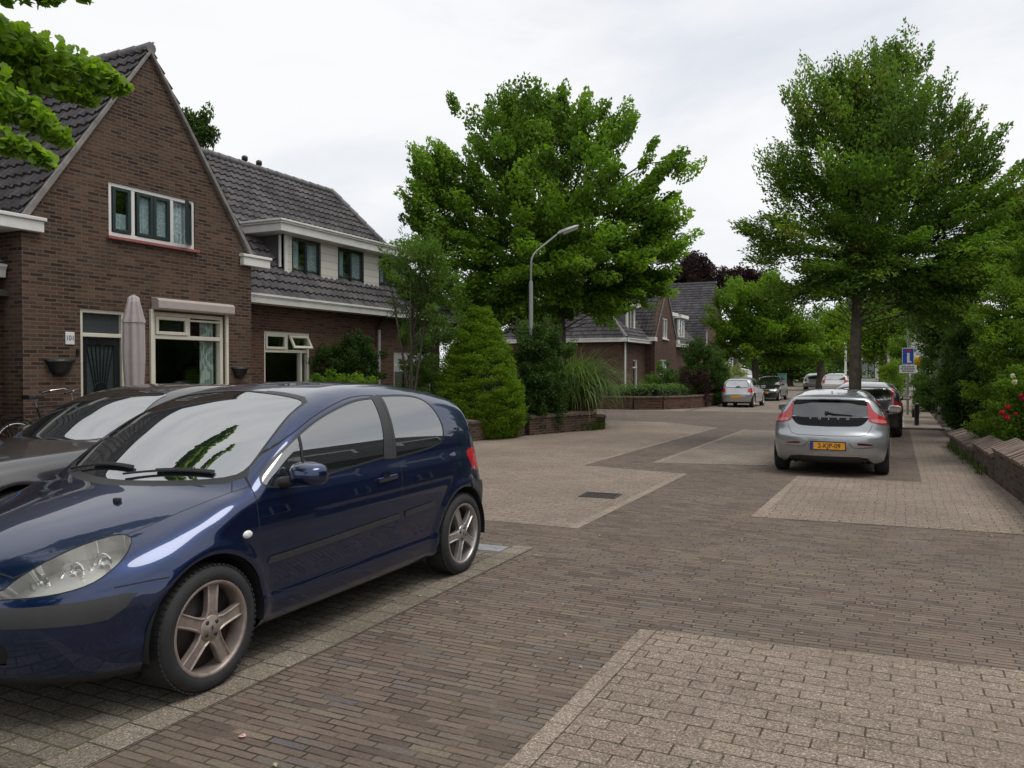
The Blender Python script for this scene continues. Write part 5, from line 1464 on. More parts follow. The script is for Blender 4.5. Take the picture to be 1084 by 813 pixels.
# ---------------------------------------------------------------- plants
CAMV = Vector((0, 0, 1.63)); YAW = math.radians(25.637); PIT = math.radians(1.0447)
FWD = Vector((-math.sin(YAW)*math.cos(PIT), math.cos(YAW)*math.cos(PIT), -math.sin(PIT)))
RGT = Vector((math.cos(YAW), math.sin(YAW), 0)); UPV = RGT.cross(FWD)
def at(px, py, zc):
    """world point seen at a photo pixel, zc metres deep - used to read sizes and places off the photograph"""
    return CAMV+(FWD+RGT*((px-542)/850.)-UPV*((py-406.5)/850.))*zc
def lobes_at(base, zc, L):
    """[(px,py,rx_px,ry_px[,ddepth])] -> ellipsoids relative to base"""
    out = []
    for l in L:
        dz = l[4] if len(l) > 4 else 0
        c = at(l[0], l[1], zc+dz)-Vector(base); k = (zc+dz)/850.
        out.append((c.x, c.y, c.z, l[2]*k, l[2]*k, l[3]*k))
    return out

def rand_dirs(n):
    v = RNG.normal(size=(n,3)); return v/np.linalg.norm(v, axis=1)[:,None]

def leaf_mesh(name, P, N, S, tone, mat, parent, aspect=.55, fold=.18, axis=None, ax_rand=1.0):
    n = len(P)
    T = RNG.normal(size=(n,3)) if axis is None else axis+RNG.normal(size=(n,3))*ax_rand
    T = T-(T*N).sum(1)[:,None]*N; T /= np.maximum(np.linalg.norm(T, axis=1), 1e-6)[:,None]
    B = np.cross(N, T)
    S = np.asarray(S)[:,None] if np.ndim(S) else np.full((n,1), S)
    v0 = P-T*S*.5; v2 = P+T*S*.5; k = S*aspect*.5; c = P-T*S*.06
    v1 = c+B*k+N*S*fold; v3 = c-B*k+N*S*fold
    V = np.stack([v0,v1,v2,v3], 1).reshape(-1,3)
    i = np.arange(n)*4
    F = np.concatenate([np.stack([i,i+1,i+2],1), np.stack([i,i+2,i+3],1)])
    return np_mesh(name, V, F, mat, parent, {'tone': np.repeat(np.clip(tone,0,1), 4)})

def in_lobes(lobes, n, surf=.45, rough=.12):
    vol = np.array([l[3]*l[4]*l[5] for l in lobes])**.8; vol /= vol.sum()
    k = RNG.choice(len(lobes), n, p=vol); L = np.array(lobes)
    d = rand_dirs(n); r = RNG.uniform(0,1,n)**surf
    r *= 1+RNG.normal(0, rough, n)
    return L[k,:3]+d*L[k,3:]*r[:,None], d

def cluster_leaves(C, D, per, ra, rb, rc, size, up=.6, spread=.55, tone_sd=.16, tone0=.5, crown=None, hi=.0):
    """C centres, D cluster axes; leaves in flattened ellipsoids (ra along D, rb across, rc thick)"""
    n = len(C); m = n*per
    U = np.tile(np.array([0,0,1.]), (n,1))
    Bt = np.cross(D, U); Bt /= np.maximum(np.linalg.norm(Bt, axis=1), 1e-6)[:,None]; Nn = np.cross(Bt, D)
    q = rand_dirs(m)*(RNG.uniform(0,1,m)**.45)[:,None]
    sc = np.repeat(RNG.uniform(.7,1.25,n), per)[:,None]
    rep = lambda a: np.repeat(a, per, axis=0)
    P = rep(C)+(rep(D)*q[:,:1]*ra+rep(Bt)*q[:,1:2]*rb+rep(Nn)*q[:,2:3]*rc)*sc
    N = rep(Nn)*up+rand_dirs(m)*spread+q*.35*np.array([1,1,.6])
    N /= np.linalg.norm(N, axis=1)[:,None]
    ct = tone0+RNG.normal(0, tone_sd, n)
    tone = rep(ct)+RNG.normal(0,.10,m)+hi*q[:,2]  # hi lightens leaves towards the cluster top, painting light into their tone
    S = size*RNG.uniform(.65,1.25,m)
    return P, N, S, tone, rep(D)

def grow_limbs(mb, top, C, n, r0, z_lo, z_hi, center, mi=0, bend=.25):
    """limbs from the leader (center x,y) to n of the cluster centres"""
    idx = RNG.choice(len(C), min(n, len(C)), replace=False)
    for k in idx:
        c = Vector(C[k]); h = max(z_lo, min(z_hi, z_lo+(c.z-z_lo)*RNG.uniform(.35,.75)))
        a = Vector((center[0](h), center[1](h), h))
        m1 = a.lerp(c, .4)+Vector((RNG.normal(0,.12),RNG.normal(0,.12),bend*RNG.uniform(-.3,1)*(c-a).length*.3))
        m2 = a.lerp(c, .75)+Vector((RNG.normal(0,.1),RNG.normal(0,.1),.06*(c-a).length))
        L = (c-a).length; r = max(.012, r0*min(1., L/4.)*RNG.uniform(.6,1.1))
        mb.tube([a, m1, m2, c], [r, r*.65, r*.38, r*.14], 5, mi, cap=False)

def tree(name, label, base, trunk_h, trunk_r, lobes, mats, nclust=220, per=220, ra=.55, rb=.5, rc=.33, leaf=.12, updir=.45, group=None, nlimb=60, top=None, lean=(0,0), aspect=.55, tone_sd=.16, surf=.45, tone0=.5, up=.6, spread=.55, cat='tree', limb_r=None, tipshift=0.0):
    root = thing(name, label, cat, base, 0, group)
    C, d = in_lobes(lobes, nclust, surf)
    zt = max(l[2]+l[5] for l in lobes); zb = min(l[2]-l[5] for l in lobes)
    cx = np.mean([l[0] for l in lobes]); cy = np.mean([l[1] for l in lobes]); top = top or zt*.93
    fx = lambda h: lean[0]*h+(cx-lean[0]*zt)*max(0, (h-trunk_h)/(zt-trunk_h))**1.3*.8
    fy = lambda h: lean[1]*h+(cy-lean[1]*zt)*max(0, (h-trunk_h)/(zt-trunk_h))**1.3*.8
    hs = [-.25, 0, .15, .5, trunk_h*.5, trunk_h, trunk_h+(top-trunk_h)*.3, trunk_h+(top-trunk_h)*.6, top]
    rs = [trunk_r*1.5, trunk_r*1.35, trunk_r*1.15, trunk_r*1.04, trunk_r*.97, trunk_r*.9, trunk_r*.62, trunk_r*.36, trunk_r*.06]
    m = MB(); m.tube([(fx(h)+RNG.normal(0,.02), fy(h)+RNG.normal(0,.02), h) for h in hs], rs, 14, cap=True)
    m.build('trunk', mats[1], root, world=False)
    D = (C-np.array([cx,cy,zb+(zt-zb)*.3])); D /= np.linalg.norm(D, axis=1)[:,None]; D = D+np.array([0,0,updir]); D /= np.linalg.norm(D, axis=1)[:,None]
    b = MB(); grow_limbs(b, top, C.tolist(), nlimb, limb_r or trunk_r*.45, trunk_h*.92, top*.95, (fx, fy))
    b.build('limbs', mats[1], root, world=False)
    P, N, S, tone, ax = cluster_leaves(C, D, per, ra, rb, rc, leaf, up=up, spread=spread, tone_sd=tone_sd, tone0=tone0)
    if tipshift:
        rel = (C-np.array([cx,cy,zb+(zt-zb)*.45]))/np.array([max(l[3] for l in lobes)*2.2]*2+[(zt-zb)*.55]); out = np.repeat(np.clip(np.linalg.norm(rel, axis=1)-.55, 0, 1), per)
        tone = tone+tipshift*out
    leaf_mesh('crown', P, N, S, tone, mats[0], root, aspect, axis=ax, ax_rand=.8)
    return root

def shrub(name, label, base, lobes, mats, nclust=90, per=160, r=.22, leaf=.06, cat='shrub', group=None, flat=.7, tone_sd=.15, tone0=.5, stems=7, surf=.35, aspect=.5, up=.5, spread=.7, updir=.5, flowers=None):
    root = thing(name, label, cat, base, 0, group)
    C, d = in_lobes(lobes, nclust, surf, .08)
    C[:,2] = np.maximum(C[:,2], .04)
    D = d*np.array([1,1,.7])+np.array([0,0,updir]); D /= np.linalg.norm(D, axis=1)[:,None]
    P, N, S, tone, ax = cluster_leaves(C, D, per, r, r, r*flat, leaf, up=up, spread=spread, tone_sd=tone_sd, tone0=tone0)
    leaf_mesh('foliage', P, N, S, tone, mats[0], root, aspect, axis=ax, ax_rand=.9)
    if stems:
        m = MB()
        for k in RNG.choice(len(C), min(stems, len(C)), replace=False):
            c = Vector(C[k]); a = Vector((c.x*.3, c.y*.3, -.05))
            m.tube([a, a.lerp(c,.5)+Vector((0,0,.1)), c], [.022,.016,.006], 5, cap=False)
        m.build('stems', mats[1], root, world=False)
    return root

def blades(name, n, c, rad, length, width, mat, parent, arch=.8, tone=(.5,.15), seg=5, dirz=1.0, spreadk=.35):
    """arching grass leaves from a tuft"""
    a = RNG.uniform(0,2*PI,n); r = rad*np.sqrt(RNG.uniform(0,1,n))
    o = np.stack([c[0]+r*np.cos(a), c[1]+r*np.sin(a), np.full(n, c[2])], -1)
    az = a+RNG.normal(0,.7,n); L = length*RNG.uniform(.55,1.1,n); k = arch*RNG.uniform(.5,1.3,n); el0 = np.clip(RNG.normal(1.35,spreadk,n), .5, 1.55)
    V = []; h = np.stack([np.cos(az),np.sin(az),np.zeros(n)],-1); sd = np.stack([-np.sin(az),np.cos(az),np.zeros(n)],-1)
    p = o.copy(); el = el0.copy()
    for s in range(seg+1):
        w = width*(1-(s/seg)**2*.92)
        V.append(p-sd*w/2); V.append(p+sd*w/2)
        p = p+(h*np.cos(el)[:,None]+np.array([0,0,1])*np.sin(el)[:,None])*(L/seg)[:,None]
        el = el-k*(s+1)/seg*.75
    A = np.stack(V, 1)
    i = np.arange(n)*(2*seg+2)
    F = np.concatenate([np.stack([i+2*s, i+2*s+1, i+2*s+3, i+2*s+2], 1) for s in range(seg)])
    t = np.repeat(np.clip(RNG.normal(tone[0],tone[1],n),0,1), 2*seg+2)
    return np_mesh(name, A.reshape(-1,3), F, mat, parent, {'tone': t})

def hedge(name, label, path, width, h, mats, dens=900, leaf=.05, cat='hedge', top_tone=.2, z0=0., kind=None):
    """leafy block following a polyline"""
    base = Vector((path[0][0], path[0][1], 0))
    root = thing(name, label, cat, base)
    P = []; N = []; T = []
    for (a, b) in zip(path[:-1], path[1:]):
        a = Vector((a[0],a[1],0)); b = Vector((b[0],b[1],0)); L = (b-a).length; d = (b-a).normalized(); s = Vector((-d.y,d.x,0))
        n = int(dens*L*(width+2*h))
        u = RNG.uniform(-.02,1.02,n); f = RNG.integers(0,4,n)
        w = np.where(f == 0, RNG.uniform(-1,1,n), np.where(f == 1, 1., np.where(f == 2, -1., RNG.uniform(-.9,.9,n))))
        z = np.where(f == 0, 1.0, np.where(f == 3, RNG.uniform(.2,.95,n), RNG.uniform(0,1,n)))
        nx = np.where(f == 0, 0, np.sign(w)); nz = np.where(f == 0, 1., .35)
        bump = .07*np.sin(u*L*3.1+w*2)+.05*np.sin(u*L*7.7+1.3+z*5)
        Pp = np.array(a)[None]+np.outer(u*L, np.array(d))+np.outer(w*width/2*(1+bump), np.array(s))
        Pp[:,2] = z0+z*(h-z0)*(1+bump*.6)-.12*(np.abs(w)**3)*(z > .9)
        Pp += RNG.normal(0,.025,(n,3))
        Nn = np.outer(nx, np.array(s))+np.outer(nz, [0,0,1.])+rand_dirs(n)*.7
        P.append(Pp-np.array(base)); N.append(Nn/np.linalg.norm(Nn,axis=1)[:,None]); T.append(.40+top_tone*(z-.4)+RNG.normal(0,.15,n)+bump)
    P = np.concatenate(P); N = np.concatenate(N); T = np.concatenate(T)
    leaf_mesh('foliage', P, N, leaf*RNG.uniform(.7,1.3,len(P)), T, mats[0], root)
    m = MB()
    for (a, b) in zip(path[:-1], path[1:]):
        m.bar((a[0],a[1],z0+(h-z0)*.45), (b[0],b[1],z0+(h-z0)*.45), width*.7, (h-z0)*.8)
    m.build('twigs', mats[1], root)
    return root

def plant_materials():
    K = {}
    K['bark'] = plain('bark', (.085,.068,.052), .95, noise=.45, nscale=7, bump=.8)
    K['bark_pale'] = plain('pale_bark', (.15,.125,.10), .95, noise=.4, nscale=7, bump=.7)
    K['twig'] = plain('dark_twigs', (.018,.020,.012), .95, noise=.3)
    K['oak'] = leaf_mat('oak_leaf', (.045,.092,.010), (.130,.235,.024), (.245,.385,.045), .48)
    K['horn'] = leaf_mat('hornbeam_leaf', (.038,.078,.013), (.100,.185,.028), (.175,.275,.042), .46, tip=(.15,.085,.04))
    K['lime'] = leaf_mat('lime_leaf', (.045,.090,.010), (.125,.215,.020), (.235,.340,.036), .45)
    K['bright'] = leaf_mat('bright_leaf', (.040,.085,.008), (.108,.195,.016), (.190,.300,.022), .42)
    K['hang'] = leaf_mat('sunlit_leaf', (.07,.13,.012), (.16,.27,.026), (.27,.40,.045), .5)
    K['willow'] = leaf_mat('fine_leaf', (.04,.085,.016), (.095,.175,.03), (.16,.26,.05), .42)
    K['dark'] = leaf_mat('dark_leaf', (.017,.038,.009), (.042,.083,.018), (.084,.148,.030), .28, .12)
    K['mid'] = leaf_mat('mid_leaf', (.028,.060,.012), (.072,.138,.025), (.140,.230,.042), .36)
    K['gold'] = leaf_mat('golden_needle', (.050,.098,.006), (.135,.235,.013), (.225,.350,.022), .26, .15)
    K['reed'] = leaf_mat('reed_leaf', (.045,.085,.02), (.10,.17,.04), (.20,.27,.09), .35)
    K['straw'] = leaf_mat('dry_blade', (.12,.09,.045), (.20,.16,.08), (.30,.24,.13), .3)
    K['copper'] = leaf_mat('copper_leaf', (.012,.007,.010), (.030,.014,.018), (.055,.028,.028), .2)
    K['redleaf'] = leaf_mat('dark_red_leaf', (.018,.010,.010), (.040,.020,.016), (.075,.030,.022), .2)
    K['cream'] = leaf_mat('cream_flower', (.16,.19,.06), (.36,.38,.22), (.62,.60,.42), .3)
    K['varieg'] = leaf_mat('variegated_leaf', (.02,.05,.02), (.06,.11,.05), (.30,.34,.24), .25)
    K['grass'] = leaf_mat('grass_blade', (.035,.065,.012), (.07,.12,.025), (.13,.18,.05), .3)
    K['rose'] = leaf_mat('red_petal', (.28,.006,.022), (.45,.012,.04), (.55,.03,.07), .25)
    K['whiterose'] = leaf_mat('white_petal', (.5,.5,.38), (.65,.64,.5), (.75,.74,.62), .3)
    K['yellow'] = leaf_mat('yellow_flower', (.42,.27,.01), (.58,.38,.01), (.65,.45,.03), .3)
    return K

def leaves_overhead(K):
    """lime tree whose low branches hang into the top left corner of the view"""
    base = Vector((-6.9, 0.6, 0))
    root = thing('street_tree', 'lime tree at the left edge whose leafy low branches hang over the view', 'tree', base)
    m = MB(); m.tube([(0,0,-.2),(0,0,.2),(.02,.0,1.6),(.0,.05,3.2),(.1,.1,5.0),(.05,.1,7.0),(0,.1,8.8)], [.24,.19,.165,.15,.11,.07,.02], 14); m.build('trunk', K['bark'], root, world=False)
    lob = [(0,.1,6.6,2.3,2.2,1.9),(-.9,-1.0,5.5,1.8,1.8,1.3),(.9,-.9,5.6,1.5,1.6,1.3),(0,0,8.2,1.4,1.4,1.2)]
    C, d = in_lobes(lob, 150, .5)
    b = MB(); grow_limbs(b, 8.5, C.tolist(), 40, .06, 2.9, 8.2, (lambda h: 0, lambda h: .05))
    D = d*np.array([1,1,.3])+np.array([0,0,-.1]); D /= np.linalg.norm(D,axis=1)[:,None]
    P1 = cluster_leaves(C, D, 110, .55, .5, .3, .11)
    # the branches in view: (start px, end px, depth, half width px)
    Ps=[];Ns=[];Ss=[];Ts=[];As=[]
    br = [((-60,40,5.4),(50,62,5.9),(122,88,6.2),30,620),((-50,70,5.4),(40,82,5.8),(100,104,6.1),17,300),((-60,85,5.2),(25,115,5.5),(70,148,5.6),17,380),((-60,120,5.0),(10,150,5.2),(54,170,5.3),12,260),((-40,-12,5.2),(20,-8,5.4),(64,-4,5.6),11,150),((-40,30,5.3),(10,44,5.6),(40,60,5.8),26,380),((60,-30,5.6),(80,-14,5.7),(92,0,5.8),7,60),((118,86,6.2),(130,90,6.25),(136,94,6.3),6,30)]
    br.append(((-90,20,5.1),(-40,70,5.2),(-10,110,5.3),40,500))
    for a, c, e, hw, n in br:
        pa, pc, pe = at(*a)-base, at(*c)-base, at(*e)-base
        st = Vector((.1, .1, max(3.2, pa.z+.1)))
        b.tube([st, st.lerp(pa,.55)+Vector((0,0,.25)), pa, pc, pe], [.035,.022,.014,.009,.003], 5, cap=False)
        t = RNG.uniform(0,1,n)**.85
        A = np.where((t < .5)[:,None], np.array(pa)+(np.array(pc)-np.array(pa))*(t*2)[:,None], np.array(pc)+(np.array(pe)-np.array(pc))*((t-.5)*2)[:,None])
        w = hw*5.6/850.*(1.05-.62*t**2.2)
        off = RNG.normal(0,1,(n,3)); off /= np.maximum(1, np.linalg.norm(off,axis=1))[:,None]
        Ps.append(A+off*w[:,None]*np.array([1,1,1.0])+np.array([0,0,-.01]))
        nn = np.array([.2,-.3,.6])+rand_dirs(n)*.85; Ns.append(nn/np.linalg.norm(nn,axis=1)[:,None])
        Ss.append(.076*RNG.uniform(.6,1.2,n)); Ts.append(.48+.28*off[:,2]+RNG.normal(0,.12,n)+.12*t)
        ax = (np.array(pe)-np.array(pa)); ax = ax/np.linalg.norm(ax); As.append(np.tile(ax*.6+np.array([0,0,-.5]),(n,1)))
    b.build('limbs', K['bark'], root, world=False)
    leaf_mesh('crown', P1[0], P1[1], P1[2], P1[3], K['lime'], root, .85, axis=P1[4])
    # big heart shaped leaves, six corners each
    P=np.concatenate(Ps);N=np.concatenate(Ns);S=np.concatenate(Ss)[:,None];T=np.concatenate(Ts);A=np.concatenate(As)
    A = A+RNG.normal(0,.6,A.shape); A = A-(A*N).sum(1)[:,None]*N; A/=np.linalg.norm(A,axis=1)[:,None]; B=np.cross(N,A)
    o=[(-.50,0,0),(-.58,.22,.05),(-.30,.44,.07),(.06,.36,.05),(.52,0,-.10),(.06,-.36,.05),(-.30,-.44,.07),(-.58,-.22,.05)]
    V=np.stack([P+A*S*x+B*S*y+N*S*z for x,y,z in o],1); n=len(P); i=np.arange(n)*8
    F=np.concatenate([np.stack([i,i+k,i+k+1],1) for k in range(1,7)])
    np_mesh('hanging_leaves', V.reshape(-1,3), F, K['hang'], root, {'tone': np.repeat(np.clip(T,0,1),8)})
    return root

def plants(K):
    B = K['bark']
    # broad oak in the corner garden
    base = (-9.3, 22.8, 0); zc = 24.6
    L = lobes_at(base, zc, [(586,100,30,18),(560,118,40,20),(458,205,34,34),(455,255,30,26),(470,170,30,26),(695,262,30,22),(575,125,60,26),(522,146,56,36),(632,146,56,36),(468,185,36,36),(695,190,38,34),(580,195,95,58),(480,232,46,40),(500,268,58,42),(672,240,55,45),(590,270,100,45),(655,290,50,32),(535,305,50,26),(615,315,55,20),(712,170,18,14),(700,235,26,26),(450,210,20,24),(640,322,40,20),(570,325,40,18),(690,300,26,20),(520,325,40,20)])
    tree('broad_tree', 'tall broad green tree with a wide round crown behind the street lamp', base, 2.6, .20, L, (K['oak'], B), nclust=680, per=175, ra=.52, rb=.46, rc=.22, leaf=.14, updir=.35, nlimb=90, tone_sd=.22, surf=.42, lean=(.0,.0), limb_r=.07, aspect=.62)
    # feathery tree over the silver car
    base = (-.84, 19.0, 0); zc = 17.5
    L = lobes_at(base, zc, [(945,72,34,24),(880,84,36,22),(915,100,40,24),(955,46,14,10),(870,128,48,38),(945,130,60,50),(1018,160,40,42),(1050,205,34,40),(838,185,36,32),(905,200,78,55),(985,215,78,55),(818,245,34,26),(885,265,72,40),(975,275,82,38),(1045,255,34,30),(910,300,62,26),(990,310,50,22),(800,268,16,10),(1050,295,36,26),(1000,335,40,14),(860,305,50,18)])
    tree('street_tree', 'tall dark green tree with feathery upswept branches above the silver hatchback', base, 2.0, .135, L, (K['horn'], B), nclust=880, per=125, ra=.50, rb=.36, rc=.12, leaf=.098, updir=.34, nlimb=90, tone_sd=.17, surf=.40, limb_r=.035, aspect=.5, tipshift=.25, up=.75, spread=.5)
    # bright tree in the middle distance
    base = (-7.1, 46.0, 0); zc = 44.5
    L = lobes_at(base, zc, [(800,315,38,26),(775,340,26,24),(830,345,34,26),(800,355,48,22),(850,362,26,18),(815,300,18,12),(790,372,34,10),(835,375,34,10)])
    tree('street_tree', 'bright green round tree standing behind the small silver hatchback', base, 1.9, .19, L, (K['bright'], B), nclust=300, per=150, ra=.6, rb=.5, rc=.3, leaf=.17, nlimb=30)
    # small loose tree before the dormer house
    base = (-10.3, 16.0, 0); zc = 18.8
    L = lobes_at(base, zc, [(450,272,34,22),(432,300,28,24),(468,300,26,24),(415,285,16,20),(405,268,10,10),(445,330,36,18),(478,318,14,16)])
    r = tree('garden_tree', 'slender loose light green garden tree in front of the dormer windows', base, 1.0, .05, L, (K['willow'], B), nclust=125, per=100, ra=.34, rb=.24, rc=.14, leaf=.085, updir=.2, nlimb=40, aspect=.32, limb_r=.03, surf=.5)
    m = MB()
    for k in range(6):
        a = 2*PI*k/6; m.tube([(0,0,0),(.10*math.cos(a),.1*math.sin(a),1.2),(.35*math.cos(a),.35*math.sin(a),2.6),(.55*math.cos(a),.55*math.sin(a),3.6)], [.03,.025,.018,.008], 6, cap=False)
    m.build('stems', B, r, world=False)
    # golden conifer
    base = Vector((-9.0, 17.0, 0)); root = thing('golden_conifer', 'yellow-green cone shaped conifer spilling over the low brick garden wall', 'conifer', base)
    n = 900; zz = RNG.uniform(0,1,n)**1.25*3.0; a = RNG.uniform(0,2*PI,n)
    prof = curve([(0,.74),(.35,.88),(.8,.90),(1.3,.82),(1.8,.66),(2.3,.45),(2.7,.26),(2.92,.13),(3.07,.03)], .02)
    R = prof(zz)*(1+.06*np.sin(a*3+zz*2.4)+.05*np.sin(a*7-zz*4)+RNG.normal(0,.035,n))
    C = np.stack([R*np.cos(a), R*np.sin(a), zz+.05], -1); D = np.stack([np.cos(a), np.sin(a), np.full(n,.55)], -1); D /= np.linalg.norm(D,axis=1)[:,None]
    P, N, S, t, ax = cluster_leaves(C, D, 170, .19, .21, .075, .052, up=.5, spread=.8, tone_sd=.12, tone0=.50, hi=.22)  # hi: needle pads toned lighter on top, as if lit from above
    leaf_mesh('foliage', P, N, S, t, K['gold'], root, .34, axis=ax, ax_rand=.6)
    MB().lathe([(.54,0),(.66,.4),(.66,.9),(.56,1.4),(.40,1.9),(.22,2.4),(.04,2.8)], (0,0,0), 'z', 20).build('inner_twigs', K['twig'], root, world=False)
    # shrubs around it
    def sh(name, label, px, mat, leaf=.06, n=110, per=150, r=.2, cat='shrub', ground=None, gk=.9, **kw):
        """px: [(x,y,rx,ry,zc)]"""
        z0 = px[0][4]; b = at(px[0][0], px[0][1], z0); base = Vector((b.x, b.y, 0))
        lob = []
        for x, y, rx, ry, zc in px:
            c = at(x, y, zc)-base; k = zc/850.; lob.append((c.x, c.y, c.z, rx*k, rx*k, ry*k))
            low = c.z-ry*k*.6
            if ground is None and low > .2: lob.append((c.x, c.y, low*.5, rx*k*gk, rx*k*gk, low*.5+.08))
        return shrub(name, label, base, lob, (mat, K['twig']), n, per, r, leaf, cat, **kw)
    sh('evergreen_shrub', 'dark leafy evergreen shrub between the golden conifer and the pampas grass', [(565,400,26,44,20.4),(575,370,24,28,20.6),(560,435,18,20,20.0),(585,420,20,30,20.8)], K['dark'], .075, 190, 150, .22, gk=.45)
    sh('evergreen_shrub', 'upper lighter green shrub in front of the lamp post foot', [(572,355,20,18,20.8),(590,372,18,16,21.2),(555,352,12,12,20.8)], K['mid'], .065, 70, 130, .18, gk=.4)
    sh('hedge_shrub', 'dark green shrub left of the golden conifer below the slender tree', [(468,375,30,34,20.5),(448,395,22,24,20),(485,355,22,26,21.5),(440,365,18,18,20.5)], K['mid'], .06, 190, 150, .22)
    sh('climbing_shrub', 'dark climbing shrub against the brick wall below the dormer', [(372,372,24,26,19.9),(352,385,24,20,19.6),(392,390,20,24,20.2),(380,348,10,12,20.2),(340,378,12,14,19.4)], K['dark'], .07, 150, 150, .2)
    sh('garden_shrub', 'light green low garden shrub just above the roof of the blue car', [(365,402,30,10,16.5),(340,405,18,7,16.3)], K['bright'], .055, 80, 120, .13)
    # pampas grass
    c = at(606, 433, 22.6); base = Vector((c.x, c.y, 0)); pg = thing('pampas_grass', 'tall arching clump of ornamental grass at the end of the low wall', 'grass clump', base)
    blades('green_blades', 1700, (0,0,.35), .42, 2.4, .030, K['reed'], pg, arch=1.0, tone=(.55,.2), seg=7, spreadk=.22)
    blades('dry_blades', 900, (0,0,.3), .55, 1.45, .026, K['straw'], pg, arch=.95, tone=(.5,.25), seg=6, spreadk=.3)
    sh('garden_shrub', 'small green shrub at the corner where the low wall ends', [(625,420,9,12,23.2),(615,425,8,9,22.8)], K['mid'], .05, 40, 110, .12, gk=.4)
    # far corner garden
    hedge('clipped_hedge', 'low clipped hedge along the curved brick wall of the far corner garden', [(-12.2,32.0),(-9.2,32.6),(-8.2,35.2),(-7.9,38.0)], .8, .95, (K['mid'], K['twig']), dens=420, leaf=.085)
    sh('evergreen_shrub', 'rounded dark evergreen bush in the far corner garden', [(740,392,22,26,37.),(738,372,16,13,37.),(752,400,18,22,36.5)], K['dark'], .10, 200, 130, .3, tone0=.62)
    sh('red_shrub', 'rounded dark red bush in front of the evergreen by the curved wall', [(736,405,16,15,35.2)], K['redleaf'], .08, 90, 130, .22)
    sh('garden_shrub', 'grey-green shrub by the far gable wall', [(703,396,15,14,38.),(688,405,12,12,37.5),(716,405,10,12,37)], K['mid'], .09, 100, 110, .26)
    sh('flowering_shrub', 'cream flowering shrub behind the small silver hatchback', [(778,396,17,11,50.),(768,402,14,9,49)], K['cream'], .14, 90, 90, .3)
    sh('hedge_shrub', 'tall green hedge bush left of the small silver hatchback', [(764,402,9,18,41.),(760,380,8,12,42)], K['mid'], .1, 80, 110, .3)
    # copper beeches behind the far roofs
    for k, (lab, L, zc) in enumerate((('large dark copper beech rising behind the far tiled roof', [(735,292,24,22),(718,300,18,16),(750,305,20,16)], 88.), ('second smaller copper beech further right behind the bright green tree', [(778,298,18,14),(795,305,20,14)], 96.))):
        b = at(L[0][0], 391, zc); base = (b.x, b.y, 0)
        tree('copper_beech', lab, base, 4., .35, lobes_at(base, zc, L), (K['copper'], B), nclust=150, per=110, ra=1.1, rb=1., rc=.6, leaf=.36, nlimb=20, group=None)
    b = at(215, 391, 42.); base = (b.x, b.y, 0)
    tree('broad_tree', 'dark tree crown showing behind the steep brick gable', base, 4., .3, lobes_at(base, 42., [(212,134,17,16),(203,150,16,14),(222,145,9,8),(180,165,30,40),(150,190,30,40)]), (K['dark'], B), nclust=150, per=120, ra=.6, rb=.55, rc=.35, leaf=.2, nlimb=40, tone0=.6)
    # right-hand gardens
    sh('laurel_shrub', 'dark glossy laurel bush bulging over the right-hand brick wall', [(1030,412,26,40,19.5),(1017,385,22,32,21.),(1046,400,20,40,17.5),(1034,362,26,24,20.),(1056,430,12,26,16.4),(1010,420,14,26,23.)], K['dark'], .10, 330, 150, .29, gk=.5)
    sh('variegated_shrub', 'pale flecked shrub at the far end of the right-hand brick wall', [(1000,412,10,22,26.),(1004,432,8,12,25.),(998,392,10,14,26.5)], K['varieg'], .06, 90, 120, .17, gk=.5)
    sh('conifer_shrub', 'large bright yellow-green feathery bush towering at the right edge', [(1072,330,34,36,14.0),(1092,300,40,40,14.4),(1064,372,28,28,13.8),(1100,380,40,44,14.0),(1085,270,22,24,14.8),(1045,348,16,18,14.4)], K['lime'], .075, 330, 150, .26, updir=.1, flat=.35, aspect=.34, tone0=.46)
    rb = sh('rose_bush', 'rose bush with red blooms beside the brick wall at the right edge', [(1078,445,20,30,12.8),(1067,456,10,16,13.2),(1092,425,22,40,12.6),(1075,410,14,16,12.8)], K['bright'], .055, 130, 130, .16, cat='rose bush', gk=.3)
    for (x, y, rr, mat, nm) in ((1061,437,.040,'rose','rose_bloom'),(1067,431,.036,'rose','rose_bloom'),(1066,442,.040,'rose','rose_bloom'),(1075,438,.025,'rose','rose_bloom'),(1081,419,.03,'rose','rose_bloom'),(1083,422,.03,'rose','rose_bloom'),(1074,404,.035,'whiterose','white_bloom'),(1072,398,.035,'whiterose','white_bloom')):
        c = np.array(at(x, y, 12.3)-base_of(rb)); n = 90; d = rand_dirs(n); nn = d*.6+rand_dirs(n)*.6; nn /= np.linalg.norm(nn,axis=1)[:,None]
        leaf_mesh(nm, c+d*rr*RNG.uniform(.4,1,(n,1)), nn, np.full(n,rr*.85), RNG.uniform(.2,.9,n), K[mat], rb, .9)
    sh('hedge_shrub', 'tall dark hedge beyond the dead-end sign', [(985,372,12,30,31.),(980,400,10,22,30.),(1000,350,18,26,30)], K['mid'], .085, 190, 130, .3)
    sh('hedge_shrub', 'yellow-green shrub left of the sign post', [(944,395,12,16,44.),(950,372,12,16,46.),(938,410,8,8,42)], K['lime'], .11, 120, 110, .32)
    sh('flowering_shrub', 'small shrub covered in yellow flowers right of the sign post', [(972,384,6,5,36.),(968,389,4,4,36.)], K['yellow'], .09, 40, 90, .16, ground=1)
    sh('garden_shrub', 'low green planting at the foot of the yellow flowers', [(976,402,9,10,34.),(985,412,10,8,30.)], K['mid'], .07, 90, 110, .2)
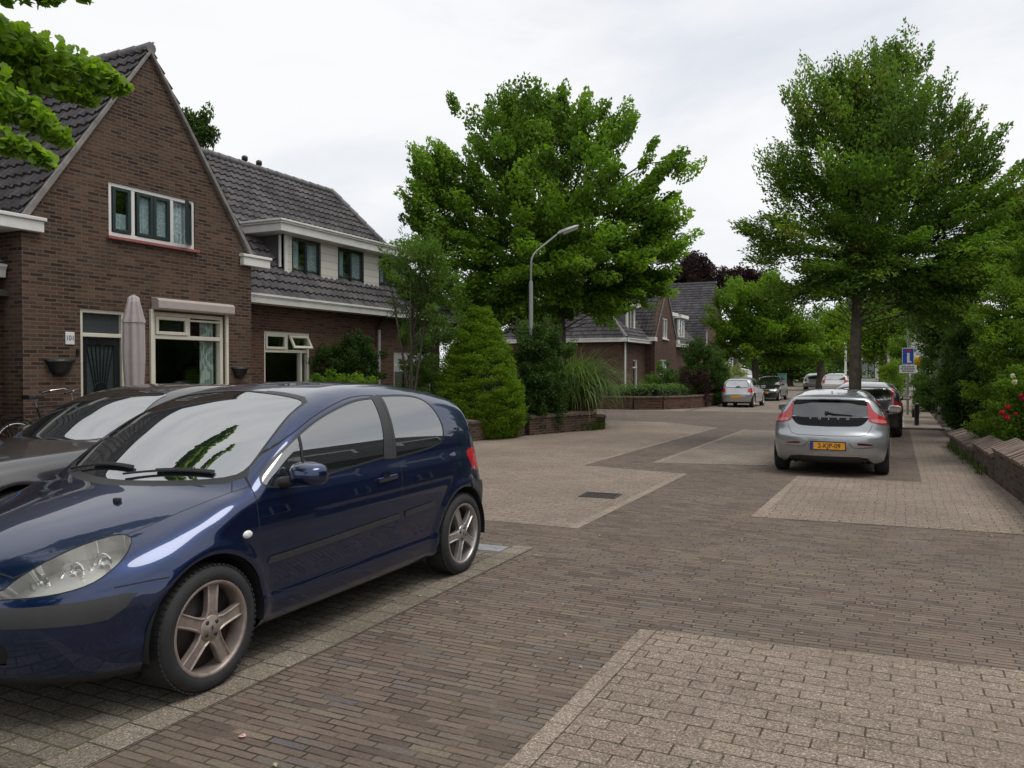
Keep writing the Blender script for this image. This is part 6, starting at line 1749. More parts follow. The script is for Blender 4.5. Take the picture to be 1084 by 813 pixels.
    # background trees closing the street
    far = [('dark evergreen tree between the dormer house and the lamp post', [(520,325,44,24),(480,335,30,22),(545,315,24,22)], 27., 'mid', 'garden_tree'),
           ('long dark row of far trees closing the view above the distant cars', [(850,372,60,20),(940,368,60,24),(800,380,40,16),(900,350,50,24),(870,388,90,12),(780,388,50,12)], 105., 'mid', 'broad_tree'),
           ('yellow-green tree filling the view right of the trunk over the silver car', [(935,345,26,26),(918,362,22,22),(950,325,24,22)], 52., 'lime', 'broad_tree'),
           ('green tree behind the feathery tree, left of its trunk', [(868,362,30,16),(885,345,24,16),(850,372,22,12)], 62., 'bright', 'broad_tree'),
           ('dark tree mass behind the black car at the street end', [(835,378,20,14),(815,385,18,12),(850,392,16,9)], 78., 'mid', 'broad_tree'),
           ('mid green tree behind the right-hand shrubs, under the feathery crown', [(1000,300,34,30),(1035,285,30,28),(985,330,30,26),(1025,320,30,24)], 30., 'mid', 'broad_tree'),
           ('dark garden tree with a bare leaning trunk right of the dead-end sign', [(1000,345,24,22),(1018,360,20,18),(985,335,18,14)], 24., 'mid', 'garden_tree'),
           ('yellowish tree rising above the bright bush at the right edge', [(1078,250,26,24),(1095,225,30,34),(1060,275,22,20)], 19., 'lime', 'broad_tree'),
           ('dark green tree at the far left end of the side street', [(640,340,34,22),(600,350,30,18)], 70., 'mid', 'broad_tree'),
           ('tall green tree far behind the white house', [(905,372,26,14),(925,378,22,12)], 90., 'mid', 'broad_tree')]
    for lab, L, zc, mt, nm in far:
        b = at(L[0][0], 391, zc); base = (b.x, b.y, 0); k = zc/850.
        tree(nm, lab, base, max(1.5, 1.63+(391-max(l[1]+l[3] for l in L))*k), .05+.004*zc, lobes_at(base, zc, L), (K[mt], K['bark_pale'] if nm == 'garden_tree' else B), nclust=170, per=110, ra=.013*zc+.15, rb=.011*zc+.13, rc=.007*zc+.08, leaf=.0035*zc+.03, nlimb=30)
    leaves_overhead(K)
# ---------------------------------------------------------------- ground, walls, street furniture
def sheet(name, poly, z, mat, kind='structure', rot=False, ox=0.0):
    bm = bmesh.new(); f = bm.faces.new([bm.verts.new((x,y,z)) for x,y in poly])
    bm.normal_update()
    if f.normal.z < 0: f.normal_flip()
    ul = bm.loops.layers.uv.verify()
    for l in f.loops:
        p = l.vert.co; l[ul].uv = (p.y, p.x-ox) if rot else (p.x, p.y)
    me = bpy.data.meshes.new(name); bm.to_mesh(me); bm.free()
    o = link_mesh(name, me, mat); tag(o, kind=kind); return o

def ground(K, H):
    G = {}
    road = bricks('road_brick', [(0,(.105,.080,.068)),(.2,(.138,.104,.085)),(.45,(.157,.119,.096)),(.7,(.176,.135,.109)),(.88,(.138,.116,.104)),(.96,(.195,.158,.112)),(1,(.115,.105,.104))], (.030,.023,.017), .205, .0525, .0050, rough=.88, bump=.9, dirt=.22, grain=70, moss=(.055,.058,.022), wob=.012, dirtcol=(.145,.12,.095), bdist=.010, stain=(.110,.086,.068), fill=(.125,.098,.072), rowjit=.55)
    paver = bricks('pale_paver', [(0,(.232,.184,.146)),(.5,(.250,.200,.160)),(1,(.268,.216,.174))], (.060,.045,.033), .212, .107, .0048, rough=.9, bump=.9, dirt=.25, grain=110, gc=.52, moss=(.075,.078,.04), wob=.006, dirtcol=(.165,.14,.112), bdist=.006, stain=(.175,.138,.108), fill=(.19,.15,.118), speck=130., rowjit=.10)
    pav2 = bricks('grey_paver', [(0,(.195,.160,.130)),(.5,(.222,.184,.150)),(1,(.25,.208,.170))], (.07,.056,.042), .212, .107, .0055, rough=.9, bump=.9, dirt=.28, grain=110, gc=.5, moss=(.07,.078,.03), wob=.006, dirtcol=(.12,.108,.088), bdist=.006)
    pav3 = bricks('old_paver', [(0,(.135,.118,.095)),(.5,(.165,.145,.117)),(1,(.20,.177,.145))], (.060,.052,.038), .212, .107, .0065, rough=.9, bump=.9, dirt=.35, grain=110, gc=.5, moss=(.06,.065,.022), wob=.008, dirtcol=(.09,.078,.058), bdist=.006, stain=(.095,.085,.06), speck=130.)
    edge = bricks('paver_border', [(0,(.245,.198,.158)),(.5,(.268,.219,.176)),(1,(.290,.238,.192))], (.12,.098,.076), .212, .2, .0048, offset=0., rough=.9, bump=.8, dirt=.2, grain=110, gc=.4, moss=(.075,.075,.03), wob=.004, speck=130., fill=(.2,.16,.125))
    edge2 = bricks('worn_border', [(0,(.185,.155,.122)),(.5,(.21,.178,.141)),(1,(.235,.20,.160))], (.055,.045,.032), .212, .2, .0055, offset=0., rough=.9, bump=.8, dirt=.3, grain=110, gc=.45, moss=(.07,.072,.025), wob=.004, speck=130., stain=(.13,.112,.08))
    soil = plain('soil', (.060,.047,.034), .95, noise=.5, nscale=2, bump=.8)
    gr = plain('rough_ground', (.075,.085,.040), .95, noise=.4, nscale=.6, bump=.5)
    sheet('ground', [(-400,-120),(400,-120),(400,500),(-400,500)], -.02, gr)
    sheet('road', [(-40,-20),(14,-20),(14,80),(-40,80)], 0, road)
    b = .105
    sheet('paving_bay', [(-1.44+b,-6),(9,-6),(9,5.93),(-1.44+b,4.87)], .004, paver)
    sheet('paving_border', [(-1.44,-6),(-1.448+b,-6),(-1.448+b,4.87),(-1.44,4.86)], .0045, edge, rot=True, ox=-1.49)
    sheet('paving_bay', [(-2.93-b,7.66),(-2.93-b,12.43),(-4.88,12.78),(-4.50-b,22.7),(-6.5,24.3),(-9.,24.6),(-11,24.6),(-11,7.60)], .004, paver)
    sheet('paving_border', [(-2.93,7.66),(-2.93,12.42),(-2.93-b,12.43),(-2.93-b,7.66)], .0045, edge, rot=True, ox=-3.08)
    sheet('paving_border', [(-4.88,12.78),(-4.88+b,12.77),(-4.50,22.7),(-4.50-b,22.7)], .0046, edge, rot=True)
    sheet('paving_bay', [(-3.85+b,13.67),(-.1,14.6),(-.1,22.4),(-3.73+b,22.2)], .004, pav2)
    sheet('paving_border', [(-3.85,13.65),(-3.85+b,13.67),(-3.73+b,22.2),(-3.73,22.2)], .0045, edge, rot=True)
    sheet('paving_bay', [(-1.45+b,9.12),(1.45,9.31),(1.42,12.96),(-1.36+b,12.96)], .004, paver)
    sheet('paving_border', [(-1.45,9.11),(-1.45+b,9.12),(-1.36+b,12.96),(-1.36,12.96)], .0045, edge, rot=True, ox=-1.50)
    sheet('sidewalk', [(.33,12.96),(1.42,12.96),(1.0,24.2),(.30,24.2)], .004, paver)
    sheet('sidewalk', [(.18,24.45),(1.1,24.45),(1.0,60),(.0,60)], .05, paver)
    sheet('parking_strip', [(-11.5,-6),(-2.97-b*2,-6),(-2.97-b*2,6.68),(-11.5,6.70)], .004, pav3)
    sheet('paving_border', [(-2.97-2*b,-6),(-2.97,-6),(-2.97,6.67),(-2.97-2*b,6.68)], .0045, edge2, rot=True, ox=-3.18)
    sheet('paving_bay', [(-7.3,31.3),(.0,31.3),(.0,78),(-9.,78),(-7.3,40)], .004, pav2)
    sheet('paving_bay', [(-11,30.4),(-7.5,30.9),(-7.5,33.5),(-11,31.4)], .0042, pav2)
    # gardens
    sheet('garden_soil', [(-12.7,15.2),(-8.9,15.4),(-8.45,17.4),(-7.5,20.4),(-7.7,22.6),(-12.7,23.5)], .010, soil)
    y = MB(); y.box(-12.74,-11.0,4.5,12.55,-.05,.20); tag(y.build('front_yard', pav2), kind='structure')
    sheet('front_path', [(-12.7,12.6),(-10.4,12.6),(-10.4,15.2),(-12.7,15.2)], .012, pav2)
    sheet('garden_soil', [(-13.5,32.0),(-9.2,32.0),(-8.0,35),(-7.7,39),(-8.2,60),(-13.5,60)], .010, soil)
    sheet('garden_soil', [(1.45,8.),(9,8.),(9,60),(1.15,60),(1.15,24.5)], .010, soil)
    k = MB(); k.box(-.05,1.15,24.2,24.32,-.05,.055); k.box(.06,.20,24.32,60,-.05,.054)
    tag(k.build('kerb', H['stone'], None, bevel=.012), kind='structure')
    # drain
    d = thing('drain_grate', 'rusty iron drain grate set in the pale paving', 'drain', (-3.44, 9.80, 0), math.radians(4))
    m = MB(); m.box(-.24,.24,-.20,-.165,-.02,.012); m.box(-.24,.24,.165,.20,-.02,.012); m.box(-.24,-.20,-.165,.165,-.02,.012); m.box(.20,.24,-.165,.165,-.02,.012)
    iron = plain('cast_iron', (.045,.04,.036), .7, .3, noise=.3, nscale=12, bump=.3)
    m.build('frame', iron, d, world=False); m = MB()
    for i in range(9): m.box(-.20+.042*i+.012,-.20+.042*i+.034,-.165,.165,-.02,.010)
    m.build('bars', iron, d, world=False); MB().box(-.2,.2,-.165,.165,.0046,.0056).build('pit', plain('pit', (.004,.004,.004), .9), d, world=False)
    c = MB().box(-.17,.17,-.11,.11,-.03,.010).build('cover_stone', plain('cover_concrete', (.22,.225,.23), .85, noise=.2, nscale=9, bump=.3), None, bevel=.006, world=False)
    c.location = (-3.36, 6.47, 0); c.rotation_euler = (0,0,math.radians(3)); tag(c, 'grey rectangular concrete cover stone behind the blue car\'s rear wheel', 'cover stone')
    # litter of leaves and crumbs
    n = 260; P = np.stack([RNG.uniform(-4,1.4,n), RNG.uniform(2.2,14,n), np.full(n,.010)], -1); N = np.tile([0,0,1.],(n,1))+RNG.normal(0,.2,(n,3)); N /= np.linalg.norm(N,axis=1)[:,None]
    tag(leaf_mesh('leaf_litter', P, N, RNG.uniform(.012,.034,n), RNG.uniform(.3,1,n), leaf_mat('litter', (.10,.085,.04), (.26,.22,.10), (.42,.38,.22), .1), None, .6), 'scattered small dry leaves and crumbs on the brick road', 'litter', kind='stuff')
    for (x, y, col, lab) in ((-2.60,2.66,(.60,.36,.34),'pink scrap of paper lying on the strip by the front wheel'),(-8.05,18.5,(.7,.7,.66),'white scrap of litter at the foot of the low garden wall')):
        s = MB(); s.add([(-.03,-.02,.008),(.02,-.028,.014),(.034,.012,.010),(.0,.03,.022),(-.028,.016,.012)], [(0,1,2,3,4)]); s.prism([(-.01,-.01,.006),(.02,0,.01),(.0,.02,.008)], (0,0,.016))
        o = s.build('paper_scrap', plain('paper', col, .8, noise=.05), None, world=False); o.location = (x,y,.004); o.scale = (.5,)*3 if y < 10 else (2.2,)*3; tag(o, lab, 'litter')
    # weeds along the walls
    for k, (c, r, n, l, lab) in enumerate((((-7.75,19.7,0), .45, 1500, .34, 'grass weeds along the foot of the low garden wall'), ((1.18,16.6,0), .42, 900, .22, 'thin weeds along the foot of the right-hand brick wall'))):
        tufts = []
        t = np.linspace(-1,1,7)
        o = None
        for i, u in enumerate(t):
            cc = (c[0]+(.45*u if k == 0 else -.10*u), c[1]+(.85*u if k == 0 else 2.2*u), 0)
            b = blades('weeds', n//7, cc, .13+.07*RNG.random(), l, .010, K['grass'], None, arch=.9, seg=4, spreadk=.4)
            tufts.append(b)
        V = []; F = []; A = []; off = 0
        for b in tufts:
            m = b.data; v = np.zeros(len(m.vertices)*3, np.float32); m.vertices.foreach_get('co', v); f = np.zeros(len(m.loops), np.int32); m.loops.foreach_get('vertex_index', f); a = np.zeros(len(m.vertices), np.float32); m.attributes['tone'].data.foreach_get('value', a)
            V.append(v.reshape(-1,3)); F.append(f.reshape(-1,4)+off); A.append(a); off += len(a)
            bpy.data.objects.remove(b)
        tag(np_mesh('weeds', np.concatenate(V), np.concatenate(F), K['grass'], None, {'tone': np.concatenate(A)}), lab, 'weeds', kind='stuff')

def low_wall(name, label, path, h, w, mats, cap=.10, slope=.0, coph=.06, posts=(), soldier=True):
    """brick garden wall on a polyline with a course of sloping cap bricks"""
    root = thing(name, label, 'wall', (path[0][0], path[0][1], 0))
    m = MB()
    for a, b in zip(path[:-1], path[1:]):
        m.bar((a[0],a[1],h/2-.05), (b[0],b[1],h/2-.05), w, h+.1)
    m.build('brickwork', mats[0], root)
    c = MB()
    for a, b in zip(path[:-1], path[1:]):
        a = Vector((a[0],a[1],h)); b = Vector((b[0],b[1],h)); L = (b-a).length; n = max(1, int(L/.075)); d = (b-a).normalized(); s = Vector((-d.y,d.x,0))
        for i in range(n):
            p = a+d*(L*(i+.5)/n); t = RNG.normal(0,.006)
            q0 = p-s*(w/2+.035)+Vector((0,0,coph*.5+t+max(0,-slope))); q1 = p+s*(w/2+.035)+Vector((0,0,coph*.5+max(0,slope)+t))
            c.bar(q0, q1, L/n*.90, coph, up=(0,0,1))
    c.build('cap_bricks', mats[1], root)
    return root

def street(K, H):
    oldw = bricks('old_wall_brick', [(0,(.045,.032,.026)),(.5,(.082,.058,.045)),(1,(.105,.078,.060))], (.085,.070,.056), .22, .0625, .007, rough=.92, dirt=.4, grain=30, dirtcol=(.10,.092,.075), moss=(.06,.065,.03))
    cap = plain('cap_brick', (.135,.098,.078), .9, noise=.4, nscale=5, bump=.4)
    cap2 = plain('old_cap_brick', (.17,.125,.10), .9, noise=.4, nscale=4, bump=.5)
    low_wall('garden_wall', 'low brick garden wall under the golden conifer, near part', [(-8.95,14.6),(-8.75,15.9),(-8.50,17.15)], .40, .22, (H['brick'], cap), slope=.05)
    low_wall('garden_wall', 'low brick garden wall below the pampas grass, far part', [(-8.25,18.0),(-7.85,19.2),(-7.42,20.5)], .42, .22, (H['brick'], cap), slope=.04)
    e = thing('wall_end_post', 'short rounded brick post ending the low wall by the pampas grass', 'wall post', (-7.4,20.75,0))
    m = MB(); m.lathe([(.24,-.05),(.24,.30),(.27,.31),(.27,.37),(.22,.40),(0,.41)], (0,0,0), 'z', 20); m.build('brickwork', H['brick'], e, world=False)
    p = thing('wall_post', 'square brick gate post between the two low garden walls', 'wall post', (-8.38,17.55,0))
    MB().box(-.16,.16,-.3,.3,-.05,.42).build('brickwork', H['brick'], p, world=False); MB().box(-.19,.19,-.33,.33,.42,.48).build('cap_stone', H['stone'], p, bevel=.01, world=False)
    w = MB().box(-.04,.04,-.04,.04,0,.62).build('gate_stub', H['dark'], None, bevel=.008, world=False); w.location = (-8.27,17.92,0); tag(w, 'dark wooden stub standing in the gap of the low garden wall', 'post')
    low_wall('garden_wall', 'curved low brick wall of the far corner garden', [(-13.5,31.2),(-11.2,31.25),(-9.6,31.3),(-8.6,31.9),(-7.9,33.4),(-7.6,35.5),(-7.45,38.),(-7.5,44.)], .48, .25, (H['brick2'], cap), slope=0)
    # right-hand wall in stepped sections
    low_wall('garden_wall', 'nearest tall section of the right-hand brick wall with slanting cap bricks', [(1.56,9.3),(1.50,11.6),(1.40,13.55)], .43, .24, (oldw, cap2), slope=-.15, coph=.07)
    low_wall('garden_wall', 'middle section of the right-hand brick wall, a step lower', [(1.39,13.62),(1.30,15.75)], .32, .22, (oldw, cap2), slope=-.13, coph=.07)
    low_wall('garden_wall', 'far low section of the right-hand brick wall under the laurel', [(1.29,15.82),(1.12,19.4)], .22, .22, (oldw, cap2), slope=-.11, coph=.07)
    # street lamp
    b = at(562, 391, 20.4); L = thing('street_lamp', 'grey steel street lamp with a bent arm and long lamp head', 'street lamp', (b.x, b.y, 0))
    galv = plain('galvanised_steel', (.25,.26,.25), .5, .5, noise=.15, nscale=3)
    z = lambda py, px=562: float(at(px, py, 20.4).z)
    m = MB(); zt = z(300); m.tube([(0,0,-.1),(0,0,.9),(0,0,.95),(0,0,zt),(0,0,zt+.06)], [.075,.075,.064,.052,.040], 14); m.build('pole', galv, L, world=False)
    h = at(590, 248, 20.6)-Vector((b.x,b.y,0)); z2 = z(275); dv = Vector((h.x,h.y,0))
    m = MB(); pts = [(0,0,zt),(0,0,z2-.02)]
    cz = z2+.10; q0 = Vector((0,0,z2-.16)); q1 = Vector((0,0,cz)); q2 = Vector((dv.x*.26,dv.y*.26,cz+(h.z-cz)*.26)); pts[1] = tuple(q0)
    for t in np.linspace(0,1,9)[1:]:
        t = float(t); pts.append(tuple(q0*(1-t)**2+q1*2*t*(1-t)+q2*t*t))
    pts.append((h.x,h.y,h.z)); m.tube(pts, [.025]*len(pts), 10); m.build('arm', galv, L, world=False)
    q = at(613, 239, 20.8)-Vector((b.x,b.y,0)); d = (q-h).normalized(); s = d.cross(Vector((0,0,1))).normalized(); u = s.cross(d)
    m = MB(); secs = [(0,.05,.045),(.06,.065,.055),(.10,.10,.07),(.28,.115,.075),(.52,.10,.065),(.62,.06,.04),(.65,.01,.01)]; n = 14; vs = []; LL = (q-h).length/.65
    for t, a, c in secs:
        for j in range(n):
            g = 2*PI*j/n; vs.append(h+d*t*LL+s*a*math.cos(g)+u*(c*math.sin(g) if math.sin(g) > 0 else c*.45*math.sin(g)))
    m.add(vs, [(i*n+j, i*n+(j+1)%n, (i+1)*n+(j+1)%n, (i+1)*n+j) for i in range(len(secs)-1) for j in range(n)], 0, True)
    hd = m.build('lamp_head', galv, L, world=False)
    m = MB(); vs = []
    for t, a in ((.13,.085),(.30,.10),(.50,.085),(.58,.05)):
        for j in range(8):
            g = PI+PI*j/7; vs.append(h+d*t*LL+s*a*math.cos(g)+u*(.075*math.sin(g)))
    m.add(vs, [(i*8+j, i*8+j+1, i*8+8+j+1, i*8+8+j) for i in range(3) for j in range(7)], 0, True)
    m.build('lamp_glass', plain('lamp_glass', (.5,.5,.47), .2, noise=.03, coat=.5), hd, world=False)
    # dead-end sign
    sg = thing('traffic_sign', 'blue dead-end sign with a white under-plate on a thin grey post', 'sign', (.33, 31., 0))
    m = MB(); m.tube([(0,0,-.1),(0,0,2.95)], .042, 10); m.build('post', galv, sg, world=False)
    blue = plain('sign_blue', (.012,.075,.42), .4, noise=.03); wh = plain('sign_white', (.72,.72,.70), .45, noise=.03)
    pl = MB().box(-.185,.185,-.075,-.06,1.80,2.37).build('sign_plate', wh, sg, bevel=.004, world=False)
    MB().box(-.168,.168,-.080,-.0755,1.818,2.352).build('blue_field', blue, pl, world=False)
    MB().box(-.035,.045,-.085,-.0805,1.86,2.20).build('white_bar', wh, pl, world=False); MB().box(.045,.10,-.085,-.0805,1.86,1.92).build('white_bar', wh, pl, world=False)
    MB().box(-.075,.085,-.085,-.0805,2.23,2.31).build('red_bar', plain('sign_red', (.42,.02,.06), .4, noise=.03), pl, world=False)
    up = MB().box(-.27,.27,-.075,-.06,1.50,1.78).build('under_plate', wh, sg, bevel=.004, world=False)
    for zz, w in ((1.72,.20),(1.645,.22),(1.57,.18)):
        for k in range(5): MB().box(-w+k*w*.4,-w+k*w*.4+w*.32,-.0795,-.0755,zz-.022,zz+.022).build('text_line', plain('faded_text', (.16,.16,.17), .6), up, world=False)
    # bollard
    bo = thing('bollard', 'short black bollard beside the pavement kerb', 'bollard', (.50, 25.3, 0))
    MB().lathe([(.07,.04),(.06,.08),(.055,.58),(.065,.60),(.065,.64),(.04,.68),(0,.69)], (0,0,0), 'z', 16).build('post', H['dark'], bo, world=False); MB().lathe([(.0,-.02),(.10,-.02),(.10,.06),(.0,.06)], (0,0,0), 'z', 16).build('foot', H['dark'], bo, world=False)
    bx = thing('planter_tub', 'small dark planter tub at the foot of the sign', 'planter', (.55, 29.6, .05)); MB().lathe([(0,0),(.10,0),(.13,.20),(.14,.21),(.12,.21),(.11,.18),(0,.18)], (0,0,0), 'z', 18).build('tub', H['dark'], bx, world=False)
    blades('plant', 120, (0,0,.18), .10, .25, .014, K['grass'], bx, arch=.7)
    # teal post far away, white post
    t = thing('street_cabinet', 'slim teal-green street box on a post left of the far silver estate', 'street box', tuple(at(828,391,58.)*Vector((1,1,0)) if False else (at(828,391,58.).x, at(828,391,58.).y, 0)))
    MB().box(-.28,.28,-.2,.2,0,1.25).build('box', plain('teal_paint', (.10,.26,.22), .5), t, bevel=.02, world=False); MB().box(-.31,.31,-.23,.23,1.25,1.33).build('lid', plain('teal_lid', (.07,.19,.16), .5), t, bevel=.01, world=False)
    for px, zc, lab in ((775,62.,'thin white post by the flowering shrub beyond the small silver hatchback'),(895,58.,'thin pale post just left of the near tree trunk in the distance')):
        q = at(px,391,zc); o = thing('street_post', lab, 'post', (q.x,q.y,0)); MB().tube([(0,0,-.1),(0,0,3.4)], [.09,.07], 8).build('pole', H['white'], o, world=False); MB().lathe([(0,3.4),(.12,3.4),(.12,3.55),(0,3.6)], (0,0,0), 'z', 10).build('top', H['white'], o, world=False)
    # parasol
    q = at(142, 391, 13.4); ps = thing('closed_parasol', 'tall closed greyish pink parasol standing beside the front door', 'parasol', (q.x,q.y,.0))
    fab = plain('parasol_cloth', (.35,.31,.305), .9, noise=.10, nscale=3)
    zt = float(at(142,313,13.4).z)
    def cloth(prof, nf, amp, name, ph=0):
        vs = []; n = 72
        for r, zz in prof:
            for j in range(n):
                a = 2*PI*j/n; k = r*(1+amp*math.cos(nf*a+ph+.5*math.sin(3*a))+.06*math.sin(2*a+zz*2)); vs.append((k*math.cos(a), k*math.sin(a), zz))
        m = MB(); m.add(vs, [(i*n+j, i*n+(j+1)%n, (i+1)*n+(j+1)%n, (i+1)*n+j) for i in range(len(prof)-1) for j in range(n)], 0, True); return m.build(name, fab, ps, world=False)
    cloth([(.13,1.02),(.155,1.10),(.135,1.22),(.15,1.5),(.165,1.85),(.15,zt-.42),(.12,zt-.25),(.08,zt-.08)], 8, .13, 'canopy'); cloth([(.115,.74),(.15,.80),(.14,.92),(.125,1.02),(.11,1.08)], 8, .16, 'canopy_hem', 1.)
    cloth([(.165,zt-.45),(.155,zt-.40),(.10,zt-.20),(.075,zt-.03),(.03,zt),(0.001,zt+.005)], 8, .12, 'top_vent')
    m = MB(); m.tube([(0,0,.05),(0,0,zt+.02)], .024, 10); m.build('pole', H['pipe'], ps, world=False); MB().box(-.25,.25,-.25,.25,0,.07).build('base', H['stone'], ps, bevel=.02, world=False)
    # wall planters
    for (y, zz, s, lab) in ((8.38,1.66,1.0,'black half-round wall planter under the house number'),(12.25,1.56,.85,'black half-round wall planter right of the living room window')):
        t = thing('wall_planter', lab, 'planter', (-12.0,y,zz))
        m = MB(); n = 18
        prof = [(.235,.08),(.25,.12),(.225,.12),(.20,.06),(.17,-.04),(.11,-.11),(.0,-.14)]
        vs = []
        for r, h in prof:
            for j in range(n+1): a = -PI/2+PI*j/n; vs.append((.004+r*.85*s*math.cos(a), r*s*math.sin(a), h*s))
        m.add(vs, [(i*(n+1)+j, i*(n+1)+j+1, (i+1)*(n+1)+j+1, (i+1)*(n+1)+j) for i in range(len(prof)-1) for j in range(n)], 0, True); m.build('basket', H['dark'], t, world=False)
        m = MB(); vs = [(.004,-.24*s,.125*s),(.004,.24*s,.125*s)]; m.prism([(.004+.245*.85*s*math.cos(-PI/2+PI*j/12), .245*s*math.sin(-PI/2+PI*j/12), .105*s) for j in range(13)], (0,0,.03*s)); m.build('rim', plain('planter_rim', (.05,.055,.055), .5), t, world=False)
    # bench/box by the door and wheelie bin
    bn = thing('wheelie_bin', 'grey wheelie bin with a blue lid at the left edge beside the bicycle', 'bin', (-11.75, 6.78, .20)); bn.scale = (1.1,1.1,1.18)
    m = MB(); m.add([(-.24,-.22,.06),(.24,-.22,.06),(.24,.22,.06),(-.24,.22,.06),(-.29,-.28,1.0),(.29,-.28,1.0),(.29,.28,1.0),(-.29,.28,1.0)], [(3,2,1,0),(4,5,6,7),(0,1,5,4),(1,2,6,5),(2,3,7,6),(3,0,4,7)]); m.build('tub', plain('bin_grey', (.06,.065,.07), .6), bn, bevel=.02, world=False)
    m = MB(); m.add([(-.31,-.30,1.0),(.31,-.30,1.0),(.31,.30,1.0),(-.31,.30,1.0),(-.27,-.24,1.075),(.29,-.24,1.06),(.29,.24,1.06),(-.27,.24,1.075)], [(3,2,1,0),(4,5,6,7),(0,1,5,4),(1,2,6,5),(2,3,7,6),(3,0,4,7)]); m.build('lid', plain('bin_blue', (.01,.10,.36), .45), bn, bevel=.012, world=False)
    for s in (-1,1): MB().lathe([(0,-.03),(.1,-.03),(.1,.03),(0,.03)], (-.22,s*.25,.10), 'y', 18).build('wheel', H['dark'], bn, world=False)
    bicycle(H)

def bicycle(H, ):
    o = thing('bicycle', 'old black city bicycle with silver handlebars leaning against the brick wall', 'bicycle', (-11.62, 7.98, .20), math.radians(90))
    chrome = plain('bike_chrome', (.6,.6,.6), .2, .9, noise=.05); blk = H['dark']; tyre = plain('bike_tyre', (.02,.02,.02), .8)
    R = .34; xa, xb = -.54, .54
    for x in (xa, xb):
        m = MB(); n = 36; k = 8; vs = []
        for i in range(n):
            a = 2*PI*i/n
            for j in range(k):
                b = 2*PI*j/k; r = R-.02+.02*math.cos(b); vs.append((x+r*math.cos(a), .02*math.sin(b), R+r*math.sin(a)))
        m.add(vs, [(i*k+j, i*k+(j+1)%k, ((i+1)%n)*k+(j+1)%k, ((i+1)%n)*k+j) for i in range(n) for j in range(k)], 0, True)
        w = m.build('wheel', tyre, o, world=False)
        m = MB(); pr = [(R-.05,-.012),(R-.03,-.014),(R-.03,.014),(R-.05,.012),(R-.05,-.012)]; m.lathe(pr, (x,0,R), 'y', 36); m.build('rim', chrome, w, world=False)
        m = MB()
        for i in range(18): a = 2*PI*i/18; m.tube([(x+.02*math.cos(a+.5),.02*(-1)**i,R+.02*math.sin(a+.5)),(x+(R-.045)*math.cos(a),0,R+(R-.045)*math.sin(a))], .0016, 4, cap=False)
        m.tube([(x,-.06,R),(x,.06,R)], .018, 10); m.build('spokes', chrome, w, world=False)
        m = MB(); vs = []
        for i in range(15):
            a = PI*.10+PI*.95*i/14
            for y in (-.028,0,.028): vs.append((x+(R+.03+(.006 if y == 0 else 0))*math.cos(a), y, R+(R+.03+(.006 if y == 0 else 0))*math.sin(a)))
        m.add(vs, [(3*i+j, 3*i+j+1, 3*i+4+j, 3*i+3+j) for i in range(14) for j in range(2)], 0, True); m.build('mudguard', blk, o, world=False)
    bb = (-.05,0,.30); st = (-.22,0,.86); hd1 = (.36,0,.90); hd0 = (.40,0,.72)
    m = MB()
    for a, b, r in ((bb,st,.016),(st,hd1,.014),(bb,hd0,.017),(hd1,hd0,.019),((xa,.045,R),bb,.010),((xa,-.045,R),bb,.010),((xa,.04,R),(st[0]+.03,0,.80),.009),((xa,-.04,R),(st[0]+.03,0,.80),.009),(hd0,(xb,.05,R),.012),(hd0,(xb,-.05,R),.012)): m.tube([a,b], r, 8)
    m.build('frame', blk, o, world=False)
    m = MB(); m.tube([st,(-.255,0,.98)], .013, 8); m.build('seat_post', chrome, o, world=False)
    m = MB(); m.add([(-.40,-.10,.98),(-.40,.10,.98),(-.28,.09,1.0),(-.10,.02,.99),(-.10,-.02,.99),(-.28,-.09,1.0),(-.40,-.09,1.05),(-.40,.09,1.05),(-.28,.08,1.05),(-.11,.018,1.03),(-.11,-.018,1.03),(-.28,-.08,1.05)], [(0,1,2,3,4,5),(6,11,10,9,8,7)]+[(i,(i+1)%6,6+(i+1)%6,6+i) for i in range(6)]); m.build('saddle', blk, o, bevel=.012, world=False)
    m = MB(); m.tube([(.355,0,.90),(.335,0,1.08)], .013, 8); m.tube([(.06,.27,1.07),(.18,.26,1.10),(.34,.17,1.13),(.36,.06,1.09),(.36,-.06,1.09),(.34,-.17,1.13),(.18,-.26,1.10),(.06,-.27,1.07)], .012, 8); m.build('handlebar', chrome, o, world=False)
    for s in (1,-1): MB().tube([(.16,s*.262,1.098),(.04,s*.272,1.066)], .017, 8).build('grip', blk, o, world=False)
    m = MB(); m.lathe([(.0,-.006),(.09,-.006),(.09,.006),(0,.006)], (-.05,.05,.30), 'y', 20); m.tube([(-.05,.06,.30),(.05,.07,.16)], .009, 6); m.tube([(-.05,-.06,.30),(-.15,-.07,.44)], .009, 6); m.build('crank', chrome, o, world=False)
    m = MB(); m.box(-.78,-.42,-.07,.07,.74,.755)
    m.tube([(-.75,.06,.745),(xa,.05,R)], .007, 6); m.tube([(-.75,-.06,.745),(xa,-.05,R)], .007, 6); m.build('carrier', blk, o, world=False)
    m = MB(); m.lathe([(.0,.0),(.03,.0),(.045,.06),(.045,.075),(.0,.08)], (.40,0,.94), 'x', 14); m.build('lamp', chrome, o, world=False)
    o.rotation_euler = (math.radians(0), 0, math.radians(90))
    return o

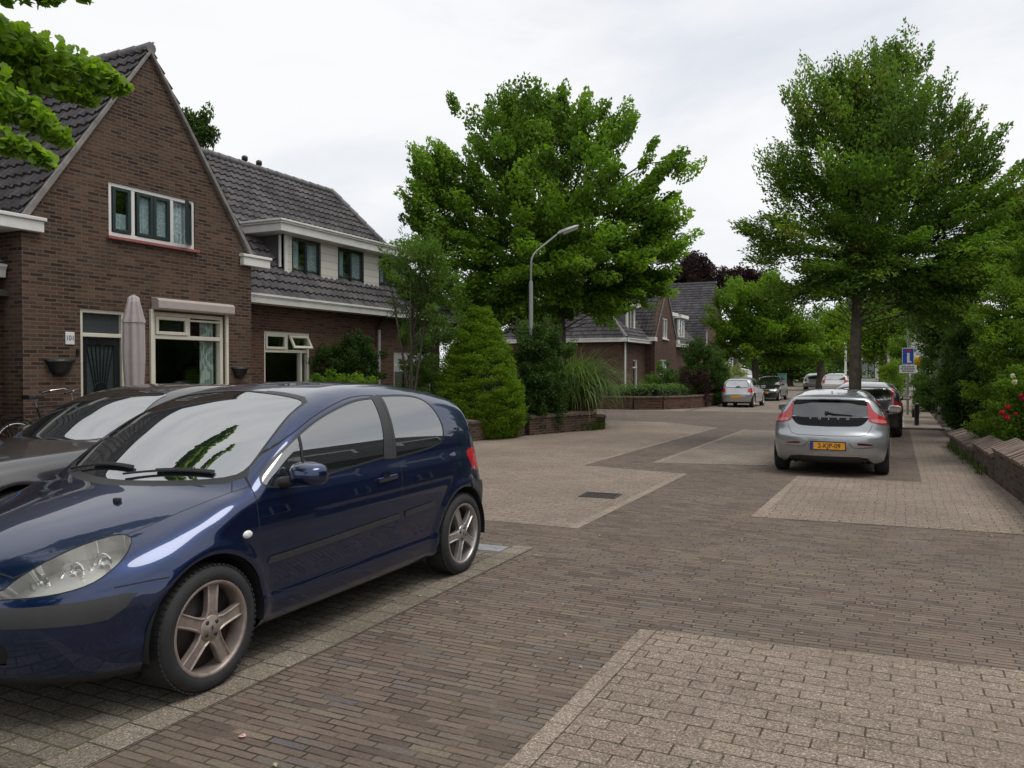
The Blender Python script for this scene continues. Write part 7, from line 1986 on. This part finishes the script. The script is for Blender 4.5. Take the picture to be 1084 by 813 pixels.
def opposite(K, H):
    """the houses across the street, seen only as reflections in the car"""
    h = thing('brick_house', 'brick terrace outside the view, mirrored in the side windows of the blue car', 'house', (12., 17., 0))
    ops = [(7+4.*i, 8.6+4.*i, .8, 2.4) for i in range(6)]
    o = facade('front_wall', [(5,-.2),(29.5,-.2),(29.5,3.4),(5,3.4)], 'x', 8.8, ops, H['brick2'], h, thick=.22)
    for a, b, c, d in ops: win(h, H['white'], 8.8, a, b, c, d, H, out=-1, name='window', mull=((a+b)/2,))
    v = Vector((3.8,0,4.8)); tiles('roof', (8.4,4.7,3.3), (0,1,0), v, 25.1, v.length, None, H['tile'], h, detail=False)
    MB().box(9.05,16.,5,29.5,-.2,3.3).build('side_walls', H['brick2'], h)
    for i in range(4):
        y = 6.5+6.*i; MB().box(9.4,11.5,y,y+3.2,4.0,5.4).build('dormer', H['white'], h); MB().box(9.37,9.4,y+.3,y+2.9,4.2,5.2).build('dormer_window', H['dark'], h)
    for lab, b in (('street tree behind the camera reflected in the bonnet of the blue car', (-3.0,-5.5,0)),):
        tree('street_tree', lab, b, 2.4, .18, [(0,0,5.2,2.0,2.0,1.8),(0,0,6.8,1.5,1.5,1.5),(1.,0,4.6,1.4,1.4,1.1),(-1,0,4.6,1.4,1.4,1.1)], (K['mid'], K['bark']), nclust=150, per=110, leaf=.16, nlimb=40)
# ---------------------------------------------------------------- camera, light, assembly
def camera():
    cd = bpy.data.cameras.new('camera'); cam = bpy.data.objects.new('camera', cd); COL.objects.link(cam)
    cd.sensor_fit = 'HORIZONTAL'; cd.sensor_width = 36; cd.lens = 36*850./1084; cd.clip_start = .05; cd.clip_end = 3000
    cam.location = CAMV; cam.rotation_euler = (math.radians(90)-PIT, 0, YAW); SC.camera = cam

def lighting():
    el = math.radians(66); az = math.radians(78)     # sun behind thin cloud, high on the right
    w = bpy.data.worlds.new('World'); SC.world = w; w.use_nodes = True; t = w.node_tree; t.nodes.clear()
    out = t.nodes.new('ShaderNodeOutputWorld'); bg = t.nodes.new('ShaderNodeBackground'); bg.inputs[1].default_value = .1
    sky = t.nodes.new('ShaderNodeTexSky'); sky.sky_type = 'NISHITA'; sky.sun_disc = False; sky.sun_elevation = el; sky.sun_rotation = az
    tc = t.nodes.new('ShaderNodeTexCoord'); mp = t.nodes.new('ShaderNodeMapping'); mp.inputs['Scale'].default_value = (1.0,1.0,2.6); mp.inputs['Location'].default_value = (3.1,.4,.2)
    t.links.new(tc.outputs['Generated'], mp.inputs[0])
    n1 = t.nodes.new('ShaderNodeTexNoise'); n1.inputs['Scale'].default_value = 2.3; n1.inputs['Detail'].default_value = 7; n1.inputs['Roughness'].default_value = .55; n1.inputs['Distortion'].default_value = .3
    t.links.new(mp.outputs[0], n1.inputs['Vector'])
    cr = t.nodes.new('ShaderNodeValToRGB'); e = cr.color_ramp.elements
    e[0].position = .34; e[0].color = (6.95,7.1,7.35,1); e[1].position = .62; e[1].color = (7.75,7.75,7.85,1)
    t.links.new(n1.outputs['Fac'], cr.inputs[0])
    mk = t.nodes.new('ShaderNodeValToRGB'); mk.color_ramp.elements[0].position = .25; mk.color_ramp.elements[0].color = (.72,.72,.72,1); mk.color_ramp.elements[1].position = .55; mk.color_ramp.elements[1].color = (.97,.97,.97,1)
    t.links.new(n1.outputs['Fac'], mk.inputs[0])
    mx = t.nodes.new('ShaderNodeMix'); mx.data_type = 'RGBA'
    t.links.new(mk.outputs[0], mx.inputs[0]); t.links.new(sky.outputs[0], mx.inputs[6]); t.links.new(cr.outputs[0], mx.inputs[7])
    t.links.new(mx.outputs[2], bg.inputs[0]); t.links.new(bg.outputs[0], out.inputs[0])
    ld = bpy.data.lights.new('sun', 'SUN'); ld.energy = 1.5; ld.angle = math.radians(32); ld.color = (1.0,.965,.91)
    lo = bpy.data.objects.new('sun', ld); COL.objects.link(lo)
    d = Vector((math.sin(az)*math.cos(el), math.cos(az)*math.cos(el), math.sin(el)))     # towards the sun
    lo.rotation_euler = d.to_track_quat('Z', 'Y').to_euler(); lo.location = d*50
    vs = SC.view_settings; vs.view_transform = 'Standard'; vs.look = 'None'; vs.gamma = 1; vs.exposure = 0.36; vs.use_curve_mapping = False

import time as _time
_t = _time.time()
def lap(n):
    global _t
    print('TIME', n, round(_time.time()-_t, 1)); _t = _time.time()
SC.cycles.use_denoising = True
SC.cycles.max_bounces = 8; SC.cycles.transparent_max_bounces = 16
camera(); lighting()
H = house_materials(); K = plant_materials(); M = car_materials()
ground(K, H); lap('ground')
near_houses(H); lap('near houses')
far_houses(H); lap('far houses')
street(K, H); lap('street')
plants(K); lap('plants')
opposite(K, H); lap('opposite')
blue_car(M); lap('blue')
silver_car(M); lap('silver')
other_cars(M); lap('cars')
# kinds that come more than once share a group
GROUPS = {'parked_car': 'cars parked along the street', 'brick_house': 'brick houses along the street', 'garden_wall': 'low brick garden walls', 'wall_planter': 'wall planters on the brick front',
          'street_tree': 'street trees', 'broad_tree': 'broad trees in the gardens', 'copper_beech': 'copper beeches behind the roofs', 'garden_tree': 'small garden trees', 'street_post': 'pale posts along the street',
          'evergreen_shrub': 'dark evergreen shrubs', 'hedge_shrub': 'tall green hedge shrubs', 'garden_shrub': 'green garden shrubs', 'flowering_shrub': 'flowering shrubs', 'paper_scrap': 'scraps of litter'}
for o in list(SC.objects):
    k = o.name.split('.')[0]
    if o.parent is None and k in GROUPS and 'group' not in o: o['group'] = GROUPS[k]
